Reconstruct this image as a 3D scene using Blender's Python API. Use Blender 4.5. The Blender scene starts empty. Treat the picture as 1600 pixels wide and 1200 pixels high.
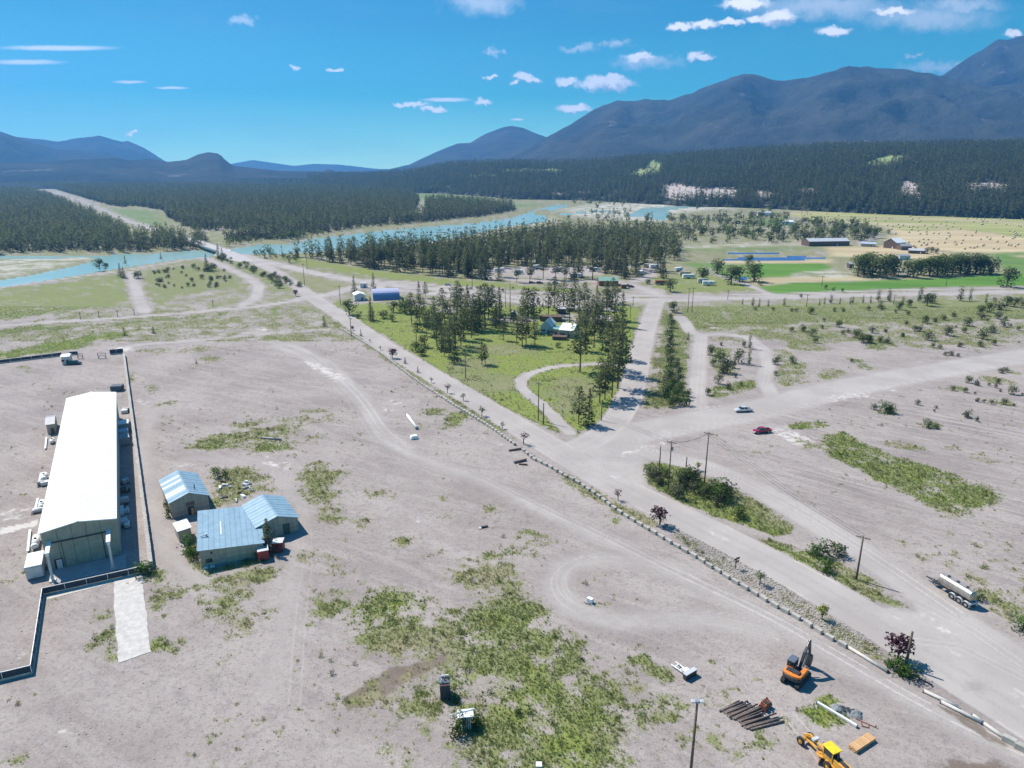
import bpy, bmesh, math, random
import numpy as np
from mathutils import Vector, Matrix
sc = bpy.context.scene
COL = sc.collection
random.seed(7)
RNG = np.random.default_rng(11)
# ------------------------------------------------------------------ camera
F = 1100.0; TH = math.radians(17.1); HC = 80.0
cd = bpy.data.cameras.new('camera'); cam = bpy.data.objects.new('camera', cd); COL.objects.link(cam)
cd.sensor_width = 36; cd.lens = F / 1600 * 36; cd.clip_start = 1; cd.clip_end = 90000
cam.location = (0, 0, HC); cam.rotation_euler = (math.pi / 2 - TH, 0, 0); sc.camera = cam
sc.view_settings.view_transform = 'Standard'; sc.view_settings.look = 'None'
sc.view_settings.gamma = 1; sc.view_settings.use_curve_mapping = False
sc.view_settings.exposure = 0.75
sc.render.engine = 'CYCLES'
sc.cycles.use_denoising = True
sc.cycles.max_bounces = 4; sc.cycles.diffuse_bounces = 3; sc.cycles.glossy_bounces = 2
sc.cycles.transmission_bounces = 2; sc.cycles.transparent_max_bounces = 6; sc.cycles.volume_bounces = 2
sc.cycles.caustics_reflective = False; sc.cycles.caustics_refractive = False

def ray(px, py):
    u = (px - 800) / F; v = (py - 600) / F
    return (u, math.cos(TH) - v * math.sin(TH), -math.sin(TH) - v * math.cos(TH))
def G(px, py, z=0.0):                      # photo pixel -> point on the plane at height z
    d = ray(px, py); t = (HC - z) / -d[2]
    return (d[0] * t, d[1] * t)
def at_dist(px, py, D):                    # photo pixel -> height at horizontal distance D
    d = ray(px, py); h = math.hypot(d[0], d[1])
    return (d[0] / h * D, d[1] / h * D, HC + d[2] / h * D)
def proj(x, y, z=0.0):
    zc = y * math.cos(TH) - (z - HC) * math.sin(TH); yc = y * math.sin(TH) + (z - HC) * math.cos(TH)
    return 800 + F * x / zc, 600 - F * yc / zc, F / zc
def height_of(px, py, pytop):              # metres of a vertical thing from its base and top rows
    x, y = G(px, py); lo, hi = 0.0, 60.0
    for _ in range(30):
        m = (lo + hi) / 2
        if proj(x, y, m)[1] > pytop: lo = m
        else: hi = m
    return lo

# ------------------------------------------------------------------ sun
SUN = Vector((-0.497, 0.363, 0.788)).normalized()
sl = bpy.data.lights.new('sun', 'SUN'); sl.energy = 4.6; sl.angle = math.radians(0.5); sl.color = (1.0, 0.94, 0.85)
so = bpy.data.objects.new('sun', sl); COL.objects.link(so)
so.rotation_euler = SUN.to_track_quat('Z', 'Y').to_euler(); so.location = (0, 0, 300)

# ------------------------------------------------------------------ node helper
class NT:
    def __init__(s, tree): s.t = tree; s.n = tree.nodes; s.l = tree.links
    def node(s, typ, **kw):
        n = s.n.new(typ)
        for k, v in kw.items(): setattr(n, k, v)
        return n
    def put(s, inp, v):
        if isinstance(v, bpy.types.NodeSocket): s.l.new(v, inp)
        elif v is not None:
            if inp.type == 'RGBA' and len(v) == 3: v = (*v, 1)
            inp.default_value = v
    def math(s, op, a, b=None, c=None, clamp=False):
        n = s.node('ShaderNodeMath', operation=op, use_clamp=clamp)
        s.put(n.inputs[0], a)
        if b is not None: s.put(n.inputs[1], b)
        if c is not None: s.put(n.inputs[2], c)
        return n.outputs[0]
    def vmath(s, op, a, b=None, c=None):
        n = s.node('ShaderNodeVectorMath', operation=op)
        s.put(n.inputs[0], a)
        if b is not None: s.put(n.inputs[1], b)
        if c is not None: s.put(n.inputs[2], c)
        return n.outputs[1] if op in ('LENGTH', 'DOT_PRODUCT') else n.outputs[0]
    def mix(s, f, a, b, blend='MIX'):
        n = s.node('ShaderNodeMix', data_type='RGBA', blend_type=blend)
        s.put(n.inputs[0], f); s.put(n.inputs[6], a); s.put(n.inputs[7], b)
        return n.outputs[2]
    def noise(s, scale, detail=2, rough=0.5, vec=None, dim='3D', dist=0.0):
        n = s.node('ShaderNodeTexNoise', noise_dimensions=dim)
        if vec is not None: s.l.new(vec, n.inputs['Vector'])
        n.inputs['Scale'].default_value = scale; n.inputs['Detail'].default_value = detail
        n.inputs['Roughness'].default_value = rough; n.inputs['Distortion'].default_value = dist
        return n.outputs['Fac']
    def ss(s, x, a, b, lo=0.0, hi=1.0):
        n = s.node('ShaderNodeMapRange', interpolation_type='SMOOTHSTEP')
        s.put(n.inputs[0], x); n.inputs[1].default_value = a; n.inputs[2].default_value = b
        n.inputs[3].default_value = lo; n.inputs[4].default_value = hi
        return n.outputs[0]
    def mapping(s, vec, scale=(1, 1, 1), rot=(0, 0, 0)):
        n = s.node('ShaderNodeMapping'); s.l.new(vec, n.inputs[0])
        n.inputs['Rotation'].default_value = rot; n.inputs['Scale'].default_value = scale
        return n.outputs[0]
    def attr(s, name, color=False):
        n = s.node('ShaderNodeAttribute', attribute_name=name)
        return n.outputs['Color'] if color else n.outputs['Fac']

# ------------------------------------------------------------------ sky
w = bpy.data.worlds.new('World'); sc.world = w; w.use_nodes = True
t = NT(w.node_tree); t.n.clear()
out = t.node('ShaderNodeOutputWorld'); bg = t.node('ShaderNodeBackground')
sky = t.node('ShaderNodeTexSky', sky_type='NISHITA'); sky.sun_disc = False
sky.sun_elevation = math.asin(SUN.z); sky.sun_rotation = math.atan2(SUN.x, SUN.y)
sky.altitude = 900; sky.air_density = 1.2; sky.dust_density = 0.3; sky.ozone_density = 3.0
tc = t.node('ShaderNodeTexCoord'); sep = t.node('ShaderNodeSeparateXYZ'); t.l.new(tc.outputs['Generated'], sep.inputs[0])
ramp = t.node('ShaderNodeValToRGB')
stops = [(0.0, (1.5, 2.6, 1.7)), (0.035, (0.8, 2.0, 1.5)), (0.09, (0.05, 1.08, 0.98)), (0.17, (0.0, 0.50, 0.74)),
         (0.28, (0.0, 0.27, 0.72)), (0.6, (0.01, 0.20, 0.55)), (1.0, (0.03, 0.16, 0.42))]
cr = ramp.color_ramp
while len(cr.elements) < len(stops): cr.elements.new(0.5)
for e, (p, c) in zip(cr.elements, stops): e.position = p; e.color = (*c, 1)
sepz = sep.outputs[2]
t.put(ramp.inputs[0], sepz)
nish = t.mix(1.0, sky.outputs[0], (0.03, 0.085, 0.10), 'MULTIPLY')
base = t.mix(0.93, nish, ramp.outputs[0])
# clouds: positions on the plane y = 1 in front of the valley
ay = t.math('MAXIMUM', sep.outputs[1], 0.02)
pa = t.math('DIVIDE', sep.outputs[0], ay); pb = t.math('DIVIDE', sepz, ay)
comb = t.node('ShaderNodeCombineXYZ'); t.l.new(pa, comb.inputs[0]); t.l.new(pb, comb.inputs[1])
cv = comb.outputs[0]
def ab(px, py):
    d = ray(px, py); return d[0] / d[1], d[2] / d[1]
wn = t.node('ShaderNodeTexNoise'); t.l.new(cv, wn.inputs['Vector']); wn.inputs['Scale'].default_value = 55
wn.inputs['Detail'].default_value = 6; wn.inputs['Roughness'].default_value = 0.62
off = t.vmath('SUBTRACT', wn.outputs['Color'], (0.5, 0.5, 0.5))
def group(cl, warp, shift=0.0):
    v = t.vmath('MULTIPLY_ADD', off, warp, cv); m = None
    if shift: v = t.vmath('ADD', v, (-.004, shift, 0))
    for (px, py, rx, ry, sh) in cl:
        a0, b0 = ab(px, py); a1, _ = ab(px + rx, py); _, b1 = ab(px, py - ry)
        sa = 1 / (a1 - a0); sb = 1 / (b1 - b0)
        q = v
        n1 = t.vmath('MULTIPLY_ADD', q, (sa, sb, 0), (-a0 * sa, -b0 * sb, 0))
        if sh:                                             # tilted clouds
            mp = t.node('ShaderNodeMapping'); t.l.new(n1, mp.inputs[0]); n1 = mp.outputs[0]
            # shear by rotating in scaled space
            mp.inputs['Rotation'].default_value = (0, 0, sh)
        L = t.vmath('LENGTH', n1)
        m = L if m is None else t.math('MINIMUM', m, L)
    return m
cum = [(948, 132, 48, 10, 0), (935, 124, 22, 9, 0), (962, 124, 16, 8, 0), (885, 129, 20, 7, 0), (998, 91, 25, 9, 0), (1003, 84, 12, 7, 0),
       (1085, 85, 13, 9, 0), (1100, 90, 18, 7, 0), (818, 121, 14, 7, 0), (830, 126, 17, 5, 0), (804, 130, 11, 4, 0), (898, 170, 25, 8, 0), (767, 121, 11, 3, 0),
       (753, 159, 13, 6, 0), (645, 163, 28, 4, 0.03), (678, 170, 22, 4, 0.03), (462, 107, 9, 3, 0), (525, 109, 11, 3, 0), (1062, 41, 21, 7, 0), (1100, 39, 22, 8, 0),
       (1140, 36, 22, 6, 0), (1180, 30, 18, 7, 0), (1302, 50, 26, 9, 0), (1215, 28, 30, 14, 0), (1165, 5, 40, 10, 0), (205, 208, 8, 3, 0), (1585, 53, 16, 7, 0), (1395, 18, 32, 7, 0)]
wisp = [(755, 3, 62, 24, 0), (1290, 10, 140, 22, 0), (1450, 28, 120, 22, 0.02), (1500, 8, 80, 14, 0), (380, 30, 22, 10, 0), (960, 67, 26, 8, 0), (905, 76, 32, 7, 0), (1470, 105, 70, 10, 0), (770, 81, 14, 6, 0),
        (1010, 97, 60, 12, 0), (1425, 86, 14, 4, 0)]
cont = [(90, 75, 100, 5, 0.004), (40, 97, 66, 5, 0.004), (202, 128, 30, 3, 0.0), (268, 137, 30, 2.6, 0.0), (697, 156, 42, 4, 0.0), (808, 187, 12, 2, 0)]
dc = group(cum, (0.034, 0.024, 0)); dc2 = group(cum, (0.034, 0.024, 0), .008); dw = group(wisp, (0.075, 0.03, 0)); dl = group(cont, (0.004, 0.003, 0))
mc = t.ss(dc, 1.25, 0.5); mw = t.ss(dw, 1.25, 0.1, 0, 0.62); ml = t.ss(dl, 1.15, 0.3, 0, 0.9)
fr = t.ss(sep.outputs[1], 0.1, 0.3)
cirr = t.ss(t.noise(3.2, 6, 0.65, t.mapping(cv, (1, 4.5, 1))), 0.45, 0.8, 0, 0.30)
shade = t.noise(34, 4, 0.6, cv)
ccol = t.mix(t.ss(t.math('ADD', t.math('SUBTRACT', dc2, dc), t.math('MULTIPLY', t.math('SUBTRACT', shade, .5), .9)), -.55, .35), (1.05, 1.12, 1.3), (2.5, 2.35, 2.25))  # sunlit upper-left edges and greyer undersides painted into the cloud colour
c1 = t.mix(t.math('MULTIPLY', cirr, fr), base, (0.35, 0.72, 0.9))
c2 = t.mix(t.math('MULTIPLY', mw, fr), c1, (1.7, 1.7, 1.75))
c3 = t.mix(t.math('MULTIPLY', ml, fr), c2, (2.4, 2.25, 2.2))
c4 = t.mix(t.math('MULTIPLY', mc, fr), c3, ccol)
t.l.new(c4, bg.inputs[0]); bg.inputs[1].default_value = 0.41
t.l.new(bg.outputs[0], out.inputs[0])

# ------------------------------------------------------------------ materials
MATS = {}
def mat(name, col, rough=0.7, metal=0.0, var=0.12, scale=1.5, bump=0.0, spec=0.3, coat=0.0, objvar=0.0):
    if name in MATS: return MATS[name]
    m = bpy.data.materials.new(name); m.use_nodes = True
    n = NT(m.node_tree); b = m.node_tree.nodes['Principled BSDF']
    b.inputs['Roughness'].default_value = rough; b.inputs['Metallic'].default_value = metal
    b.inputs['Specular IOR Level'].default_value = spec; b.inputs['Coat Weight'].default_value = coat
    tcn = n.node('ShaderNodeTexCoord')
    nz = n.noise(scale, 5, 0.65, tcn.outputs['Object'])
    f = n.ss(nz, 0.3, 0.7)
    dk = tuple(c * (1 - var) for c in col); lt = tuple(min(1, c * (1 + var)) for c in col)
    c = n.mix(f, dk, lt)
    if objvar:
        oi = n.node('ShaderNodeObjectInfo')
        c = n.mix(n.math('MULTIPLY', oi.outputs['Random'], objvar), c, tuple(x * 0.55 for x in col))
    n.put(b.inputs['Base Color'], c)
    if bump:
        bp = n.node('ShaderNodeBump'); bp.inputs['Strength'].default_value = bump; bp.inputs['Distance'].default_value = 0.05
        n.l.new(n.noise(scale * 6, 4, 0.6, tcn.outputs['Object']), bp.inputs['Height']); n.l.new(bp.outputs[0], b.inputs['Normal'])
    MATS[name] = m
    return m
def foliage(name, c1, c2, c3, hue=0.38):
    m = bpy.data.materials.new(name); m.use_nodes = True
    n = NT(m.node_tree); b = m.node_tree.nodes['Principled BSDF']
    b.inputs['Roughness'].default_value = 0.75; b.inputs['Specular IOR Level'].default_value = 0.15
    oi = n.node('ShaderNodeObjectInfo'); tcn = n.node('ShaderNodeTexCoord')
    nz = n.noise(1.1, 3, 0.6, tcn.outputs['Object'])
    c = n.mix(n.ss(nz, 0.35, 0.65), c1, c2)
    c = n.mix(n.math('MULTIPLY', n.ss(oi.outputs['Random'], 0.2, 1.0), 0.6), c, c3)
    c = n.mix(n.ss(oi.outputs['Random'], .75, .0, 0, .35), c, tuple(x * .5 for x in c1))
    n.put(b.inputs['Base Color'], c)
    tr = n.node('ShaderNodeBsdfTranslucent'); n.put(tr.inputs[0], c)
    mx = n.node('ShaderNodeMixShader'); mx.inputs[0].default_value = hue
    o = [k for k in n.n if k.type == 'OUTPUT_MATERIAL'][0]
    n.l.new(b.outputs[0], mx.inputs[1]); n.l.new(tr.outputs[0], mx.inputs[2]); n.l.new(mx.outputs[0], o.inputs[0])
    MATS[name] = m
    return m

# ------------------------------------------------------------------ mesh builder and tagging
class MB:
    def __init__(s): s.v = []; s.f = []; s.mi = []; s.cur = 0
    def add(s, vs, fs):
        o = len(s.v); s.v += [tuple(p) for p in vs]; s.f += [tuple(i + o for i in q) for q in fs]; s.mi += [s.cur] * len(fs)
        return s
    def box(s, c, d, rz=0.0, rx=0.0, ry=0.0, taper=1.0):
        M = Matrix.Rotation(rz, 3, 'Z') @ Matrix.Rotation(ry, 3, 'Y') @ Matrix.Rotation(rx, 3, 'X')
        vs = []
        for k in (-.5, .5):
            tp = taper if k > 0 else 1.0
            for (i, j) in ((-.5, -.5), (.5, -.5), (.5, .5), (-.5, .5)):
                p = M @ Vector((i * d[0] * tp, j * d[1] * tp, k * d[2])); vs.append((p.x + c[0], p.y + c[1], p.z + c[2]))
        return s.add(vs, [(3, 2, 1, 0), (4, 5, 6, 7), (0, 1, 5, 4), (1, 2, 6, 5), (2, 3, 7, 6), (3, 0, 4, 7)])
    def tube(s, a, b, r0, r1=None, n=8, cap=True):
        r1 = r0 if r1 is None else r1
        a = Vector(a); b = Vector(b); d = (b - a).normalized()
        x = d.orthogonal().normalized(); y = d.cross(x)
        vs = [a + (x * math.cos(k * 2 * math.pi / n) + y * math.sin(k * 2 * math.pi / n)) * r0 for k in range(n)]
        vs += [b + (x * math.cos(k * 2 * math.pi / n) + y * math.sin(k * 2 * math.pi / n)) * r1 for k in range(n)]
        fs = [(k, (k + 1) % n, n + (k + 1) % n, n + k) for k in range(n)]
        if cap: fs += [tuple(range(n - 1, -1, -1)), tuple(range(n, 2 * n))]
        return s.add(vs, fs)
    def ring(s, c, axis, R, r, wd, n=16):         # wheel like ring: outer R, inner r, width wd
        d = Vector(axis).normalized(); x = d.orthogonal().normalized(); y = d.cross(x); c = Vector(c); vs = []
        for (rr, ww) in ((r, -wd / 2), (R * .93, -wd / 2), (R, -wd / 2 * .6), (R, wd / 2 * .6), (R * .93, wd / 2), (r, wd / 2)):
            for k in range(n):
                a = k * 2 * math.pi / n; vs.append(c + d * ww + (x * math.cos(a) + y * math.sin(a)) * rr)
        fs = []
        for q in range(5):
            for k in range(n): fs.append((q * n + k, q * n + (k + 1) % n, (q + 1) * n + (k + 1) % n, (q + 1) * n + k))
        return s.add(vs, fs)
    def prism(s, pts, y0, y1):                     # profile in x,z pushed along y
        n = len(pts)
        vs = [(p[0], y0, p[1]) for p in pts] + [(p[0], y1, p[1]) for p in pts]
        fs = [(k, (k + 1) % n, n + (k + 1) % n, n + k) for k in range(n)] + [tuple(range(n - 1, -1, -1)), tuple(range(n, 2 * n))]
        return s.add(vs, fs)
    def quad(s, a, b, c, d): return s.add([a, b, c, d], [(0, 1, 2, 3)])
    def mesh(s, name, mats, smooth=False):
        me = bpy.data.meshes.new(name); me.from_pydata(s.v, [], s.f)
        if not isinstance(mats, (list, tuple)): mats = [mats]
        for m in mats: me.materials.append(m)
        if len(mats) > 1: me.polygons.foreach_set('material_index', s.mi)
        if smooth: me.polygons.foreach_set('use_smooth', [True] * len(s.f))
        me.update()
        bm = bmesh.new(); bm.from_mesh(me); bmesh.ops.recalc_face_normals(bm, faces=bm.faces)
        bm.to_mesh(me); bm.free()
        return me
    def crown(s, name, mats):
        me = s.mesh(name, mats, True); nv = len(me.vertices); co = np.empty(nv * 3, np.float32); me.vertices.foreach_get('co', co); co = co.reshape(-1, 3)
        nr = co * [1, 1, .45]; nr[:, 2] += .10 - .45 * float(co[:, 2].mean()) + .0; r_ = np.random.default_rng(1).normal(0, .32, co.shape) * np.abs(nr).max(1, keepdims=True).mean(); nr = nr + r_; nr[:, 2] += .05; nr /= np.maximum(np.linalg.norm(nr, axis=1, keepdims=True), 1e-6)
        me.normals_split_custom_set_from_vertices(nr.tolist()); return me
    def obj(s, name, mats, parent=None, smooth=False, bevel=0.0):
        o = bpy.data.objects.new(name, s.mesh(name, mats, smooth)); COL.objects.link(o); o.parent = parent
        if bevel:
            bv = o.modifiers.new('bevel', 'BEVEL'); bv.width = bevel; bv.segments = 2; bv.limit_method = 'ANGLE'
        return o
def tag(o, label=None, cat=None, group=None, kind=None):
    if label: o['label'] = label
    if cat: o['category'] = cat
    if group: o['group'] = group
    if kind: o['kind'] = kind
    return o
def thing(name, label, cat, loc=(0, 0, 0), rz=0.0, group=None):
    o = bpy.data.objects.new(name, None); COL.objects.link(o); o.empty_display_size = 0.5
    if len(loc) == 2: loc = (loc[0], loc[1], 0)
    o.location = loc; o.rotation_euler = (0, 0, rz)
    return tag(o, label, cat, group)
def copy_tree(root, loc, rz=0.0, s=None, label=None, group=None):
    def cp(o, par):
        c = o.copy(); COL.objects.link(c); c.parent = par
        for ch in kids.get(o.name, ()): cp(ch, c)
        return c
    kids = KIDS.setdefault(root.name, None)
    if kids is None:
        kids = {}
        def walk(o):
            kids[o.name] = list(o.children)
            for ch in o.children: walk(ch)
        walk(root); KIDS[root.name] = kids
    r = cp(root, None)
    if len(loc) == 2: loc = (loc[0], loc[1], 0)
    r.location = loc; r.rotation_euler = (0, 0, rz)
    if s is not None: r.scale = (s, s, s) if not isinstance(s, (tuple, list)) else s
    if label: r['label'] = label
    if group: r['group'] = group
    return r
KIDS = {}
# ================================================================== GROUND
def vnoise(x, y, seed=0):
    xi = np.floor(x).astype(np.int64); yi = np.floor(y).astype(np.int64); fx = x - xi; fy = y - yi
    fx = fx * fx * (3 - 2 * fx); fy = fy * fy * (3 - 2 * fy)
    def h(a, b):
        n = (a * 374761393 + b * 668265263 + seed * 1442695041) & 0xffffffff
        n = ((n ^ (n >> 13)) * 1274126177) & 0xffffffff
        return ((n ^ (n >> 16)) & 0xffff) / 65535.0
    return (h(xi, yi) * (1 - fx) + h(xi + 1, yi) * fx) * (1 - fy) + (h(xi, yi + 1) * (1 - fx) + h(xi + 1, yi + 1) * fx) * fy
def fbm(x, y, seed=0, o=3):
    s = 0; a = 0.5; t_ = 0
    for k in range(o): s = s + a * vnoise(x * 2 ** k, y * 2 ** k, seed + k); t_ += a; a *= 0.5
    return s / t_
ST = 2.5
rows = np.concatenate([np.arange(265.5, 330, 1.6), np.arange(330, 1262, ST)])
pxs = np.concatenate([np.arange(-1500, -30, 35.0), np.arange(-30, 1632, ST), np.arange(1640, 3100, 35.0)])
Yr = np.array([G(800, r)[1] for r in rows])
Yr = np.concatenate([Yr, np.arange(Yr[-1] - 6, -160, -12.0)])
zc = np.maximum(Yr * math.cos(TH) + HC * math.sin(TH), 78.0)
GY = np.repeat(Yr[:, None], len(pxs), 1); GX = (pxs[None, :] - 800) / F * zc[:, None]
nR, nC = GX.shape
X = GX.ravel(); Y = GY.ravel()
CELL = np.maximum(ST * (Y * Y + 6400) / (HC * F) * 0.5, 0.15)
PXX = np.repeat(pxs[None, :], nR, 0).ravel()
vfull = (Y * math.sin(TH) - HC * math.cos(TH)) / np.maximum(Y * math.cos(TH) + HC * math.sin(TH), 1)
PYY = 600 - F * vfull
near = np.clip(600 / np.maximum(Y, 1), 0.1, 1)
WX = (vnoise(X / 7, Y / 7, 5) - .5) * 3.0 + (vnoise(X / 28, Y / 28, 6) - .5) * 7
WY = (vnoise(X / 7, Y / 7, 7) - .5) * 3.0 + (vnoise(X / 28, Y / 28, 8) - .5) * 7
def sdist(pts, warp=0.0, line=None, z=0.0):
    """signed distance (inside > 0) in metres to a polygon, or line half width minus distance"""
    W = np.array([G(*p, z) for p in pts]); P = np.array(pts, float)
    m = 45 + 0
    sel = np.where((PXX > P[:, 0].min() - m) & (PXX < P[:, 0].max() + m) & (PYY > P[:, 1].min() - m * .8) & (PYY < P[:, 1].max() + m))[0]
    x = X[sel] + WX[sel] * warp; y = Y[sel] + WY[sel] * warp
    d2 = np.full(len(sel), 1e18); n = len(W); ins = np.zeros(len(sel), bool)
    for i in range(n if line is None else n - 1):
        a = W[i]; b = W[(i + 1) % n]; e = b - a; L = max((e * e).sum(), 1e-9)
        tt = np.clip(((x - a[0]) * e[0] + (y - a[1]) * e[1]) / L, 0, 1)
        dx = x - a[0] - tt * e[0]; dy = y - a[1] - tt * e[1]; d2 = np.minimum(d2, dx * dx + dy * dy)
        if line is None:
            c = ((a[1] > y) != (b[1] > y)) & (x < (b[0] - a[0]) * (y - a[1]) / ((b[1] - a[1]) or 1e-9) + a[0]); ins ^= c
    d = np.sqrt(d2)
    return sel, (np.where(ins, d, -d) if line is None else line - d)
N = len(X)
grass = np.zeros(N); green = np.full(N, 0.35); road = np.zeros(N); chalk = np.zeros(N); dark = np.zeros(N); field = np.zeros((N, 4)); H = np.zeros(N)
def lay(arr, pts, s=1.0, f=1.0, warp=0.0, line=None, mode='max', z=0.0):
    sel, d = sdist(pts, warp, line, z); ff = np.maximum(f, CELL[sel])
    m = np.clip(0.5 + d / (2 * ff), 0, 1) * s
    if mode == 'max': arr[sel] = np.maximum(arr[sel], m)
    elif mode == 'erase': arr[sel] = arr[sel] * (1 - m)
    elif mode == 'set': mm = m / max(s, 1e-6); arr[sel] = arr[sel] * (1 - mm) + s * mm
    return sel, m
def ell(cx, cy, rx, ry, n=12, rot=0.0):
    r = []
    for k in range(n):
        a = 2 * math.pi * k / n; x = rx * math.cos(a); y = ry * math.sin(a)
        r.append((cx + x * math.cos(rot) - y * math.sin(rot), cy + x * math.sin(rot) + y * math.cos(rot)))
    return r
def gr(pts, s=1.0, gv=0.5, f=1.5, warp=0.5):
    if s < .9: s = min(.9, s + .10)
    sel, m = lay(grass, pts, s, f * (2.2 if s < .92 else 1), warp); k = np.clip(m / max(s, .01), 0, 1); green[sel] = green[sel] * (1 - k) + gv * k
# ---- far ground is wood floor, bushland in the valley
far = (Y > 520)
grass[far] = np.maximum(grass[far], 0.75); green[far] = 0.30
midr = (Y > 330) & (X > -260)
grass[midr] = np.maximum(grass[midr], 0.55)
# ---- left fields
gr([(-400, 470), (0, 450), (100, 440), (200, 428), (206, 470), (160, 480), (60, 492), (0, 500), (-400, 520)], .80, .55, 3, 1)
gr([(213, 425), (330, 411), (392, 447), (340, 452), (300, 462), (240, 480), (222, 450)], .80, .45, 3, 1)
gr([(330, 395), (470, 450), (440, 458), (400, 440), (335, 405)], .85, .5, 3, 1)
gr([(-200, 525), (0, 514), (110, 507), (250, 498), (350, 489), (352, 493), (250, 503), (110, 514), (0, 522), (-200, 535)], .85, .55, 2, .4)
gr([(-200, 590), (0, 547), (60, 536), (130, 524), (200, 516), (235, 516), (160, 532), (120, 545), (60, 554), (0, 563), (-200, 600)], .70, .75, 2, .7)
gr(ell(430, 486, 14, 5), .7, .6); gr(ell(25, 579, 22, 6), .5, .3); gr([(225, 545), (330, 537), (350, 546), (300, 551), (230, 553)], .42, .2, 2, 1)
gr(ell(330, 562, 20, 5), .6, .35); gr(ell(300, 572, 16, 4), .55, .3); gr(ell(265, 631, 14, 5), .7, .5); gr(ell(237, 606, 9, 5), .65, .4); gr(ell(203, 592, 4, 8), .5, .3)
gr([(310, 690), (370, 668), (430, 655), (480, 640), (520, 638), (530, 655), (480, 665), (500, 690), (440, 690), (380, 705), (330, 700)], .50, .35, 3, 1.2)
gr([(312, 688), (345, 680), (380, 690), (370, 700), (315, 698)], .8, .55, 1.5, .6); gr(ell(430, 699, 24, 8), .85, .65); gr(ell(395, 660, 50, 6, rot=-.1), .6, .35); gr(ell(480, 682, 25, 6), .5, .25)
gr(ell(355, 683, 26, 7), .6, .4); gr(ell(497, 642, 30, 4), .55, .4)
gr([(470, 728), (500, 724), (520, 735), (540, 730), (548, 740), (530, 745), (520, 760), (530, 790), (525, 815), (505, 812), (490, 790), (474, 765)], .75, .4, 1.5, .7)
gr(ell(570, 768, 35, 13, rot=.1), .42, .2, 2, 1); gr(ell(705, 660, 22, 8), .75, .55); gr(ell(670, 646, 18, 6), .62, .55); gr(ell(715, 652, 12, 9), .8, .6); gr(ell(665, 670, 12, 4), .5, .4)
gr([(326, 735), (345, 728), (400, 728), (425, 745), (430, 768), (395, 778), (335, 795), (332, 760)], .68, .38, 1.2, .4)
gr(ell(268, 770, 7, 25, rot=-.25), .75, .6, .8, .2); gr([(278, 835), (300, 845), (310, 870), (318, 895), (300, 885), (283, 860)], .8, .55, .8, .3)
gr([(315, 896), (412, 874), (470, 850), (455, 862), (420, 880), (330, 900)], .8, .6, .8, .3); gr(ell(470, 815, 6, 28, rot=-.4), .5, .3)
gr([(226, 905), (235, 880), (255, 900), (275, 920), (330, 905), (400, 892), (450, 885), (452, 895), (420, 910), (360, 925), (300, 935), (270, 940), (255, 955), (258, 965), (235, 965), (228, 940)], .62, .42, 1, .5)
gr(ell(265, 1008, 30, 13), .8, .55, .8, .3); gr([(300, 930), (420, 920), (445, 950), (440, 975), (400, 985), (380, 1000), (360, 1035), (340, 1030), (350, 990), (320, 960)], .50, .35, 1.5, .8)
gr(ell(420, 955, 24, 18), .72, .5, 1, .5); gr([(150, 985), (165, 975), (178, 990), (182, 1030), (172, 1033), (160, 1012), (130, 1018), (135, 1005)], .65, .5, .8, .4)
gr(ell(152, 960, 14, 8), .5, .35); gr(ell(75, 940, 8, 28), .55, .35, 1, .3); gr(ell(30, 1196, 14, 8), .5, .3)
gr([(538, 850), (560, 835), (600, 825), (608, 812), (580, 806), (545, 815), (560, 825), (535, 843)], .35, .25)
# ---- bottom centre weeds
gr([(488, 935), (520, 915), (560, 912), (600, 920), (640, 935), (672, 942), (680, 955), (720, 955), (740, 935), (790, 920), (830, 945), (860, 985), (900, 1005), (935, 1030), (960, 1060), (1000, 1080), (1060, 1100), (1050, 1120),
    (990, 1130), (960, 1160), (990, 1200), (1000, 1290), (720, 1290), (690, 1180), (660, 1130), (640, 1100), (615, 1075), (590, 1060), (600, 1030), (560, 1010), (540, 980), (500, 950)], .64, .5, 2.5, 1)
gr([(560, 925), (600, 920), (660, 940), (668, 955), (620, 965), (560, 955)], .82, .6, 1, .6); gr([(550, 990), (600, 980), (690, 980), (700, 1000), (640, 1020), (590, 1020)], .78, .30, 1, .6)
gr([(690, 965), (760, 960), (830, 985), (850, 1010), (780, 1040), (720, 1010)], .74, .5, 1, .6); gr([(740, 1050), (800, 1040), (870, 1060), (930, 1110), (940, 1180), (900, 1230), (830, 1180), (780, 1130)], .82, .62, 1.5, .8)
gr([(655, 870), (690, 865), (720, 885), (800, 880), (860, 850), (858, 842), (800, 862), (780, 855), (740, 870)], .6, .5, 1, .6); gr([(690, 890), (740, 880), (800, 900), (800, 930), (740, 940), (700, 915)], .66, .3, 1.5, .6)
gr(ell(470, 870, 20, 9), .5, .4); gr(ell(520, 880, 30, 14), .42, .4); gr(ell(640, 843, 12, 5), .5, .5); gr(ell(570, 815, 26, 7), .4, .3); gr(ell(625, 1165, 30, 18), .55, .5); gr(ell(765, 800, 12, 6), .4, .3); gr(ell(700, 805, 16, 5), .35, .25)
gr([(975, 1025), (1000, 1018), (1035, 1030), (1048, 1055), (1040, 1068), (1010, 1045), (990, 1035)], .8, .6, .8, .4); gr(ell(1012, 1020, 14, 5), .5, .5); gr([(1030, 1100), (1060, 1110), (1062, 1124), (1030, 1120)], .7, .6); gr(ell(925, 1025, 22, 16), .7, .6, 1, .4)
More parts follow.
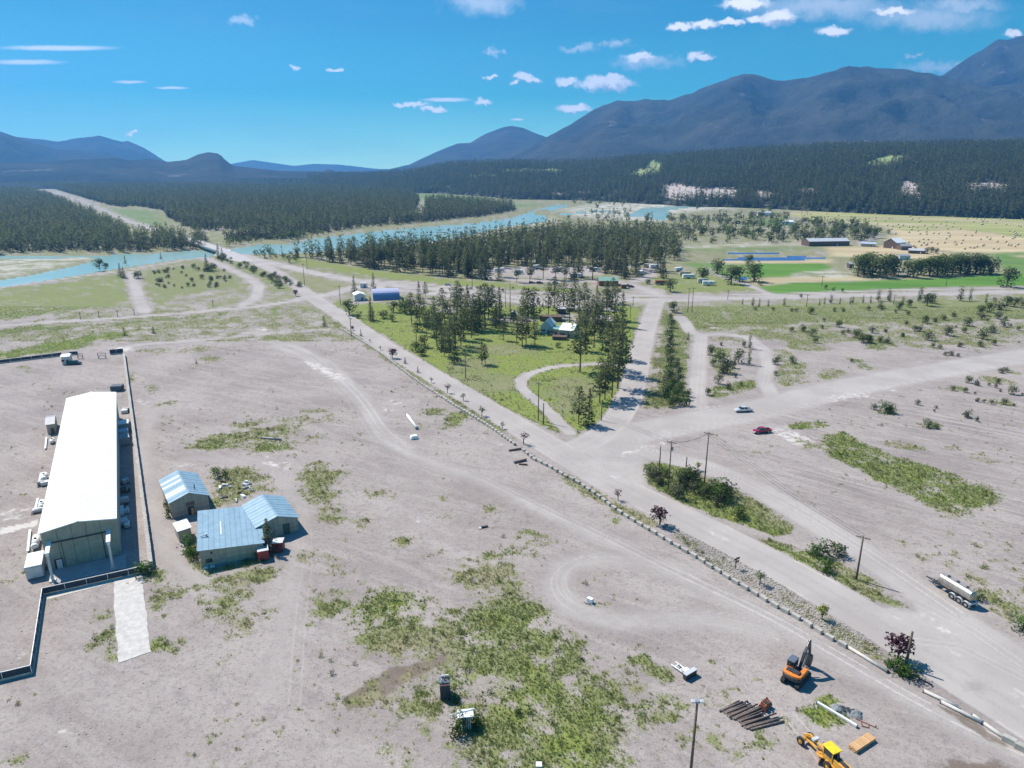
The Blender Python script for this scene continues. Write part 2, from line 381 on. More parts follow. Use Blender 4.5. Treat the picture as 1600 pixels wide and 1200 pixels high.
gr(ell(1110, 1180, 90, 18), .42, .45, 1.5, .6); gr(ell(1200, 1170, 18, 20), .7, .55, .8, .4); gr(ell(1120, 1090, 30, 9), .40, .25); gr([(1258, 1110), (1300, 1092), (1325, 1110), (1330, 1130), (1300, 1150), (1262, 1145)], .9, .72, .6, .3); gr(ell(825, 845, 34, 14), .6, .4, 1, .5); gr(ell(826, 875, 12, 6), .6, .5)
gr(ell(940, 943, 8, 5), .6, .3); gr(ell(953, 809, 10, 4), .6, .4); gr(ell(1225, 1130, 14, 8), .6, .5); gr(ell(405, 1190, 20, 10), .6, .4)
gr(ell(705, 803, 8, 4), .5, .4); gr(ell(697, 779, 6, 3), .7, .4)
# ---- roadside strip beside the block wall
strip = [(530, 510), (560, 520), (640, 563), (700, 603), (760, 648), (800, 676), (806, 690), (770, 672), (700, 628), (620, 573), (540, 522)]
gr(strip, .85, .42, 1, .3)
gr([(700, 612), (770, 655), (790, 672), (760, 660), (700, 622)], .8, .5, 1, .3)
gr([(868, 735), (900, 748), (960, 778), (1010, 802), (1035, 820), (1020, 822), (960, 795), (900, 765)], .82, .22, 1, .3)
gr([(1040, 822), (1100, 850), (1200, 905), (1290, 965), (1380, 1018), (1390, 1030), (1350, 1020), (1280, 985), (1180, 920), (1080, 860)], .50, .28, 1, .3)
gr([(1300, 975), (1370, 1010), (1390, 1035), (1350, 1025), (1300, 995)], .8, .45, 1, .3)
# ---- central meadow
gr([(545, 470), (640, 478), (720, 480), (860, 478), (935, 490), (998, 500), (985, 560), (968, 620), (948, 665), (915, 684), (892, 684), (850, 668), (800, 644), (750, 621), (700, 589), (650, 556), (612, 531), (560, 504), (545, 496), (535, 486)], .97, .72, 1.5, .15)
for (a, b, rx, ry) in ((770, 600, 60, 14), (700, 590, 30, 10), (780, 545, 50, 8), (900, 610, 40, 20), (740, 570, 40, 10), (880, 640, 30, 12)):
    sel, d = sdist(ell(a, b, rx, ry), 1.0); k = np.clip(.5 + d / 8, 0, 1) * .7; green[sel] = green[sel] * (1 - k) + 0.18 * k
gr([(920, 482), (975, 478), (1000, 482), (998, 500), (975, 505), (930, 505)], .96, .8, 1, .1)
gr([(490, 478), (545, 470), (560, 478), (540, 490), (520, 484)], .9, .6, 1, .2)
gr([(512, 503), (530, 503), (538, 510), (518, 511)], .8, .5)
gr([(432, 422), (500, 434), (552, 443), (540, 450), (500, 458), (480, 458), (462, 445)], .92, .28, 1.5, .2)
gr([(440, 398), (520, 412), (600, 424), (700, 436), (800, 443), (900, 452), (900, 459), (800, 450), (700, 445), (620, 437), (530, 425), (445, 408)], .95, .66, 2, .4)
gr([(1010, 430), (1130, 430), (1200, 455), (1060, 458), (1020, 450)], .9, .6, 2, .4); gr([(1090, 440), (1150, 438), (1198, 452), (1100, 458)], .95, .6, 1)
# strip east of the vertical road
gr([(1032, 480), (1048, 486), (1044, 540), (1038, 600), (1060, 636), (1006, 638), (1008, 590), (1018, 530)], .78, .45, 1, .2)
sel, d = sdist([(1030, 505), (1024, 560), (1018, 620)], 0.3, 2.2); k = np.clip(.5 + d / 3, 0, 1); grass[sel] *= (1 - k * .45)
gr([(1045, 490), (1072, 500), (1082, 560), (1078, 628), (1040, 630)], .78, .5, 1.5, .4)
# right scrubland
gr([(1048, 478), (1200, 474), (1400, 470), (1800, 462), (1800, 505), (1550, 498), (1460, 508), (1380, 505), (1330, 510), (1290, 503), (1230, 512), (1160, 512), (1080, 514), (1062, 500)], .84, .5, 2, .8)
gr([(1060, 505), (1200, 505), (1290, 510), (1330, 530), (1290, 548), (1240, 545), (1205, 530), (1160, 515)], .66, .42, 2, 1)
gr([(1330, 500), (1500, 500), (1640, 505), (1640, 530), (1500, 545), (1430, 545), (1340, 520)], .50, .38, 3, 1.4)
gr([(1205, 545), (1230, 548), (1260, 570), (1262, 598), (1225, 606), (1205, 595)], .62, .42, 1.5, .7); gr(ell(1290, 585, 26, 9), .5, .28); gr([(1320, 555), (1345, 563), (1365, 575), (1340, 578)], .6, .5); gr(ell(1375, 540, 26, 10), .68, .5)
gr([(1095, 612), (1140, 597), (1180, 595), (1185, 602), (1150, 618), (1110, 622)], .85, .55, 1, .4); gr([(1110, 540), (1140, 545), (1155, 580), (1130, 590), (1110, 570)], .5, .45, 1, .5)
gr([(1003, 727), (1020, 718), (1050, 718), (1095, 733), (1150, 762), (1200, 795), (1245, 822), (1245, 832), (1210, 835), (1175, 822), (1120, 808), (1060, 785), (1015, 757)], .94, .62, .8, .25)
gr([(1050, 716), (1100, 730), (1190, 778), (1260, 822), (1245, 835), (1180, 800), (1100, 755)], .7, .3, 1, .4)
gr([(1180, 842), (1215, 845), (1270, 858), (1310, 870), (1350, 905), (1395, 935), (1420, 945), (1395, 955), (1340, 935), (1290, 912), (1240, 885), (1195, 860)], .88, .58, .8, .3)
gr([(1295, 880), (1340, 890), (1420, 940), (1400, 952), (1340, 925)], .55, .3, 1, .4)
gr([(1285, 682), (1320, 675), (1345, 690), (1400, 712), (1480, 738), (1562, 765), (1562, 778), (1510, 806), (1480, 803), (1420, 775), (1360, 748), (1300, 715)], .90, .6, 1, .3)
gr([(1232, 664), (1260, 659), (1290, 660), (1298, 667), (1270, 672), (1240, 672)], .9, .62, .7, .2); gr([(1240, 680), (1300, 700), (1260, 700)], .4, .3)
gr([(1420, 845), (1480, 870), (1560, 920), (1640, 990), (1640, 1030), (1590, 990), (1540, 940), (1500, 905), (1440, 868)], .58, .28, 1.5, .6)
gr([(1500, 830), (1640, 880), (1640, 940), (1560, 880)], .38, .3, 2, .8); gr([(1540, 850), (1640, 900), (1640, 990), (1590, 940)], .40, .3, 2, .8)
gr([(1330, 780), (1480, 790), (1520, 830), (1420, 840)], .12, .2, 3, 1); gr(ell(1535, 716, 50, 6, rot=.35), .42, .2); gr(ell(1400, 790, 20, 5, rot=.3), .3, .3)
for (a, b, rx, ry) in ((1380, 640, 22, 6), (1450, 665, 20, 6), (1512, 612, 40, 6), (1570, 628, 30, 6), (1560, 595, 30, 6), (1570, 580, 30, 4), (1420, 698, 40, 4)):
    gr(ell(a, b, rx, ry, rot=.15), .5, .3, 1, .5)
# ---- crops and hay
def fld(pts, ch, s=1.0, f=2.0, warp=0.2):
    sel, d = sdist(pts, warp); ff = np.maximum(f, CELL[sel] * .7); k = np.clip(.5 + d / (2 * ff), 0, 1) * s
    for c in range(4): field[sel, c] = field[sel, c] * (1 - k)
    field[sel, ch] += k
# channel 0 green crop, 1 dry hay, 2 yellow green hay, 3 pale river gravel
fld([(560, 304), (640, 302), (700, 303), (740, 307), (800, 319), (840, 318), (838, 322), (790, 326), (740, 319), (690, 314), (640, 309)], 0, .55)
HAY = [(1222, 334), (1260, 330), (1330, 329), (1450, 332), (1600, 338), (1950, 352), (1950, 412), (1600, 393), (1550, 395), (1490, 393), (1420, 387), (1385, 376), (1400, 365), (1380, 352), (1330, 348), (1290, 345)]
fld(HAY, 1)
fld([(1222, 334), (1330, 329), (1600, 338), (1950, 352), (1950, 385), (1600, 372), (1560, 365), (1500, 358), (1420, 361), (1380, 352), (1290, 345)], 2)
fld([(1280, 338), (1450, 340), (1600, 346), (1600, 351), (1440, 346), (1280, 342)], 1, .6); fld([(1350, 347), (1500, 352), (1480, 356), (1380, 353)], 1, .7)
fld([(1165, 413), (1200, 411), (1285, 411), (1300, 418), (1285, 424), (1230, 432), (1168, 434)], 0)
fld([(1190, 448), (1240, 441), (1330, 440), (1430, 436), (1600, 427), (1950, 415), (1950, 440), (1600, 446), (1480, 448), (1330, 454), (1220, 459), (1200, 456)], 0)
fld([(1170, 436), (1260, 432), (1330, 432), (1400, 434), (1430, 434), (1330, 439), (1240, 441), (1185, 447)], 1, .7); fld([(1240, 426), (1300, 422), (1335, 428), (1330, 434), (1240, 434)], 3, .5)
fld([(1545, 396), (1600, 394), (1950, 412), (1950, 420), (1600, 425), (1565, 418)], 0, .75); fld([(1580, 398), (1700, 404), (1700, 408), (1590, 402)], 1, .6)
fld([(1100, 362), (1200, 342), (1225, 341), (1225, 352), (1160, 352), (1120, 358)], 0, .7); fld([(1020, 384), (1130, 386), (1290, 386), (1250, 390), (1120, 392), (1040, 392)], 0, .4)
fld([(1065, 411), (1100, 410), (1165, 414), (1165, 440), (1100, 425)], 0, .7); fld([(1130, 407), (1300, 405), (1300, 411), (1130, 412)], 1, .8)
fld([(1290, 386), (1400, 384), (1500, 398), (1500, 408), (1380, 402), (1300, 400)], 1, .9)
fld([(880, 326), (960, 316), (1060, 312), (1190, 314), (1185, 322), (1060, 332), (1030, 347), (960, 342), (900, 338)], 3, .75, 4, 1)
fld([(480, 384), (600, 376), (700, 366), (800, 350), (860, 338), (880, 346), (800, 362), (700, 380), (600, 388), (500, 392)], 3, .45, 4, 1)
fld([(0, 405), (60, 403), (142, 401), (145, 405), (110, 412), (50, 425), (0, 434), (-200, 450), (-200, 412)], 3, .5, 2, .5)
fld([(165, 325), (240, 330), (258, 356), (230, 352), (190, 340)], 0, .5); fld([(205, 358), (250, 364), (300, 372), (270, 374), (215, 366)], 2, .6); fld([(650, 312), (665, 320), (660, 340), (648, 338)], 3, .4)
fld([(1000, 384), (1060, 383), (1200, 378), (1290, 376), (1290, 382), (1100, 388), (1000, 388)], 3, .35, 3, .6)
# ---- water levels
RIV = [[(-700, 470), (-300, 420), (0, 397), (100, 397.5), (150, 396), (230, 393), (300, 389), (345, 388), (400, 380), (450, 378), (485, 370), (540, 364), (600, 357), (650, 353), (700, 349), (750, 345), (800, 338), (835, 326), (860, 320), (890, 317.5),
        (889, 322), (862, 330), (852, 337), (862, 344), (830, 350), (790, 354), (740, 366), (700, 374), (600, 386), (500, 393), (450, 395), (400, 396), (330, 400), (280, 405), (200, 416), (100, 433), (0, 448), (-300, 480), (-700, 560)],
       [(966, 336), (990, 330), (1000, 324), (1050, 320.5), (1120, 319), (1180, 316), (1180, 318.5), (1080, 324), (1047, 328), (1045, 340), (1036, 346), (1020, 342), (1000, 339)],
       [(1060, 316), (1190, 314.3), (1190, 315.8), (1060, 318)], [(385, 291), (450, 290), (452, 293), (390, 293.5)], [(305, 284), (362, 286), (360, 288), (310, 287)],
       [(870, 333), (920, 328), (965, 327), (965, 330), (920, 332), (880, 337)], [(1000, 383.5), (1100, 383), (1100, 385.5), (1000, 386)]]
PON = [[(1135, 392), (1200, 390), (1262, 391), (1250, 394), (1190, 396), (1135, 396)], [(1120, 402), (1170, 399), (1250, 397), (1290, 399), (1292, 403), (1240, 406), (1180, 407.5), (1130, 406)], [(1152, 430), (1170, 429), (1170, 436), (1155, 436)]]
bar = [(-700, 470), (-200, 425), (0, 405), (80, 403), (142, 401), (146, 404), (110, 413), (50, 426), (0, 434), (-300, 465), (-700, 530)]
isl = [(836, 329), (846, 327), (858, 328), (860, 331), (845, 335), (836, 333)]
wat = np.full(N, -1e6); pond = np.full(N, -1e6)
for p in RIV:
    sel, d = sdist(p, 0.4); wat[sel] = np.maximum(wat[sel], d)
for p in (bar, isl):
    sel, d = sdist(p, 0.3); wat[sel] = np.minimum(wat[sel], -d)
for p in PON:
    sel, d = sdist(p, 0.2); pond[sel] = np.maximum(pond[sel], d)
# ---- roads (a class for each, so that every road is its own piece of ground)
CLS = ['ground', 'highway', 'side_road', 'gravel_road', 'gravel_path', 'hay_field', 'crop_field', 'river', 'pond', 'levee_road', 'concrete_slab']
cls = np.zeros(N, int); rdist = np.full(N, -1e6)
HWY = [(-60, 290), (75, 297), (130, 315), (200, 345), (260, 364), (300, 376), (345, 390), (400, 405), (450, 417), (500, 428), (560, 439), (640, 448), (720, 456), (800, 463), (900, 467.5), (1000, 469.5), (1100, 467), (1200, 465), (1300, 462), (1400, 460), (1500, 458), (1600, 456), (1900, 449)]
def rd(pts, hw, name, s=1.0, f=0.6):
    sel, d = sdist(pts, 0.04, hw); ff = np.maximum(f, CELL[sel] * .6); m = np.clip(.5 + d / (2 * ff), 0, 1) * s
    road[sel] = np.maximum(road[sel], m); grass[sel] *= 1 - np.clip(.5 + (d + .5) / (2 * ff), 0, 1)
    for c in range(4): field[sel, c] *= 1 - m
    k = sel[d > 0]; cls[k[cls[k] == 0]] = CLS.index(name)
SIDE = [(488, 464), (505, 476), (530, 491), (600, 540), (700, 601), (760, 637), (800, 661), (865, 700), (950, 752), (1050, 800), (1150, 850), (1250, 903), (1350, 962), (1450, 1026), (1550, 1088), (1700, 1180)]
VERT = [(1027, 470), (1020, 485), (1011, 510), (1001, 550), (992, 590), (980, 630), (960, 660), (925, 690), (880, 706)]
rd(HWY, 6.0, 'highway'); rd([(575, 437), (640, 442), (700, 448), (800, 455), (900, 460), (1000, 462.5), (1100, 461.5), (1200, 460), (1300, 456), (1400, 453), (1600, 449), (1900, 442)], 2.6, 'gravel_path', .85)
rd([(385, 402), (430, 424), (465, 447), (490, 465)], 5, 'side_road'); rd([(470, 466), (520, 459), (552, 449), (590, 448)], 5, 'side_road'); rd([(560, 449), (640, 455), (720, 463), (800, 470), (880, 477), (950, 484)], 5, 'gravel_road', .8)
rd(SIDE, 5.2, 'side_road'); rd(VERT, 4.6, 'side_road')
rd([(930, 694), (965, 680), (1040, 668), (1120, 652), (1200, 636), (1300, 610), (1400, 590), (1500, 573), (1600, 556), (1800, 530)], 9, 'gravel_road', .85, 3)
rd([(985, 690), (1000, 705), (1100, 728), (1180, 762), (1250, 802), (1340, 858), (1420, 915), (1490, 965), (1560, 1025), (1700, 1130)], 4.5, 'gravel_road', .8, 1.5)
sel, d = sdist([(1400, 915), (1470, 925), (1600, 1010), (1700, 1090), (1640, 1130), (1450, 1010), (1330, 940), (1420, 950)], .2); k = np.clip(.5 + d / 3, 0, 1); road[sel] = np.maximum(road[sel], k * .7); grass[sel] *= 1 - k
sel, d = sdist([(880, 690), (1010, 670), (1010, 720), (1015, 770), (960, 745)], .2); k = np.clip(.5 + d / 4, 0, 1); road[sel] = np.maximum(road[sel], k * .7); grass[sel] *= 1 - k
rd([(975, 571), (930, 569), (895, 570), (860, 574), (830, 583), (812, 594), (815, 606), (830, 620), (848, 634), (868, 655), (890, 676)], 2.0, 'gravel_path', .9)
rd([(1062, 495), (1070, 505), (1078, 518), (1095, 523), (1130, 522), (1170, 527), (1192, 545), (1200, 570), (1192, 592), (1205, 618)], 3.2, 'gravel_path', .8, 1.2); rd([(1095, 523), (1092, 560), (1089, 600), (1090, 635)], 3.6, 'gravel_path', .75, 1.2)
rd([(-400, 545), (0, 509), (100, 502), (200, 496), (300, 488), (400, 479), (480, 467)], 3.0, 'side_road', .95); rd([(205, 425), (210, 445), (218, 470), (226, 487)], 4, 'gravel_path', .7)
rd([(-400, 500), (0, 448), (60, 440), (130, 431), (200, 421), (260, 411), (318, 401)], 3.2, 'levee_road', .8); rd([(318, 402), (350, 416), (385, 432), (405, 446), (400, 465), (380, 476)], 4, 'gravel_path', .8, 1.5)
rd([(1100, 418), (1125, 430), (1160, 442), (1200, 458)], 2.6, 'gravel_path', .8); rd([(1365, 367), (1372, 371), (1350, 377), (1345, 382)], 3, 'gravel_path', .8)
rd([(1035, 463), (1015, 455), (985, 445), (960, 440), (900, 440), (820, 438), (760, 433)], 5, 'gravel_road', .7, 2); rd([(990, 440), (1020, 430), (1010, 420), (960, 415), (860, 420)], 4, 'gravel_road', .6, 2)
rd([(258, 372), (330, 358), (420, 359)], 3, 'gravel_path', .7)
for (a, b, rx, ry) in ((800, 500, 40, 6), (900, 497, 45, 7), (560, 472, 14, 5), (700, 486, 22, 5), (850, 425, 100, 10), (1010, 455, 30, 6)):
    sel, d = sdist(ell(a, b, rx, ry), .6); k = np.clip(.5 + d / 4, 0, 1); grass[sel] *= 1 - k * .7; road[sel] = np.maximum(road[sel], k * .45)
# ---- yard and lot: compacted tracks, pale patches, dark patches
def trk(pts, hw, s, f=1.0, warp=.1): 
    sel, d = sdist(pts, warp, hw); m = np.clip(.5 + d / (2 * np.maximum(f, CELL[sel])), 0, 1) * s; road[sel] = np.maximum(road[sel], m); grass[sel] *= 1 - m * .8
rut = np.zeros(N)
def ruts(pts, s=.6, off=0.9, hw=.30):
    W = [G(*p) for p in pts]
    if len(W) > 3:
        for _ in range(2):
            n_w = [W[0]]
            for a, b in zip(W[:-1], W[1:]): n_w += [(a[0] * .75 + b[0] * .25, a[1] * .75 + b[1] * .25), (a[0] * .25 + b[0] * .75, a[1] * .25 + b[1] * .75)]
            W = n_w + [W[-1]]
    for sd in (-off, off):
        q = []
        for i, p in enumerate(W):
            a = W[max(i - 1, 0)]; b = W[min(i + 1, len(W) - 1)]; l = math.hypot(b[0] - a[0], b[1] - a[1])
            q.append(proj(p[0] - (b[1] - a[1]) / l * sd, p[1] + (b[0] - a[0]) / l * sd)[:2])
        sel, d = sdist(q, .02, hw); m_ = np.clip(.5 + d / (2 * np.maximum(.3, CELL[sel])), 0, 1) * s
        rut[sel] = np.where(np.abs(m_) > np.abs(rut[sel]), m_, rut[sel])
        if s > 0 and hw < .4:
            m_ = np.clip(.5 + (d + .55) / (2 * np.maximum(.3, CELL[sel])), 0, 1) * s * -.55; rut[sel] = np.where((np.abs(m_) > np.abs(rut[sel])), m_, rut[sel])
trk([(430, 540), (470, 555), (540, 600), (575, 640), (590, 680), (640, 710), (740, 745), (850, 800), (960, 850), (1080, 910), (1200, 965), (1330, 1040), (1450, 1110), (1600, 1180)], 3.0, .66, 2.4)
trk([(390, 530), (460, 540), (520, 570), (570, 620), (600, 670), (640, 700)], 2.2, .66, 1.8)
trk([(200, 540), (300, 532), (430, 520), (510, 514)], 3, .7, 1.8); trk([(270, 645), (240, 640), (220, 700), (235, 790), (260, 860), (320, 910)], 3, .55, 2)
trk([(300, 715), (400, 722), (440, 745), (475, 800), (460, 880), (445, 960), (420, 1080)], 3.0, .5, 2.5)
lp = [(1190, 985), (1100, 965), (960, 970), (890, 950), (865, 915), (880, 885), (930, 872), (1000, 876), (1080, 895)]
ruts(lp, .38, 1.1, .38); ruts(lp, .3, 2.3, .3); ruts([(1190, 975), (1100, 955), (980, 962), (900, 945), (872, 915), (885, 880), (940, 866)], .45); trk(lp, 3.8, .58, 2.2)
ruts([(640, 700), (740, 740), (850, 795), (960, 845), (1080, 905), (1200, 960), (1330, 1035), (1450, 1105), (1600, 1175)], .7, .8); ruts([(650, 690), (760, 735), (870, 790), (1000, 850), (1120, 915)], .5, .9)
ruts([(430, 530), (480, 550), (545, 600), (580, 640), (600, 675), (650, 705)], .7, 1.0); ruts([(420, 535), (500, 575), (560, 640), (590, 690)], .5, 1.0)
ruts([(990, 692), (1120, 664), (1240, 640), (1400, 600), (1600, 565)], .6, 1.0); ruts([(1010, 700), (1130, 735), (1230, 785), (1330, 845), (1420, 905), (1500, 960)], .7, .9)
ruts([(1090, 640), (1093, 600), (1096, 560), (1100, 528)], .6, .9); ruts([(1195, 600), (1203, 570), (1190, 545), (1160, 532), (1110, 528)], .6, .8)
ruts([(460, 1100), (470, 950), (485, 860), (470, 780), (440, 745), (400, 728)], .4, .9); ruts(SIDE, .5, 4.9, .5); ruts(SIDE, -.26, 1.5, .8); ruts(VERT, -.26, 1.5, .7); ruts(VERT, .5, 4.2, .5); ruts(HWY, -.3, 2.0, 1.2); sel, d = sdist([(1505, 1062), (1540, 1066), (1530, 1082), (1500, 1078)], .3); rut[sel] = np.minimum(rut[sel], -np.clip(.5 + d / 1.5, 0, 1) * .5)
for (a, b, c_, e_) in ((1180, 868, 14, 4), (1330, 955, 22, 6), (930, 742, 16, 4), (700, 603, 10, 3), (1420, 1010, 20, 6), (1000, 560, 5, 8), (1080, 818, 10, 3), (250, 760, 40, 18), (620, 740, 50, 12), (120, 1080, 70, 22), (1000, 980, 60, 12), (60, 640, 30, 20), (720, 690, 36, 8)):
    sel, d = sdist(ell(a, b, c_, e_), .8); rut[sel] = np.minimum(rut[sel], -np.clip(.5 + d / 3, 0, 1) * .24)
ruts([(240, 560), (262, 620), (240, 650)], .4, .9)
ruts([(1230, 1115), (1260, 1150), (1290, 1190), (1330, 1260)], .5, 1.0); ruts([(0, 700), (40, 640), (90, 600), (140, 560)], .4, 1.0)
for q in ([(1010, 725), (960, 700), (985, 680), (1090, 668)], [(900, 745), (970, 715), (1090, 690)], [(1420, 1000), (1500, 1010), (1600, 1060)], [(1430, 940), (1520, 985), (1600, 1040)]): ruts(q, .5, .8)
def ck(pts, s=1.0, f=3.0, warp=.9): lay(chalk, pts, s * .85, f, warp)
for (a, b, rx, ry, s, ro) in ((495, 578, 26, 6, .8, .45), (525, 590, 14, 4, .9, .4), (505, 586, 30, 5, .6, .5), (408, 512, 14, 4, .8, 0), (200, 543, 22, 3, .9, 0), (440, 728, 26, 5, .8, .1), (415, 716, 16, 3, .6, 0), (225, 630, 14, 6, .6, 0), (608, 642, 10, 3, .7, .6),
                              (618, 628, 10, 3, .7, .6), (300, 728, 28, 3, .7, -.1), (360, 520, 60, 3, .55, -.05), (560, 585, 12, 2, .5, 0), (114, 1140, 16, 3, .8, -.3), (20, 1020, 22, 8, .6, -.3), (1468, 980, 10, 12, .8, -.6), (1440, 955, 16, 5, .6, .5), (1395, 945, 20, 4, .5, .3),
                              (985, 700, 26, 5, .6, -.2), (1020, 695, 30, 4, .6, -.25), (970, 745, 12, 5, .5, 0), (1330, 620, 40, 6, .6, -.1), (1250, 685, 34, 9, .75, .2), (1225, 672, 14, 5, .7, 0), (1395, 608, 14, 3, .7, .3), (1185, 720, 20, 4, .4, .2), (1100, 640, 30, 4, .5, -.1),
                              (1500, 770, 20, 3, .5, .3), (1440, 745, 60, 2.5, .55, .38), (1380, 715, 60, 3, .7, .36), (775, 700, 14, 3, .6, 0), (655, 815, 30, 8, .35, 0), (30, 800, 34, 12, .55, -.2), (60, 760, 20, 10, .3, 0), (1350, 905, 30, 4, .5, .45), (1130, 835, 14, 5, .5, .4), (1600, 1090, 50, 12, .5, .5),
                              (60, 680, 12, 4, .5, 0), (90, 620, 20, 5, .3, .1), (820, 770, 40, 4, .3, .45), (1200, 1000, 30, 4, .4, .4), (470, 405, 16, 4, .6, .1), (540, 415, 14, 3, .6, .1), (895, 597, 12, 3, .6, 0), (912, 590, 10, 4, .6, 0), (893, 608, 8, 3, .5, 0)):
    ck(ell(a, b, rx, ry, rot=ro), s)
ck([(0, 825), (60, 812), (60, 822), (0, 836)], .9, .3, .1)
lay(dark, [(535, 1080), (600, 1040), (690, 1018), (700, 1030), (640, 1055), (580, 1090), (545, 1098)], .9, .8, .5); lay(dark, [(480, 745), (500, 740), (530, 800), (515, 812)], .4, 1, .4); lay(dark, ell(600, 1000, 45, 12), .55, 1, .5); lay(dark, ell(690, 1020, 24, 8), .5, 1, .5)
lay(dark, [(1560, 1115), (1500, 1120), (1440, 1100), (1520, 1140), (1600, 1185)], .0, 1, .3); lay(dark, ell(370, 545, 60, 5), .35, 2, 1); lay(dark, ell(640, 600, 60, 14, rot=.5), .30, 3, 1); lay(dark, [(1296, 632), (1330, 615), (1345, 622), (1320, 635)], .35, 1, .4)
lay(dark, ell(1130, 1260, 240, 40), 0, 2, .2); lay(dark, ell(780, 820, 60, 20), .25, 2, 1); lay(dark, ell(700, 870, 60, 14), .22, 2, 1)
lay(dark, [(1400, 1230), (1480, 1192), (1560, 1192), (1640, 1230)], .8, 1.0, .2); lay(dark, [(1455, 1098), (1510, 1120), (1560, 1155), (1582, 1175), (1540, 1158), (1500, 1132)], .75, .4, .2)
gr([(535, 1085), (600, 1045), (690, 1015), (705, 1030), (640, 1060), (580, 1095)], .5, .12, 1, .5)
# concrete apron and pad
pad = []
sel, d = sdist([(177, 906), (222, 895), (229, 925), (234, 1000), (236, 1020), (207, 1032), (187, 1037), (181, 980)], 0.0); k = np.clip(.5 + d / .6, 0, 1); grass[sel] *= 1 - k
# ---- strewn relief of the bare land: long raked rows right of the road
furrow = np.zeros(N); sel, d = sdist([(1110, 700), (1210, 640), (1300, 640), (1640, 600), (1640, 960), (1560, 900), (1440, 850), (1300, 810), (1180, 735)], .5); furrow[sel] = np.clip(.5 + d / 10, 0, 1)
# ---- clumpy modulation of the weeds, shared by the shader and the tufts
cl = fbm(X / 5.0, Y / 5.0, 21, 3) - .5; cl2 = vnoise(X / 1.3, Y / 1.3, 31) - .5
nearw = np.clip((330 - Y) / 120, 0.0, 1)
gm = grass + (cl * 1.3 + cl2 * .55 * nearw) * np.clip(grass * 3, 0, 1) * np.where(grass > .9, .35, 1)
speck = (fbm(X / 18, Y / 18, 77, 3) > .56) & (vnoise(X / 1.1, Y / 1.1, 78) > .84) & (road < .2) & (Y < 330) & (Y > 60)
gm = np.where(speck, np.maximum(gm, .55), gm)
grass = np.clip(gm, 0, 1)
# the shallow lie of the land
H = (fbm(X / 45, Y / 45, 3, 3) - .5) * .5 * np.clip(1 - np.abs(road), 0, 1) * np.clip((700 - Y) / 200, 0, 1) * np.clip((Y + 0) / 60, 0, 1) * 0.0
wl = np.maximum(wat, pond)
bankw = np.maximum(3.0, CELL * .6)
H = H - 1.3 * np.clip((wl + bankw) / bankw, 0, 1)
cls[(field[:, 0] > .5) & (cls == 0)] = CLS.index('crop_field'); cls[((field[:, 1] + field[:, 2]) > .5) & (PXX > 1200) & (PYY < 400) & (cls == 0)] = CLS.index('hay_field')
cls[wat > 0] = CLS.index('river'); cls[pond > 0] = CLS.index('pond')
nearbridge = (PXX > 262) & (PXX < 352) & (PYY > 350) & (PYY < 402)

def arr2mesh(name, V, Fq, attrs, material):
    me = bpy.data.meshes.new(name)
    me.vertices.add(len(V)); me.vertices.foreach_set('co', V.astype(np.float32).ravel())
    me.loops.add(Fq.size); me.loops.foreach_set('vertex_index', Fq.astype(np.int32).ravel())
    me.polygons.add(len(Fq)); me.polygons.foreach_set('loop_start', np.arange(0, Fq.size, 4, dtype=np.int32))
    try: me.polygons.foreach_set('loop_total', np.full(len(Fq), 4, dtype=np.int32))
    except Exception: pass
    for k, a in attrs.items():
        if a.ndim == 1:
            at = me.attributes.new(k, 'FLOAT', 'POINT'); at.data.foreach_set('value', a.astype(np.float32))
        else:
            at = me.attributes.new(k, 'FLOAT_COLOR', 'POINT'); at.data.foreach_set('color', a.astype(np.float32).ravel())
    me.polygons.foreach_set('use_smooth', np.ones(len(Fq), bool)); me.materials.append(material)
    me.update(calc_edges=True); me.validate()
    o = bpy.data.objects.new(name, me); COL.objects.link(o)
    return o

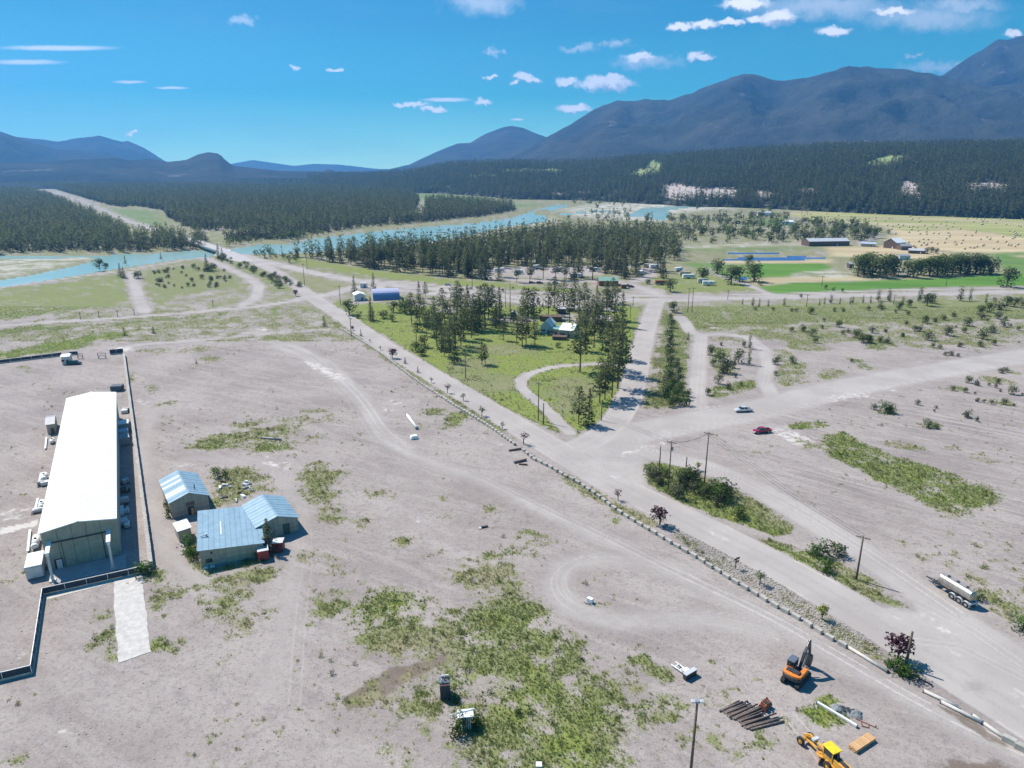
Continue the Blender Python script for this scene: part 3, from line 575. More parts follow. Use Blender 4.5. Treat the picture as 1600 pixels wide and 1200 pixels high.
# ---- ground material
def ground_material():
    m = bpy.data.materials.new('earth'); m.use_nodes = True; n = NT(m.node_tree); b = m.node_tree.nodes['Principled BSDF']
    geo = n.node('ShaderNodeNewGeometry'); P = geo.outputs['Position']
    A = n.node('ShaderNodeSeparateColor'); n.l.new(n.attr('ga', True), A.inputs[0])
    B = n.node('ShaderNodeSeparateColor'); n.l.new(n.attr('gb', True), B.inputs[0])
    Cc = n.node('ShaderNodeSeparateColor'); n.l.new(n.attr('gc', True), Cc.inputs[0])
    g, gn, r = A.outputs; ch, dk, fu = B.outputs; f0, f1, f2 = Cc.outputs; f3 = n.attr('gd')
    n1 = n.noise(.035, 4, .6, P); n2 = n.noise(.42, 5, .66, P); n3 = n.noise(3.2, 4, .7, P)
    rot = n.mapping(P, (.5, .5, 1), (0, 0, -.0)); rotm = lambda a, sc_: n.mapping(n.mapping(P, (1, 1, 1), (0, 0, math.radians(a))), sc_)
    st = n.noise(1.0, 5, .7, rotm(-118, (.12, .5, 1)), dist=.6)
    st2 = n.noise(1.0, 5, .7, rotm(-150, (.04, .22, 1)), dist=.8)
    n4 = n.noise(1.15, 3, .7, P)
    dirt = n.mix(n.ss(n1, .32, .68), (.272, .233, .214), (.362, .318, .292))
    dirt = n.mix(n.math('MULTIPLY', n.ss(st2, .44, .62), .48), dirt, (.41, .365, .335))
    dirt = n.mix(n.math('MULTIPLY', n.ss(st, .52, .66), .30), dirt, (.225, .195, .20))
    dirt = n.mix(n.math('MULTIPLY', n.ss(n2, .50, .66), .38), dirt, (.21, .18, .178))
    dirt = n.mix(n.math('MULTIPLY', n.ss(n4, .52, .64), .42), dirt, (.17, .145, .145))
    dirt = n.mix(n.math('MULTIPLY', n.ss(n3, .52, .68), .50), dirt, (.17, .15, .148))
    dirt = n.mix(n.math('MULTIPLY', n.ss(n3, .43, .30), .45), dirt, (.56, .53, .52))
    fur = n.noise(1.0, 5, .75, rotm(42, (.028, .5, 1)), dist=.35)
    dirt = n.mix(n.math('MULTIPLY', n.ss(fur, .47, .60), n.math('MULTIPLY', n.math('MULTIPLY', fu, n.ss(n.noise(.045, 3, .6, P), .4, .62)), .6)), dirt, (.19, .163, .16))
    dirt = n.mix(n.math('MULTIPLY', n.ss(fur, .45, .35), n.math('MULTIPLY', fu, .45)), dirt, (.42, .385, .375))
    rdc = n.mix(n.ss(n.noise(.05, 4, .6, P), .35, .65), (.355, .32, .30), (.415, .38, .355))
    rdc = n.mix(n.math('MULTIPLY', n.ss(n3, .46, .66), .22), rdc, (.27, .25, .245))
    rf = n.ss(n.math('ADD', r, n.math('MULTIPLY', n.math('SUBTRACT', n.math('ADD', n.math('MULTIPLY', n2, .5), n.math('MULTIPLY', n3, .5)), .5), 1.2)), .2, .8)
    c = n.mix(rf, dirt, rdc)
    rt = n.attr('ge')
    c = n.mix(n.math('MULTIPLY', n.ss(n.math('ADD', rt, n.math('MULTIPLY', n.math('SUBTRACT', n4, .5), .8)), .15, .8), .8), c, (.55, .505, .465))
    c = n.mix(n.math('MULTIPLY', n.ss(n.math('SUBTRACT', n.math('MULTIPLY', n.math('SUBTRACT', n4, .5), .7), rt), .1, .6), .6), c, (.265, .24, .235))
    c = n.mix(n.math('MULTIPLY', n.ss(n.math('ADD', ch, n.math('MULTIPLY', n.math('SUBTRACT', n2, .5), 2.2)), .3, .75), .7), c, (.66, .62, .585))
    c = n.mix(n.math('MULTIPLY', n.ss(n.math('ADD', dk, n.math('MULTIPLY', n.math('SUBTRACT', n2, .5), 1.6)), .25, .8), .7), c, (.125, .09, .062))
    # weeds and grass
    dry = n.mix(n.ss(n3, .35, .65), (.32, .29, .18), (.19, .175, .095))
    olive = n.mix(n.ss(n3, .35, .68), (.235, .25, .10), (.12, .14, .05))
    lush = n.mix(n.ss(n2, .3, .7), (.15, .215, .032), (.235, .265, .055))
    lush = n.mix(n.math('MULTIPLY', n.ss(n3, .45, .75), .5), lush, (.085, .13, .025))
    gg = n.math('ADD', gn, n.math('MULTIPLY', n.math('SUBTRACT', n.noise(.14, 4, .6, P), .5), .9))
    gc = n.mix(n.ss(gg, .12, .42), dry, olive); gc = n.mix(n.ss(gg, .45, .78), gc, lush)
    gf = n.ss(n.math('ADD', g, n.math('MULTIPLY', n.math('SUBTRACT', n.math('ADD', n.math('MULTIPLY', n2, .5), n.math('MULTIPLY', n3, .5)), .5), 3.4)), .30, .78)
    c = n.mix(n.math('MULTIPLY', gf, .93), c, gc)
    # fields
    rows_ = n.noise(1.0, 3, .5, rotm(12, (.004, .035, 1)))
    crop = n.mix(n.ss(rows_, .35, .65), (.075, .175, .03), (.115, .225, .04))
    hay = n.mix(n.ss(rows_, .35, .65), (.42, .33, .20), (.52, .43, .27))
    ygr = n.mix(n.ss(rows_, .42, .6), (.27, .29, .10), (.42, .38, .19))
    grav = n.mix(n.ss(n.noise(.05, 5, .7, P), .42, .6), (.60, .57, .53), (.22, .22, .13))
    for fc, col in ((f0, crop), (f1, hay), (f2, ygr), (f3, grav)): c = n.mix(fc, c, col)
    n.put(b.inputs['Base Color'], c); b.inputs['Roughness'].default_value = .95; b.inputs['Specular IOR Level'].default_value = .12
    bp = n.node('ShaderNodeBump'); bp.inputs['Strength'].default_value = .55; bp.inputs['Distance'].default_value = .35
    hh = n.math('ADD', n.math('MULTIPLY', n2, .9), n.math('MULTIPLY', n3, .35))
    n.l.new(n.math('MULTIPLY', hh, n.ss(rf, 1.0, .0, .25, 1.0)), bp.inputs['Height']); n.l.new(bp.outputs[0], b.inputs['Normal'])
    return m
def water_material(name, c1, c2, rough=.22, pat=.01):
    m = bpy.data.materials.new(name); m.use_nodes = True; n = NT(m.node_tree); b = m.node_tree.nodes['Principled BSDF']
    geo = n.node('ShaderNodeNewGeometry'); P = geo.outputs['Position']
    n.put(b.inputs['Base Color'], n.mix(n.ss(n.noise(1.0, 4, .6, n.mapping(P, (pat * 2, pat * .8, 1))), .35, .65), c1, c2))
    b.inputs['Roughness'].default_value = rough; b.inputs['IOR'].default_value = 1.33
    bp = n.node('ShaderNodeBump'); bp.inputs['Strength'].default_value = .35; bp.inputs['Distance'].default_value = .3
    n.l.new(n.noise(.5, 4, .6, P), bp.inputs['Height']); n.l.new(bp.outputs[0], b.inputs['Normal'])
    return m
EARTH = ground_material()
RIVM = water_material('river_water', (.24, .40, .38), (.31, .44, .42)); PONM = water_material('pond_water', (.02, .09, .28), (.03, .12, .34), .15, .05)
idx = np.arange(nR * nC).reshape(nR, nC)
Q = np.stack([idx[:-1, :-1], idx[1:, :-1], idx[1:, 1:], idx[:-1, 1:]], -1).reshape(-1, 4)
fc = cls[Q[:, 0]]
allin = (cls[Q] == cls[Q[:, :1]]).all(1)
isw = np.isin(fc, [CLS.index('river'), CLS.index('pond')]) & ~allin
fc = np.where(isw, 0, fc)
ga = np.stack([grass, green, road, np.ones(N)], 1); gb = np.stack([chalk, dark, furrow, np.ones(N)], 1); gc_ = np.stack([field[:, 0], field[:, 1], field[:, 2], np.ones(N)], 1)
V = np.stack([X, Y, H], 1)
for ci, nm in enumerate(CLS):
    f_ = Q[fc == ci]
    if not len(f_): continue
    u, inv = np.unique(f_.ravel(), return_inverse=True)
    at = {} if nm in ('river', 'pond') else {'ga': ga[u], 'gb': gb[u], 'gc': gc_[u], 'gd': field[u, 3], 'ge': rut[u]}
    o = arr2mesh(nm, V[u], inv.reshape(-1, 4), at, {'river': RIVM, 'pond': PONM}.get(nm, EARTH))
    o['kind'] = 'structure'
def grid_val(arr, px, py):
    if py < 330: ri = (py - 265.5) / 1.6
    else: ri = 41 + (py - 330) / ST
    ci = 42 + (px + 30) / ST
    ri = int(round(min(max(ri, 0), nR - 1))); ci = int(round(min(max(ci, 0), nC - 1)))
    return arr[ri * nC + ci]
assert len(np.arange(265.5, 330, 1.6)) == 41 and len(np.arange(-1500, -30, 35.0)) == 42, (len(np.arange(265.5, 330, 1.6)), len(np.arange(-1500, -30, 35.0)))

# ================================================================== MOUNTAINS
def mountain_material(name, c1, c2, c3, scale):
    m = bpy.data.materials.new(name); m.use_nodes = True; n = NT(m.node_tree); b = m.node_tree.nodes['Principled BSDF']
    geo = n.node('ShaderNodeNewGeometry'); P = geo.outputs['Position']
    a = n.noise(scale, 5, .62, P); c = n.mix(n.ss(a, .38, .62), c1, c2)
    r = n.noise(scale * 2.3, 5, .7, P); sepn = n.node('ShaderNodeSeparateXYZ'); n.l.new(P, sepn.inputs[0])
    hi = n.ss(sepn.outputs[2], 500, 1500)
    c = n.mix(n.math('MULTIPLY', n.ss(n.math('ADD', r, n.math('MULTIPLY', hi, .12)), .62, .74), .7), c, c3)
    n.put(b.inputs['Base Color'], c); b.inputs['Roughness'].default_value = 1; b.inputs['Specular IOR Level'].default_value = 0
    bp = n.node('ShaderNodeBump'); bp.inputs['Strength'].default_value = .9; bp.inputs['Distance'].default_value = 26
    n.l.new(n.noise(scale * 9, 4, .7, P), bp.inputs['Height']); n.l.new(bp.outputs[0], b.inputs['Normal'])
    return m
MH = mountain_material('mountain_forest', (.035, .040, .038), (.062, .065, .055), (.24, .21, .20), .0016)
MF = mountain_material('hill_floor', (.04, .045, .035), (.06, .065, .045), (.10, .10, .07), .004)
def mountain(name, ridge, foot, Dr, Df, material, seed, amp=1.0, du=5, nS=64, back=1.35, prof=1.0, zf=0.0):
    rx = [p[0] for p in ridge]; ry = [p[1] for p in ridge]; us = np.arange(rx[0], rx[-1] + .1, du)
    rid = np.interp(us, rx, ry); ft = np.full(len(us), Df) if not isinstance(Df, list) else np.interp(us, [p[0] for p in Df], [p[1] for p in Df])
    V_ = []; S = list(np.linspace(0, 1, nS)) + [1.06, 1.15, 1.3, 1.6]
    drr = Dr if callable(Dr) else (lambda u: Dr)
    for u, ry_, D0 in zip(us, rid, ft):
        D1 = drr(u); x1, y1, z1 = at_dist(u, ry_, D1); ux, uy = x1 / D1, y1 / D1
        for s in S:
            D = D0 + (D1 - D0) * s; x, y = ux * D, uy * D
            if s <= 1: z = z1 * (s ** prof)
            else: z = z1 * (1 - (s - 1) * back)
            env = 4 * max(s * (1 - s), 0) if s <= 1 else 0
            V_.append((x, y, z, env, s))
    A = np.array(V_); L = (Dr if not callable(Dr) else Dr(800)) / 14.0
    rn = 1 - np.abs(2 * fbm(A[:, 0] / L, A[:, 1] / L, seed, 6) - 1)
    z = A[:, 2] + (rn - .72) * A[:, 3] * np.maximum(A[:, 2], 5) * .62 * amp
    z = np.where(A[:, 4] == 0, -3, z) + zf
    # small crest roughness
    z = z + (vnoise(A[:, 0] / (L * .12), A[:, 1] / (L * .12), seed + 9) - .5) * np.maximum(A[:, 2], 1) * .02 * (A[:, 4] > .5)
    nn = len(S); I = np.arange(len(us) * nn).reshape(len(us), nn)
    q = np.stack([I[:-1, :-1], I[1:, :-1], I[1:, 1:], I[:-1, 1:]], -1).reshape(-1, 4)
    o = arr2mesh(name, np.stack([A[:, 0], A[:, 1], z], 1), q, {}, material); o['kind'] = 'structure'
    return o, I, np.stack([A[:, 0], A[:, 1], z], 1)
mountain('far_mountains', [(280, 262), (340, 262), (362, 256), (395, 250), (430, 255), (460, 259), (490, 256), (530, 257), (590, 264), (640, 264)], None, 12800, 10500, MH, 3, .5)
mountain('far_mountains', [(-500, 190), (-200, 200), (0, 212), (60, 217), (90, 221), (120, 216), (155, 212), (190, 221), (200, 220), (225, 231), (262, 254), (300, 262), (330, 266)], None, 9500, 7000, MH, 5, .7)
mountain('mountain', [(-900, 150), (-500, 170), (-200, 190), (0, 205), (30, 215), (60, 225), (90, 234), (110, 234), (150, 240), (180, 243), (200, 250), (240, 262), (280, 268)], None, 7000, 5600, MH, 8, .8)
mountain('foothills', [(-900, 240), (-300, 248), (0, 254), (60, 253), (120, 249), (180, 247), (205, 251), (230, 248), (262, 253), (290, 250), (310, 241), (325, 238), (342, 240), (352, 250), (364, 259), (400, 263), (440, 267), (505, 268), (512, 264), (525, 268), (580, 270), (640, 272)], None, 5200, 3900, MH, 12, .7, 5, 40, 1.1)
mountain('mountain', [(540, 274), (600, 266), (640, 257), (660, 247), (685, 236), (715, 224), (735, 223), (760, 208), (790, 198), (800, 197), (815, 199), (850, 213), (880, 225), (950, 240), (1050, 262)], None, 7800, 5600, MH, 17, .8, 5)
mountain('mountain', [(720, 272), (780, 250), (810, 236), (850, 217), (890, 195), (930, 170), (965, 157), (990, 158), (1010, 155), (1045, 157), (1080, 146), (1110, 133), (1160, 115), (1175, 116), (1212, 126), (1235, 125), (1280, 117), (1305, 110), (1325, 103), (1345, 104), (1390, 107), (1430, 111), (1470, 118), (1550, 135), (1700, 120), (1900, 100), (2400, 90)], None, 6200, 3300, MH, 23, .9, 6, 60)
mountain('mountain_peak', [(1380, 160), (1440, 135), (1474, 118), (1510, 92), (1540, 74), (1562, 62), (1585, 59), (1600, 55), (1640, 38), (1700, 60), (1800, 90), (1900, 80), (2300, 140)], None, 7400, 5600, MH, 29, 1.0, 6, 60)
BF = [(480, 3200), (560, 2900), (600, 2500), (700, 2300), (800, 1900), (900, 1860), (1000, 1700), (1100, 1600), (1200, 1560), (1300, 1480), (1450, 1430), (1600, 1420), (1800, 1450), (2400, 1700)]
benchR = [(480, 275), (560, 274), (600, 273), (640, 270), (680, 262), (700, 258), (760, 256), (800, 256), (850, 257), (900, 256), (960, 252), (1000, 248), (1100, 243), (1200, 237), (1300, 232), (1400, 231), (1500, 230), (1600, 229), (1800, 226), (2400, 215)]
HB = bpy.data.materials.new('hill_ground'); HB.use_nodes = True; hb = NT(HB.node_tree); hbb = HB.node_tree.nodes['Principled BSDF']; hP = hb.node('ShaderNodeNewGeometry').outputs['Position']
hn_ = hb.noise(.02, 5, .7, hP); hba = hb.node('ShaderNodeSeparateColor'); hb.l.new(hb.attr('bare', True), hba.inputs[0])
hc = hb.mix(hb.ss(hn_, .35, .65), (.05, .055, .04), (.08, .085, .055)); hc = hb.mix(hb.ss(hb.math('ADD', hba.outputs[0], hb.math('MULTIPLY', hb.math('SUBTRACT', hn_, .5), 1.5)), .3, .6), hc, (.42, .36, .33)); hc = hb.mix(hb.ss(hb.math('ADD', hba.outputs[1], hb.math('MULTIPLY', hb.math('SUBTRACT', hn_, .5), 1.5)), .3, .6), hc, (.26, .32, .12))
hb.put(hbb.inputs['Base Color'], hc); hbb.inputs['Roughness'].default_value = 1
bench, BI, BV = mountain('forested_hill', benchR, None, lambda u: float(np.interp(u, [p[0] for p in BF], [p[1] for p in BF])) + 900, BF, HB, 41, .55, 4, 70, .15, .8)
far_lo = mountain('valley_hills', [(-400, 276), (0, 274), (200, 275), (400, 275.5), (520, 276), (620, 276)], None, 5000, 3300, MH, 61, .3, 9, 20, .6)

# ================================================================== TREES
def tri_clump(mb, c, s, k, rnd, flat=1.0):
    for _ in range(k):
        a = Vector((rnd.gauss(0, 1), rnd.gauss(0, 1), rnd.gauss(0, 1) * flat)).normalized(); b = Vector((rnd.gauss(0, 1), rnd.gauss(0, 1), rnd.gauss(0, 1) * flat)).normalized()
        o = Vector(c) + Vector((rnd.uniform(-s, s), rnd.uniform(-s, s), rnd.uniform(-s, s) * .6)) * .6
        mb.add([o + a * s * .8, o - a * s * .5 + b * s * .5, o - b * s * .8], [(0, 1, 2)])
def conifer(seed, R=.16, n=160, kind='fir', base=.12, cs=.035, k=3):
    """unit height crown and trunk builders"""
    rnd = random.Random(seed); cr_ = MB(); tk = MB()
    tk.tube((0, 0, -.01), (rnd.uniform(-.01, .01), 0, .5), .014, .010, 6, False); tk.tube((0, 0, .49), (0, 0, .97), .010, .002, 5, False)
    for i in range(n):
        tt = rnd.random() ** (1.25 if kind == 'fir' else 1.0); z = base + (1 - base) * tt
        if kind == 'fir': rr = R * (1 - tt) ** .85 + .006
        elif kind == 'pine': rr = R * (math.sin(min(1, (1 - tt) * 1.12 + .08) * math.pi * .62)) ** .8 * (1 if tt > .1 else .6 + 4 * tt)
        else: rr = R
        a = rnd.uniform(0, 6.283); q = rr * (rnd.random() ** .45); wob = 1 + .35 * math.sin(a * 3 + z * 23 + seed)
        q *= wob; z2 = z - q * (.35 if kind == 'fir' else .1)
        tri_clump(cr_, (math.cos(a) * q, math.sin(a) * q, z2), cs * (1.15 - .5 * tt), k, rnd, .6)
        if i % 14 == 0 and q > .03: tk.tube((0, 0, z2 + .01), (math.cos(a) * q * .9, math.sin(a) * q * .9, z2 + .005), .004, .001, 3, False)
    return cr_, tk
def broadleaf(seed, n=150, cs=.055, k=3, R=.38, low=.18, lobes=5):
    rnd = random.Random(seed); cr_ = MB(); tk = MB()
    L = [(rnd.uniform(-.5, .5) * R, rnd.uniform(-.5, .5) * R, low + (1 - low) * rnd.uniform(.12, .72), R * rnd.uniform(.5, .8)) for _ in range(lobes)] + [(0, 0, .72, R * .7), (0, 0, low + R * .45, R * .8)]
    tk.tube((0, 0, -.01), (0, 0, .4), .03, .02, 6, False)
    for l in L: tk.tube((0, 0, .25), l[:3], .014, .004, 4, False)
    for i in range(n):
        l = rnd.choice(L); v = Vector((rnd.gauss(0, 1), rnd.gauss(0, 1), rnd.gauss(0, 1))).normalized() * (rnd.random() ** .3) * l[3]
        c = (l[0] + v.x, l[1] + v.y, min(max(l[2] + v.z * .9, low * .7), .98)); tri_clump(cr_, c, cs, k, rnd)
    return cr_, tk
FOL = {'fir': foliage('needles_dark', (.090, .130, .055), (.160, .195, .080), (.20, .21, .10)),
       'pine': foliage('needles_pine', (.135, .180, .068), (.200, .250, .100), (.20, .21, .10)),
       'leaf': foliage('leaves_green', (.130, .200, .055), (.200, .270, .080), (.20, .23, .10)),
       'bright': foliage('leaves_bright', (.09, .20, .03), (.14, .26, .05), (.10, .18, .04)),
       'grey': foliage('leaves_greygreen', (.15, .18, .10), (.22, .24, .15), (.16, .16, .10)),
       'purple': foliage('leaves_purple', (.11, .045, .065), (.17, .075, .10), (.12, .06, .06)),
       'yellow': foliage('leaves_yellow', (.30, .38, .03), (.42, .46, .05), (.30, .36, .05)),
       'dead': foliage('needles_dead', (.14, .085, .055), (.19, .12, .08), (.12, .08, .06)),
       'weed': foliage('weed_blades', (.34, .35, .15), (.42, .41, .20), (.44, .38, .24)),
       'weedg': foliage('weed_green', (.24, .33, .085), (.32, .41, .12), (.36, .38, .15))}
BARK = mat('bark', (.16, .12, .095), .9, var=.25, scale=4); BARKR = mat('bark_pine', (.24, .15, .10), .9, var=.25, scale=4)
TREES = {}
def proto_meshes(key, mb, tk, fol, bark, smooth=False):
    TREES[key] = (mb.crown(key + '_crown', fol), tk.mesh(key + '_trunk', bark))
for i in range(4): c_, k_ = conifer(100 + i, .17, 330, 'pine', .22 + .06 * i, .030, 3); proto_meshes(f'pine{i}', c_, k_, FOL['pine'], BARKR)
for i in range(3): c_, k_ = conifer(200 + i, .19, 330, 'fir', .05, .030, 3); proto_meshes(f'fir{i}', c_, k_, FOL['fir'], BARK)
c_, k_ = conifer(300, .15, 60, 'pine', .2, .016, 2); proto_meshes('dead0', c_, k_, FOL['dead'], BARK)
for i in range(3): c_, k_ = broadleaf(400 + i, 360, .045, 3, .38, .06, 6); proto_meshes(f'leaf{i}', c_, k_, FOL['leaf'], BARK)
for i in range(2): c_, k_ = broadleaf(420 + i, 230, .05, 3, .42, .1); proto_meshes(f'grey{i}', c_, k_, FOL['grey'], BARK)
c_, k_ = conifer(430, .12, 260, 'col', .08, .035, 3); proto_meshes('poplar0', c_, k_, FOL['leaf'], BARK)
for i in range(3): c_, k_ = broadleaf(450 + i, 230, .075, 3, .62, .05, 6); proto_meshes(f'bush{i}', c_, k_, FOL['leaf'], BARK)
for i in range(2): c_, k_ = broadleaf(460 + i, 230, .075, 3, .62, .05, 6); proto_meshes(f'greybush{i}', c_, k_, FOL['grey'], BARK)
c_, k_ = broadleaf(470, 230, .075, 3, .62, .05, 6); proto_meshes('brightbush0', c_, k_, FOL['bright'], BARK)
c_, k_ = broadleaf(480, 170, .06, 3, .32, .30, 5); proto_meshes('purple0', c_, k_, FOL['purple'], BARK)
c_, k_ = broadleaf(482, 110, .05, 2, .26, .40, 4); proto_meshes('sapling0', c_, k_, FOL['leaf'], BARK)
c_, k_ = broadleaf(483, 90, .05, 2, .26, .40, 4); proto_meshes('sapling1', c_, k_, FOL['purple'], BARK)
c_, k_ = broadleaf(484, 110, .07, 2, .32, .40, 4); proto_meshes('sapling2', c_, k_, FOL['yellow'], BARK)
def tree(name, key, x, y, h, label, cat='tree', group=None, wide=1.0, rz=None):
    r = thing(name, label, cat, (x, y, 0), random.uniform(0, 6.28) if rz is None else rz, group)
    cm, tm = TREES[key]; r.scale = (h * wide, h * wide, h)
    o = bpy.data.objects.new('trunk', tm); COL.objects.link(o); o.parent = r
    o = bpy.data.objects.new('crown', cm); COL.objects.link(o); o.parent = r
    return r
def pxtree(name, key, px, py, ptop, label, cat='tree', group=None, wide=1.0):
    h = height_of(px, py, ptop); x, y = G(px, py)
    return tree(name, key, x, y, h, label, cat, group, wide)

# ---- joined low trees for the far woods, scattered with geometry nodes
FAR = bpy.data.collections.new('far_tree_shapes')          # not linked to the scene
def far_mesh(key, kind, seed):
    if kind in ('fir', 'pine'): a, b = conifer(seed, .20 if kind == 'fir' else .17, 46, kind, .08 if kind == 'fir' else .2, .07, 2)
    elif kind == 'bush': a, b = broadleaf(seed, 50, .13, 2, .6, .05)
    elif kind == 'tuft': a, b = MB(), MB()
    else: a, b = broadleaf(seed, 55, .10, 2)
    m = MB(); m.cur = 0; m.add(a.v, a.f); m.cur = 1; m.add(b.v[:14], [f for f in b.f if max(f) < 14])
    me = m.crown(key, [FOL[{'fir': 'fir', 'pine': 'pine', 'leaf': 'leaf', 'grey': 'grey', 'bush': 'leaf'}[kind]], BARK])
    return me
SCN = {}
def scatter(name, meshes, P, S, label, cat, wide=(1, 1)):
    """one object: points carrying a scale and an angle, instancing a few shared meshes"""
    key = '|'.join(m.name for m in meshes)
    if key not in SCN:
        c = bpy.data.collections.new('shapes_' + str(len(SCN)))
        for i, m in enumerate(meshes): c.objects.link(bpy.data.objects.new('shape_%02d' % i, m))
        SCN[key] = c
    c = SCN[key]; P = np.asarray(P, float); n = len(P)
    me = bpy.data.meshes.new(name); me.vertices.add(n); me.vertices.foreach_set('co', P.astype(np.float32).ravel())
    a = me.attributes.new('s', 'FLOAT', 'POINT'); a.data.foreach_set('value', np.asarray(S, np.float32))
    a = me.attributes.new('r', 'FLOAT', 'POINT'); a.data.foreach_set('value', RNG.uniform(0, 6.28, n).astype(np.float32))
    a = me.attributes.new('w', 'FLOAT', 'POINT'); a.data.foreach_set('value', (np.asarray(S) * RNG.uniform(wide[0], wide[1], n)).astype(np.float32))
    a = me.attributes.new('k', 'INT', 'POINT'); a.data.foreach_set('value', RNG.integers(0, len(meshes), n).astype(np.int32))
    o = bpy.data.objects.new(name, me); COL.objects.link(o)
    ng = bpy.data.node_groups.new('scatter', 'GeometryNodeTree')
    ng.interface.new_socket('Geometry', in_out='INPUT', socket_type='NodeSocketGeometry'); ng.interface.new_socket('Geometry', in_out='OUTPUT', socket_type='NodeSocketGeometry')
    N_ = ng.nodes; L_ = ng.links
    gi = N_.new('NodeGroupInput'); go = N_.new('NodeGroupOutput'); m2p = N_.new('GeometryNodeMeshToPoints'); L_.new(gi.outputs[0], m2p.inputs[0])
    ci = N_.new('GeometryNodeCollectionInfo'); ci.inputs['Collection'].default_value = c; ci.inputs['Separate Children'].default_value = True; ci.inputs['Reset Children'].default_value = True
    ip = N_.new('GeometryNodeInstanceOnPoints'); L_.new(m2p.outputs[0], ip.inputs['Points']); L_.new(ci.outputs[0], ip.inputs['Instance']); ip.inputs['Pick Instance'].default_value = True
    def at(nm, typ):
        k = N_.new('GeometryNodeInputNamedAttribute'); k.data_type = typ; k.inputs['Name'].default_value = nm; return k.outputs['Attribute']
    L_.new(at('k', 'INT'), ip.inputs['Instance Index'])
    cx = N_.new('ShaderNodeCombineXYZ'); L_.new(at('r', 'FLOAT'), cx.inputs[2]); L_.new(cx.outputs[0], ip.inputs['Rotation'])
    cs = N_.new('ShaderNodeCombineXYZ'); L_.new(at('w', 'FLOAT'), cs.inputs[0]); L_.new(at('w', 'FLOAT'), cs.inputs[1]); L_.new(at('s', 'FLOAT'), cs.inputs[2]); L_.new(cs.outputs[0], ip.inputs['Scale'])
    L_.new(ip.outputs[0], go.inputs[0])
    md = o.modifiers.new('scatter', 'NODES'); md.node_group = ng
    return tag(o, label, cat, kind='stuff')
FM = {k: [far_mesh(f'{k}_far{i}', k, 900 + 10 * j + i) for i in range(3)] for j, k in enumerate(('fir', 'pine', 'leaf', 'grey', 'bush'))}
def inpoly(px, py, pts):
    px = np.asarray(px); py = np.asarray(py); ins = np.zeros(px.shape, bool); n = len(pts)
    for i in range(n):
        a = pts[i]; b = pts[(i + 1) % n]
        ins ^= ((a[1] > py) != (b[1] > py)) & (px < (b[0] - a[0]) * (py - a[1]) / ((b[1] - a[1]) or 1e-9) + a[0])
    return ins
def area_pts(pts, spacing, jitter=1.0, ymax=4200, clear=None, dens=None):
    W = np.array([G(*p) for p in pts]); x0, y0 = W.min(0); x1, y1 = W.max(0); y1 = min(y1, ymax)
    nx = int((x1 - x0) / spacing) + 1; ny = int((y1 - y0) / spacing) + 1
    gx, gy = np.meshgrid(x0 + np.arange(nx) * spacing, y0 + np.arange(ny) * spacing); gx = gx.ravel() + RNG.uniform(-.5, .5, gx.size) * spacing * jitter; gy = gy.ravel() + RNG.uniform(-.5, .5, gy.size) * spacing * jitter
    zc_ = gy * math.cos(TH) + HC * math.sin(TH); px = 800 + F * gx / zc_; py = 600 - F * (gy * math.sin(TH) - HC * math.cos(TH)) / zc_
    k = inpoly(px, py, pts)
    for c in (clear or []): k &= ~inpoly(px, py, c)
    gx, gy, px, py = gx[k], gy[k], px[k], py[k]
    if dens is not None:
        k = RNG.random(len(gx)) < dens(gx, gy); gx, gy, px, py = gx[k], gy[k], px[k], py[k]
    ok = np.array([grid_val(wl, a, b) < -1 and grid_val(road, a, b) < .4 for a, b in zip(px, py)], bool) if len(gx) else np.zeros(0, bool)
    return gx[ok], gy[ok]
RDCLR = [(110, 316), (170, 322), (250, 328), (262, 352), (320, 368), (420, 360), (420, 376), (300, 386), (215, 374), (195, 352), (140, 330)]
F1 = [(-700, 310), (-100, 300), (40, 298), (70, 306), (110, 322), (160, 345), (198, 364), (208, 378), (262, 368), (322, 372), (322, 388), (270, 391), (190, 393.5), (0, 396), (-700, 455)]
F2 = [(-200, 284), (60, 285), (420, 288), (560, 297), (640, 303), (655, 313), (648, 330), (640, 336), (665, 340), (665, 318), (700, 316), (800, 325), (806, 330), (750, 339), (650, 349), (600, 353), (540, 360), (480, 366), (455, 373), (390, 376), (355, 380), (350, 372), (420, 362), (420, 358), (300, 362), (272, 345), (240, 330), (160, 320), (60, 292)]
BACK = [(-700, 277), (300, 277), (640, 279), (700, 290), (560, 296), (420, 288), (60, 285), (-700, 290)]
def hv(n, a, b): return RNG.uniform(a, b, n)
gx, gy = area_pts(F1, 6.8, 1.1, 3000, [RDCLR[:0] or [(205, 352), (262, 362), (262, 371), (205, 362)]], lambda x, y: np.where(fbm(x / 40, y / 40, 91) > .33, .9, .3))
scatter('conifer_forest', FM['fir'] + FM['pine'][:2], np.stack([gx, gy, gx * 0], 1), hv(len(gx), 10, 21), 'dense conifer forest on the near left bank of the river', 'forest', (.8, 1.25))
gx, gy = area_pts(F2, 8.2, 1.1, 3300, [[(60, 297), (78, 293), (140, 312), (190, 326), (240, 345), (262, 362), (200, 352), (110, 320)], [(212, 322), (258, 330), (262, 362), (235, 356), (175, 326)], [(165, 300), (250, 322), (262, 360), (200, 346), (130, 316), (75, 296)][:0] or [(0, 0), (0, 1), (1, 1)]], lambda x, y: np.where(fbm(x / 60, y / 60, 92) > .3, .95, .4))
scatter('conifer_forest', FM['fir'] + FM['pine'][:1], np.stack([gx, gy, gx * 0], 1), hv(len(gx), 13, 24), 'wide dark conifer forest across the river behind the highway bridge', 'forest', (.8, 1.25))
gx, gy = area_pts(BACK, 17, 1.1, 5200)
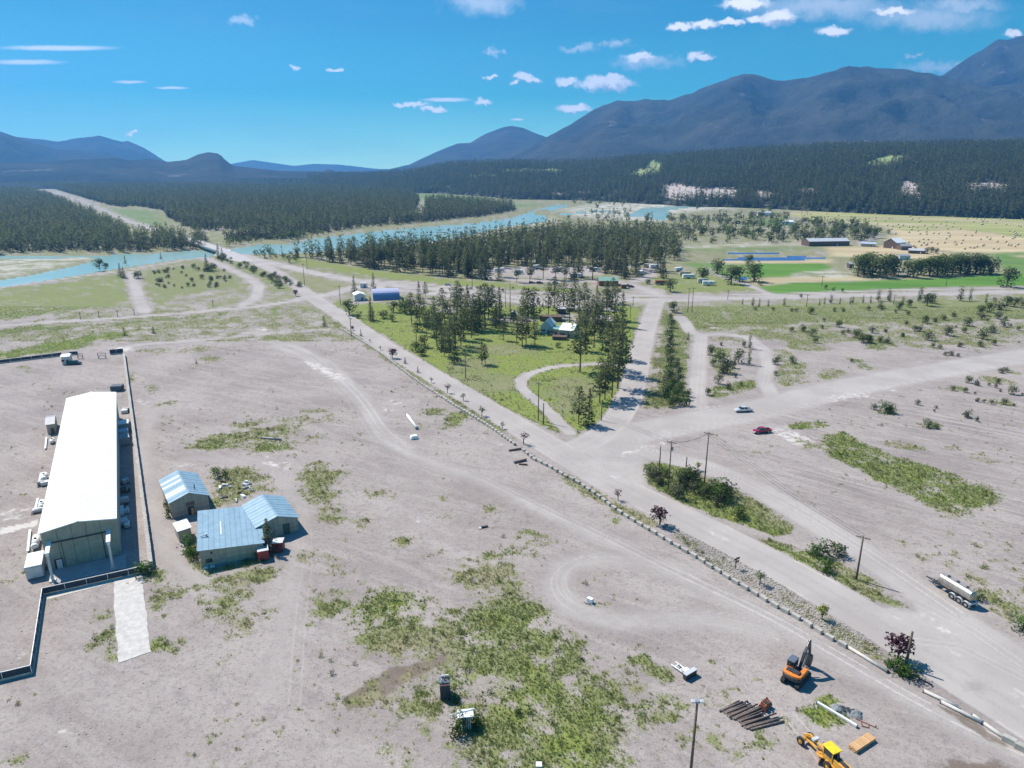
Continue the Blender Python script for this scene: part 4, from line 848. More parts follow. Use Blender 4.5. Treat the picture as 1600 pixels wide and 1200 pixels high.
scatter('conifer_forest', FM['fir'], np.stack([gx, gy, gx * 0], 1), hv(len(gx), 18, 30), 'distant blue dark forest on the valley floor under the foothills', 'forest', (1.3, 1.9))
# hill forest on the bench
bs = []; uu = np.arange(480, 2405, 1.0)
ncol, nrow = BI.shape
BVg = BV.reshape(ncol, nrow, 3)
m_ = 60000; cu = RNG.uniform(0, ncol - 1.01, m_); su = RNG.uniform(0, 71, m_)
i0 = cu.astype(int); j0 = su.astype(int); fu_ = (cu - i0)[:, None]; fv_ = (su - j0)[:, None]
p = (BVg[i0, j0] * (1 - fu_) + BVg[i0 + 1, j0] * fu_) * (1 - fv_) + (BVg[i0, j0 + 1] * (1 - fu_) + BVg[i0 + 1, j0 + 1] * fu_) * fv_
bu = 480 + cu * 4
pjx, pjy, _ = proj(p[:, 0], p[:, 1], p[:, 2])
keep = RNG.random(m_) < np.clip(1 - (bu - 1650) / 400, .35, 1)
BLUFF = ((1060, 298, 20, 10), (1078, 302, 24, 8), (1125, 303, 32, 8), (1190, 304, 20, 5), (1420, 296, 16, 13), (1430, 306, 12, 6), (1540, 293, 38, 9), (1565, 300, 12, 5), (1260, 298, 16, 4), (870, 303, 10, 2), (920, 300, 12, 2))
CLEAR = ((1023, 260, 12, 8), (1012, 270, 24, 6), (820, 268, 30, 3), (860, 267, 24, 3), (1395, 248, 22, 5), (1375, 255, 20, 6), (760, 275, 30, 2), (1240, 250, 12, 2))
bare = np.zeros(m_, bool)
for (a, b, rx, ry) in BLUFF + CLEAR:
    q = ((pjx - a) / rx) ** 2 + ((pjy - b) / ry) ** 2; bare |= q < RNG.uniform(.6, 1.4, m_)
vx, vy, _ = proj(BV[:, 0], BV[:, 1], BV[:, 2]); bc = np.zeros((len(BV), 4)); bc[:, 3] = 1
for c, L_ in ((0, BLUFF), (1, CLEAR)):
    for (a, b, rx, ry) in L_: bc[:, c] = np.maximum(bc[:, c], np.clip(1.25 - .6 * (((vx - a) / (rx * 1.2)) ** 2 + ((vy - b) / (ry * 1.3)) ** 2), 0, 1))
at_ = bench.data.attributes.new('bare', 'FLOAT_COLOR', 'POINT'); at_.data.foreach_set('color', bc.astype(np.float32).ravel())
keep &= ~bare | (RNG.random(m_) < .06)
keep &= (fbm(p[:, 0] / 130, p[:, 1] / 130, 55) > .30) | (RNG.random(m_) < .45)
scatter('hill_forest', FM['fir'], p[keep] - [0, 0, 1], hv(int(keep.sum()), 14, 26), 'dark conifer forest covering the long hill behind the hay field', 'forest', (.85, 1.3))

# ---- the air of the valley
hz = MB(); hz.box((0, 6400, 893), (30000, 15200, 1800))
hm = bpy.data.materials.new('air'); hm.use_nodes = True; hn = NT(hm.node_tree); hn.n.clear()
ho = hn.node('ShaderNodeOutputMaterial'); pv = hn.node('ShaderNodeVolumePrincipled')
pv.inputs['Color'].default_value = (.13, .41, .86, 1); pv.inputs['Density'].default_value = 0.95e-4; pv.inputs['Anisotropy'].default_value = 0.3
hn.l.new(pv.outputs[0], ho.inputs['Volume'])
haze = hz.obj('haze', hm); haze['kind'] = 'stuff'
# ================================================================== MATERIALS FOR BUILT THINGS
M_white = mat('white_metal_roof', (.86, .87, .86), .45, var=.03, scale=.3); M_wsh = mat('white_paint', (.78, .79, .80), .5, var=.06)
M_olive = mat('olive_siding', (.33, .315, .255), .8, var=.14, scale=.6); M_grey = mat('grey_metal', (.30, .31, .33), .55, .2, .15); M_lgrey = mat('light_grey_metal', (.55, .56, .58), .5, .2, .1)
M_dark = mat('dark_metal', (.055, .058, .066), .5, .2, .2); M_conc = mat('concrete', (.43, .405, .37), .9, var=.18, scale=.9, bump=.3, objvar=.35); M_concw = mat('pale_concrete', (.50, .475, .445), .9, var=.14, scale=.8, bump=.2)
M_fab = mat('fence_fabric', (.055, .06, .075), .9, var=.2); M_kerb = mat('kerb_concrete', (.52, .48, .42), .9, var=.15)
M_blue = mat('blue_roof', (.235, .36, .45), .5, .05, .10, scale=.5, objvar=.12); M_blue2 = mat('skylight_sheet', (.62, .72, .74), .4, var=.06); M_board = mat('weathered_boards', (.42, .38, .31), .9, var=.3, scale=1.2, objvar=.45)
M_tan = mat('tan_wall', (.42, .37, .30), .85, var=.15); M_red = mat('red_paint', (.42, .055, .045), .5, var=.15); M_dred = mat('dark_red_paint', (.16, .03, .035), .6, var=.15)
M_wood = mat('pole_wood', (.15, .11, .085), .9, var=.3, scale=2); M_log = mat('log_bark', (.20, .155, .135), .9, var=.35, scale=2, objvar=.6); M_lum = mat('fresh_lumber', (.56, .34, .17), .7, var=.2, scale=2)
M_glass = mat('glass', (.03, .04, .05), .12, var=.1, spec=.6); M_rub = mat('rubber', (.035, .033, .033), .85, var=.25); M_rim = mat('wheel_rim', (.55, .55, .55), .35, .6, .1)
M_steel = mat('polished_steel', (.42, .37, .32), .42, .7, .18, scale=1.2); M_org = mat('orange_paint', (.66, .21, .04), .5, var=.28, scale=3); M_yel = mat('yellow_paint', (.78, .56, .03), .5, var=.16, scale=3)
M_gorg = mat('amber_paint', (.66, .34, .06), .5, var=.2, scale=3); M_rust = mat('rusty_steel', (.24, .085, .045), .85, var=.3, scale=3); M_tarp = mat('grey_tarp', (.20, .215, .22), .7, var=.25, scale=1.2)
M_bblue = mat('blue_siding', (.12, .22, .42), .6, var=.1); M_lav = mat('lavender_roof', (.42, .43, .58), .5, var=.1); M_teal = mat('teal_roof', (.24, .42, .40), .6, var=.1); M_brown = mat('brown_wood', (.14, .09, .07), .85, var=.2)
M_crim = mat('crimson_paint', (.30, .015, .05), .3, coat=.4, var=.05); M_silver = mat('silver_paint', (.66, .67, .70), .3, .3, .05, coat=.4); M_navy = mat('navy_paint', (.03, .035, .06), .35, var=.1, coat=.3)
M_asph = mat('bridge_deck', (.43, .405, .39), .9, var=.06, scale=.2); M_bale = mat('hay_bale', (.50, .44, .30), .95, var=.2); M_porc = mat('insulator', (.30, .16, .14), .3, var=.1)
M_stone = mat('stone', (.42, .38, .35), .9, var=.2, scale=2, objvar=.4)
def L2(root_xy, rz, p):                        # world point -> thing's local frame
    dx, dy = p[0] - root_xy[0], p[1] - root_xy[1]; c, s = math.cos(-rz), math.sin(-rz)
    return (dx * c - dy * s, dx * s + dy * c)
def ang(a, b): return math.atan2(b[1] - a[1], b[0] - a[0])
# ================================================================== WAREHOUSE AND YARD
wo = (-90.3, 131.4); wr = math.radians(28.3)
wh = thing('warehouse', 'very long warehouse with a bright white low gable roof and olive end wall', 'warehouse', wo, wr)
HW, LW = 6.75, 99.0
m = MB()
n_ = 24
for k in range(n_):                                       # side walls in sheets with ribs
    y0 = LW * k / n_; y1 = LW * (k + 1) / n_ - .08
    pass
for sx in (-1, 1): m = MB(); m.box((sx * (HW - .15), LW / 2, 4.4), (.22, LW - .5, 8.8)); m.obj('side_wall', M_olive, wh)
m = MB()
m.prism([(-HW, 0), (HW, 0), (HW, 8.85), (0, 9.85), (-HW, 8.85)], LW - .3, LW - .1); m.obj('rear_wall', M_olive, wh)
for i, (xa, xb) in enumerate(((-HW, -4.0), (-4.0, -1.4), (-1.4, 1.2), (1.2, 3.8), (3.8, HW))):        # front wall sheets
    z = lambda x: 8.85 + (1 - abs(x) / HW) * 1.0
    m = MB(); ps = [(xa + .03, 0), (xb - .03, 0), (xb - .03, z(xb))] + ([(0, z(0))] if xa < 0 < xb else []) + [(xa + .03, z(xa))]
    m.prism(ps, .0 + .02 * (i % 2), .22); m.obj('wall_panel', M_olive, wh)
m = MB(); m.box((0, -.12, 6.1), (11.0, .25, .22)); m.box((-3.5, -.06, 3), (.08, .1, 6)); m.box((3.9, -.06, 3), (.08, .1, 6)); m.obj('door_header', M_dark, wh)
m = MB(); m.box((-4.6, -.06, 1.1), (1.5, .16, 2.3)); d_ = m.obj('door_frame', M_dark, wh)
m = MB(); m.box((-4.5, -.2, 1.05), (1.0, .1, 2.05)); m.obj('door', M_lgrey, wh)
for sx in (-1, 1):
    m = MB(); a = (sx * (HW + .35), 9.0 - .05, 0); 
    m.add([(sx * (HW + .35), -.5, 8.9), (0, -.5, 9.98), (0, LW + .3, 9.98), (sx * (HW + .35), LW + .3, 8.9), (sx * (HW + .35), -.5, 8.72), (0, -.5, 9.8), (0, LW + .3, 9.8), (sx * (HW + .35), LW + .3, 8.72)],
          [(0, 1, 2, 3), (7, 6, 5, 4), (0, 4, 5, 1), (2, 6, 7, 3), (0, 3, 7, 4), (1, 5, 6, 2)])
    for k in range(1, 66):
        y = LW * k / 66; m.add([(sx * (HW + .3), y - .04, 8.93), (sx * .1, y - .04, 9.99), (sx * .1, y + .04, 9.99), (sx * (HW + .3), y + .04, 8.93), (sx * (HW + .3), y, 8.98), (sx * .1, y, 10.03)], [(0, 1, 5, 4), (3, 4, 5, 2), (0, 4, 3), (1, 2, 5)])
    m.obj('roof', M_white, wh)
m = MB(); m.box((0, LW / 2, 10.0), (.5, LW + .8, .1)); m.obj('ridge_cap', M_white, wh)
for (bx, by, ty, wx, wy) in ((83, 908, 868, 78, 843), (177, 888.5, 850, 169, 825.5)):
    b = L2(wo, wr, G(bx, by)); hh = height_of(bx, by, ty)
    m = MB(); m.box((b[0], b[1], hh / 2), (.45, .55, hh)); m.box((b[0], b[1], .15), (1.1, 1.1, .3)); c_ = m.obj('crane_column', M_lgrey, wh)
    m = MB(); m.box((b[0], b[1] / 2 - .1, hh + .3), (.55, -b[1] + .6, .6)); m.box((b[0], b[1] / 2 - .1, hh + .66), (.8, -b[1] + .6, .12)); m.obj('crane_beam', M_wsh, wh)
# concrete aprons
def slab(name, pts, z0, z1, m_, parent=None):
    mb = MB(); n = len(pts); mb.add([(p[0], p[1], z0) for p in pts] + [(p[0], p[1], z1) for p in pts], [(k, (k + 1) % n, n + (k + 1) % n, n + k) for k in range(n)] + [tuple(range(n, 2 * n))])
    return mb.obj(name, m_, parent)
o = slab('concrete_apron', [G(*p) for p in ((70, 893), (186, 869), (196, 867), (198, 887), (82, 913), (73, 905))], -.1, .06, mat('apron_concrete', (.36, .34, .34), .9, var=.12, scale=.4)); o['kind'] = 'structure'
o = slab('concrete_apron', [G(*p) for p in ((72, 931), (182, 903), (183, 909), (74, 937))], -.1, .05, M_kerb); o['kind'] = 'structure'
pathw = thing('concrete_path', None, None, G(205, 970)); del_ = [k for k in ('label', 'category') if k in pathw.keys()]; pathw['kind'] = 'structure'
ox, oy = G(205, 970); rows_p = [((178, 906), (222, 895)), ((178.5, 935), (225, 927)), ((181, 990), (231, 976)), ((186, 1036), (235, 1019))]
for i in range(3):
    (a, b), (c, d) = rows_p[i], rows_p[i + 1]; pts = [G(*a), G(*b), G(*d), G(*c)]; pp = []
    for k in range(4):
        p, q = pts[k], pts[(k + 1) % 4]
        for t_ in range(8):
            f = t_ / 8; jx, jy = random.uniform(-.12, .12), random.uniform(-.12, .12); pp.append((p[0] + (q[0] - p[0]) * f - ox + jx, p[1] + (q[1] - p[1]) * f - oy + jy + (.05 if k == 0 else 0)))
    slab('slab', pp, -.1, .10 - .015 * i, M_concw, pathw)
# block wall, long and straight
def block_wall(a, b, label, name='block_wall', L=1.55, w=.85, h=.8, courses=2):
    rz = ang(a, b); n = int(math.hypot(b[0] - a[0], b[1] - a[1]) / L); r = thing(name, label, 'wall', a, rz)
    mb = MB(); mb.box((L / 2, 0, h / 2), (L - .05, w, h - .03)); me = mb.mesh('block', M_conc)
    for c in range(courses):
        for k in range(n):
            if c == 0 and courses == 2 and k * courses > 420: break
            o = bpy.data.objects.new('block', me); COL.objects.link(o); o.parent = r; o.location = (k * L + (L / 2 if c % 2 else 0), random.uniform(-.04, .04), c * h); o.rotation_euler = (0, 0, random.uniform(-.012, .012))
    return r
block_wall(G(194, 556), G(237, 890), 'long pale concrete block wall running straight beside the white-roofed warehouse', L=1.5)
def fence(pts, label, sp=3.6, h=1.55):
    W = [G(*p) for p in pts]; r = thing('yard_fence', label, 'fence', W[0])
    pm = MB(); pm.tube((0, 0, 0), (0, 0, h + .12), .06, None, 6); pme = pm.mesh('post', M_wsh)
    for i in range(len(W) - 1):
        a, b = W[i], W[i + 1]; d = math.hypot(b[0] - a[0], b[1] - a[1]); n = max(1, round(d / sp)); rz = ang(a, b); seg = d / n
        mb = MB(); mb.box((seg / 2, 0, h / 2 + .2), (seg - .05, .05, h - .4)); mb.box((seg / 2, 0, h + .03), (seg, .09, .09)); me = None
        fm = MB(); fm.box((seg / 2, 0, h / 2 + .12), (seg - .06, .04, h - .3)); fme = fm.mesh('fabric_panel', M_fab)
        rm = MB(); rm.box((seg / 2, 0, h + .02), (seg, .12, .10)); rme = rm.mesh('top_rail', M_lgrey)
        km = MB(); km.box((seg / 2, 0, .12), (seg - .02, .45, .24)); kme = km.mesh('base_kerb', M_kerb)
        for k in range(n):
            x, y = a[0] + (b[0] - a[0]) * k / n - W[0][0], a[1] + (b[1] - a[1]) * k / n - W[0][1]
            for nm, me, in (('fabric_panel', fme), ('top_rail', rme), ('base_kerb', kme), ('post', pme)):
                o = bpy.data.objects.new(nm, me); COL.objects.link(o); o.parent = r; o.location = (x, y, 0); o.rotation_euler = (0, 0, rz)
        o = bpy.data.objects.new('post', pme); COL.objects.link(o); o.parent = r; o.location = (b[0] - W[0][0], b[1] - W[0][1], 0)
    return r
fence([(233, 893), (68, 930), (50, 1052), (-90, 1086)], 'low dark yard fence bending round the front corner of the warehouse yard')
fence([(-120, 583), (0, 568), (97, 556)], 'dark yard fence left of the small gatehouse'); fence([(109, 555), (122, 554)], 'short dark fence piece between gatehouse and yard gate'); fence([(172, 554), (193, 552)], 'short dark fence piece right of the yard gate', 3.2, 2.2)
def gate(pxs_, py, label, h):
    a, b = G(pxs_[0], py), G(pxs_[1], py); r = thing('yard_gate', label, 'gate', a, ang(a, b)); d = math.hypot(b[0] - a[0], b[1] - a[1])
    for x in (0, d): m = MB(); m.tube((x, 0, 0), (x, 0, h), .12, None, 6); m.obj('post', M_dark, r)
    m = MB()
    for z in (.2, h * .5, h): m.tube((0, 0, z), (d, 0, z), .07, None, 5)
    m.tube((0, 0, .2), (d / 2, 0, h), .05, None, 5); m.tube((d, 0, .2), (d / 2, 0, h), .05, None, 5); m.obj('rail', M_dark, r)
    return r
gate((154, 166), 560.5, 'dark steel gate leaf standing open on the right of the yard entrance', 2.6); gate((122, 130), 561, 'low gate leaf next to the black car by the gatehouse', 2.4)
def box_building(name, label, cat, px0, py0, px1, py1, depth, h, rh, mw, mr, rz=None, ridge='x', eave=.3, door=True, windows=2, mono=0.0):
    """front edge from pixel 0 to pixel 1 on the ground, pushed back by depth"""
    a, b = G(px0, py0), G(px1, py1); rz = ang(a, b) if rz is None else rz; wdt = math.hypot(b[0] - a[0], b[1] - a[1]); r = thing(name, label, cat, a, rz)
    nb = max(3, int(wdt / 1.2)); m = MB()
    if ridge == 'y':                                # gable faces the viewer
        prof = [(0, 0), (wdt, 0), (wdt, h), (wdt / 2, h + rh), (0, h)]
        m.prism(prof, 0, .12); m.prism(prof, depth - .12, depth)
        for x in (.06, wdt - .06): m.box((x, depth / 2, h / 2), (.12, depth - .26, h))
    else:
        m.box((wdt / 2, .06, h / 2), (wdt, .12, h)); m.box((wdt / 2, depth - .06, h / 2), (wdt, .12, h))
        if mono: pr_ = [(0, 0), (0, h)]
        for x in (.06, wdt - .06): m.add([(x + s_, y, z) for s_ in (-.06, .06) for (y, z) in ((.13, 0), (depth - .13, 0), (depth - .13, h), (depth / 2, h + rh), (.13, h))], [(0, 1, 2, 3, 4), (9, 8, 7, 6, 5), (0, 5, 6, 1), (1, 6, 7, 2), (2, 7, 8, 3), (3, 8, 9, 4), (4, 9, 5, 0)])
    m.obj('wall', mw, r)
    e = eave
    for sd in (0, 1):
        m = MB()
        if ridge == 'y':
            x0 = -e if sd == 0 else wdt + e; k = rh / (wdt / 2); z0 = h - k * e + .06; q = [(x0, -e, z0), (wdt / 2, -e, h + rh + .06), (wdt / 2, depth + e, h + rh + .06), (x0, depth + e, z0)]
        else:
            y0 = -e if sd == 0 else depth + e; k = rh / (depth / 2); z0 = h - k * e + .06; q = [(-e, y0, z0), (-e, depth / 2, h + rh + .06), (wdt + e, depth / 2, h + rh + .06), (wdt + e, y0, z0)]
        m.add([p for p in q] + [(p[0], p[1], p[2] + .1) for p in q], [(0, 1, 2, 3), (7, 6, 5, 4), (0, 4, 5, 1), (1, 5, 6, 2), (2, 6, 7, 3), (3, 7, 4, 0)]); m.obj('roof', mr, r)
    if door: m = MB(); m.box((wdt * .7, -.03, 1.0), (1.0, .1, 2.0)); m.obj('door', M_brown if mw is not M_brown else M_wsh, r)
    for k in range(windows): m = MB(); m.box((wdt * (.15 + .35 * k / max(1, windows)), -.03, 1.7), (1.1, .08, .9)); m.obj('window', M_glass, r)
    return r
box_building('gatehouse', 'small grey gatehouse cabin by the yard entrance, black car beside it', 'cabin', 97.5, 570, 110, 569, 5, 3.4, .5, M_lgrey, M_lgrey, ridge='x', windows=1)
# ---------------------------------------------------------------- boxes, containers, racks round the warehouse
def container(label, px, py, L, Wd, h, rz, mt, mr=None, name='container', cat='container', ribs=True):
    r = thing(name, label, cat, G(px, py), rz); m = MB(); m.box((0, 0, h / 2 + .1), (L, Wd, h - .2)); m.obj('body', mt, r, bevel=.03)
    m = MB()
    if ribs:
        n = int(L / .5)
        for k in range(n):
            for sy in (-1, 1): m.box((-L / 2 + (k + .5) * L / n, sy * (Wd / 2 + .03), h / 2 + .1), (.14, .05, h - .5))
        for k in range(int(Wd / .5)):
            for sx in (-1, 1): m.box((sx * (L / 2 + .03), -Wd / 2 + (k + .5) * Wd / int(Wd / .5), h / 2 + .1), (.05, .14, h - .5))
        m.obj('rib', mt, r)
    m = MB(); m.box((0, 0, h + .03), (L + .08, Wd + .08, .12)); m.obj('roof', mr or mt, r)
    m = MB(); m.box((-L / 2 - .07, 0, h / 2), (.05, Wd * .9, h - .5)); m.obj('door', mt, r)
    return r
R = math.radians
container('white topped grey storage container left of the warehouse front corner', 58, 893, 6.2, 2.9, 2.9, wr + R(90), M_lgrey, M_wsh, name='storage_container')
box_building('lean_shed', 'grey roofed shed with tan walls on the left side of the warehouse', 'shed', 75, 679, 86, 676, 9, 3.2, .9, M_tan, M_grey, rz=wr, ridge='x', windows=0)
container('white topped box container farthest back on the right side of the warehouse', 190, 673, 4.6, 4.0, 2.8, wr, M_grey, M_wsh, name='storage_container'); container('small bluish box container in the middle of three right of the warehouse', 189, 684, 4.4, 2.6, 2.4, wr, mat('pale_blue', (.38, .48, .60), .5), None, name='storage_container')
container('grey box container nearest of three right of the warehouse', 191, 694, 4.2, 3.6, 2.4, wr + .1, M_grey, None, name='storage_container'); container('dark grey skip box alone in the yard by the long block wall', 184, 610, 3.8, 3.2, 2.0, .2, mat('slate', (.10, .11, .14), .7), None, name='skip_box', cat='skip')
def pallet_load(label, px, py, dims, mt, rz=None, name='pallet_load', cat='pallet'):
    rz = wr if rz is None else rz; r = thing(name, label, cat, G(px, py), rz); m = MB()
    for k in range(5): m.box((0, (k - 2) * dims[1] / 5, .14), (dims[0], dims[1] / 7, .04))
    for k in (-1, 0, 1): m.box((k * dims[0] / 2.3, 0, .06), (.1, dims[1], .11))
    m.obj('pallet', M_brown, r); rnd = random.Random(px * 7 + py)
    for k in range(4): m = MB(); m.box((rnd.uniform(-.2, .2) * dims[0], rnd.uniform(-.3, .3) * dims[1], .16 + dims[2] * .5 * rnd.uniform(.7, 1)), (dims[0] * rnd.uniform(.4, .8), dims[1] * rnd.uniform(.3, .6), dims[2] * rnd.uniform(.7, 1)), rz=rnd.uniform(-.1, .1)); m.obj('crate', mt if k % 2 else M_lgrey, r, bevel=.03)
    return r
for (px, py, dm, mt, lb) in ((195, 755, (2, 2.2, 1.2), M_grey, 'grey pallet load right of the warehouse, farthest of the loads near its front half'), (195, 768, (2.6, 2.4, 1.0), M_brown, 'brown and grey pallet load beside the right warehouse wall'), (193, 787, (2.4, 3, 1.3), M_lgrey, 'cluttered pale pallet load in the shade right of the warehouse'),
                             (196, 800, (1.6, 3, .9), M_red, 'pallet load with reddish crates right of the warehouse'), (191, 820, (2.6, 3.4, 1.3), M_lgrey, 'pale wrapped pallet load close to the warehouse front right corner'), (200, 822, (1.4, 3.2, .8), M_wsh, 'flat white pallet load at the edge of the warehouse shadow'),
                             (197, 644, (3.0, 3.0, 1.2), mat('greenish_scrap', (.33, .38, .35), .7), 'greenish heap of scrap against the long block wall')): pallet_load(lb, px, py, dm, mt)
container('long white box lying on the right side of the warehouse', 190.5, 801, 4.6, .9, .9, wr + R(90), M_wsh, None, name='long_crate', cat='crate', ribs=False)
def rack(label, px0, py0, px1, py1, mt, w_=.5, h=.5, name='steel_beam', cat='beam'):
    a, b = G(px0, py0), G(px1, py1); r = thing(name, label, cat, a, ang(a, b)); d = math.hypot(b[0] - a[0], b[1] - a[1]); m = MB()
    m.box((d / 2, 0, h - .04), (d, w_, .08)); m.box((d / 2, 0, .06), (d, w_, .08)); m.box((d / 2, 0, h / 2), (d, .08, h - .1)); m.obj('beam', mt, r); m = MB()
    for x in (.1 * d, .9 * d): m.box((x, 0, .02), (.25, w_ * 1.6, .12))
    m.obj('bearer', M_wood, r); return r
rack('pale steel beam lying left of the warehouse behind the red machine', 73, 685, 71, 703, M_lgrey); rack('pale steel beam lying left of the warehouse by the white tank', 64.5, 741, 61, 759, M_lgrey); rack('pale steel beam left of the warehouse near its middle', 59.5, 781, 55, 801, M_lgrey)
rack('pale steel beam nearest the front left corner of the warehouse', 47.5, 830, 44, 864, M_lgrey)
pallet_load('grey rack of parts left of the warehouse beside the white tank', 68, 758, (2.6, 2.6, 1.2), M_grey); pallet_load('grey rack of parts left of the warehouse near its front', 59, 801, (2.6, 2.0, 1.0), M_lgrey)
def tank(label, px, py, L, r_, rz, mt, name='white_tank', cat='tank'):
    r = thing(name, label, cat, G(px, py), rz); m = MB(); m.tube((-L / 2, 0, r_ + .2), (L / 2, 0, r_ + .2), r_, None, 14); m.tube((L / 2, 0, r_ + .2), (L / 2 + r_ * .5, 0, r_ + .2), r_, r_ * .5, 14); m.tube((-L / 2 - r_ * .5, 0, r_ + .2), (-L / 2, 0, r_ + .2), r_ * .5, r_, 14); m.obj('shell', mt, r, True)
    m = MB(); m.tube((0, 0, 2 * r_), (0, 0, 2 * r_ + .4), .25, None, 8); m.obj('hatch', M_dark, r); m = MB(); m.box((-L * .3, 0, .2), (.2, r_ * 1.6, .4)); m.box((L * .3, 0, .2), (.2, r_ * 1.6, .4)); m.obj('cradle', M_grey, r); return r
tank('white tank with a dark hatch left of the warehouse', 70, 750, 3.0, .8, wr + R(90), M_wsh); tank('white tank lying behind the storage container', 57, 852, 4.6, .75, wr + R(90), M_wsh); tank('white tank partly hidden by the warehouse roof edge', 66, 793, 3.0, .7, wr + R(90), M_wsh); tank('small white tank beside the grey roofed shed', 82, 692, 2.4, .6, wr + R(90), M_wsh)
# ---------------------------------------------------------------- blue roofed sheds
def boards(r, wdt, h, depth, top, y0=0.0, name='board', step=.42, mt=None):
    """vertical boards on the front wall, height given by top(x)"""
    n = int(wdt / step)
    for k in range(n):
        x = (k + .5) * wdt / n; m = MB(); hh = top(x); m.box((0, 0, hh / 2), (wdt / n - .05, .06, hh - .08)); o = m.obj(name, mt or M_board, r); o.location = (x, y0 - random.uniform(.02, .07), .02)
def sheet_roof(r, rows, cols, fn, mt, skip=()):
    for i in range(cols):
        m = MB(); u0, u1 = i / cols + .002, (i + 1) / cols - .002; vs = []
        for (u, v) in ((u0, 0), (u1, 0), (u1, 1), (u0, 1)): vs.append(fn(u, v))
        N_ = (Vector(vs[1]) - Vector(vs[0])).cross(Vector(vs[3]) - Vector(vs[0])).normalized(); N_ = N_ if N_.z > 0 else -N_
        lift = .01 + .012 * (i % 2); m.add([tuple(Vector(p) + N_ * lift) for p in vs] + [tuple(Vector(p) + N_ * (lift + .06)) for p in vs], [(3, 2, 1, 0), (4, 5, 6, 7), (0, 1, 5, 4), (1, 2, 6, 5), (2, 3, 7, 6), (3, 0, 4, 7)])
        # standing rib
        a, b = Vector(fn(u0, 0)), Vector(fn(u0, 1)); m.tube(a + N_ * (lift + .07), b + N_ * (lift + .07), .04, None, 4)
        m.obj('roof_sheet', M_blue2 if i in skip else mt, r)
def shed(name, label, a, b, depth, h0, h1, rh, skipL=(), skipR=(), cols=10):
    rz = ang(a, b); w_ = math.hypot(b[0] - a[0], b[1] - a[1]); r = thing(name, label, 'shed', a, rz); m = MB()
    top = (lambda x: h0 + (h1 - h0) * x / w_ + rh * (1 - abs(2 * x / w_ - 1)))
    prof = [(0, 0), (w_, 0), (w_, top(w_)), (w_ / 2, top(w_ / 2)), (0, top(0))]
    m.prism(prof, .05, .2); m.prism(prof, depth - .2, depth)
    for x in (.08, w_ - .08): m.box((x, depth / 2, top(x) / 2 - .05), (.14, depth - .42, top(x) - .12))
    m.obj('wall', M_board, r); boards(r, w_, 0, 0, top)
    e = .4; sl = rh / (w_ / 2)
    if rh > .01:
        sheet_roof(r, 1, cols, lambda u, v: (-e + (w_ / 2 + e) * v, -e + (depth + 2 * e) * u, top(0) - sl * e + (top(w_ / 2) - top(0) + sl * e) * v + .05), M_blue, skipL)
        sheet_roof(r, 1, cols, lambda u, v: (w_ + e - (w_ / 2 + e) * v, -e + (depth + 2 * e) * u, top(w_) - sl * e + (top(w_ / 2) - top(w_) + sl * e) * v + .05), M_blue, skipR)
        m = MB(); m.box((w_ / 2, depth / 2, top(w_ / 2) + .12), (.35, depth + 2 * e, .08)); m.obj('ridge_cap', M_blue, r)
    else:
        sheet_roof(r, 1, cols, lambda u, v: (-e + (w_ + 2 * e) * u, -e + (depth + 2 * e) * v, top(0) + (top(w_) - top(0)) * u + .05), M_blue, skipL)
    return r, w_, top
A0, A1 = G(270, 811), G(328, 797)
ra, wa, ta = shed('blue_roofed_shed', 'blue metal roofed plank shed with pale skylight strips, farthest left of three', A0, A1, 15.0, 4.3, 4.0, 1.6, skipL=(2, 3, 8, 6), cols=11)
m = MB(); m.box((wa * .5, -.1, 2.9), (1.9, .1, .9)); m.obj('window', M_glass, ra); m = MB(); m.box((wa * .5, -.14, 1.1), (1.4, .1, 2.2)); m.obj('door', M_dark, ra); m = MB(); m.box((wa * .53, -.5, 1.0), (.5, .4, 2.0), rx=.2); m.obj('leaning_board', M_lum, ra)
m = MB(); m.tube((wa * .72, 3.0, 4.6), (wa * .72, 3.0, 6.3), .12, None, 8); m.obj('chimney', M_dark, ra)
B0, B1 = G(315, 888), G(413, 869)
rb, wb, tb = shed('blue_roofed_shed', 'large flat blue roofed plank shed in the middle of three, white strip on roof', B0, B1, 18.6, 4.2, 3.2, 0.0, cols=12)
m = MB(); m.box((wb * .13, -.1, 1.5), (1.3, .1, .9)); m.obj('window', M_glass, rb); m = MB(); m.box((wb * .34, -.12, 1.1), (1.2, .1, 2.2)); m.obj('door', M_grey, rb); m = MB(); m.box((wb * .18, -.12, 3.2), (.35, .25, .45)); m.obj('vent', M_dark, rb)
m = MB(); m.box((wb * .35, 9.0, 4.0), (.22, 6.4, .08)); m.obj('roof_strip', M_wsh, rb); m = MB(); m.tube((wb * .02, 5.5, 4.6), (wb * .12, 5.7, 4.6), .14, None, 8); m.tube((wb * .12, 5.7, 4.1), (wb * .12, 5.7, 4.9), .2, None, 8); m.obj('flue_pipe', M_lgrey, rb)
C0, C1 = G(404, 846), G(467, 829)
rc, wc, tcc = shed('blue_roofed_shed', 'blue gable roofed plank shed with a dark door, rightmost of three', C0, C1, 12.5, 3.6, 3.4, 1.5, cols=9)
m = MB(); m.box((wc * .70, -.12, 1.3), (1.5, .1, 2.6)); m.obj('door', mat('green_door', (.06, .10, .07), .7), rc); m = MB(); m.box((wc * .5, -.1, 1.3), (1.6, .08, 2.5)); m.obj('sliding_door', M_tan, rc)
D0, D1 = G(281, 848), G(299, 843)
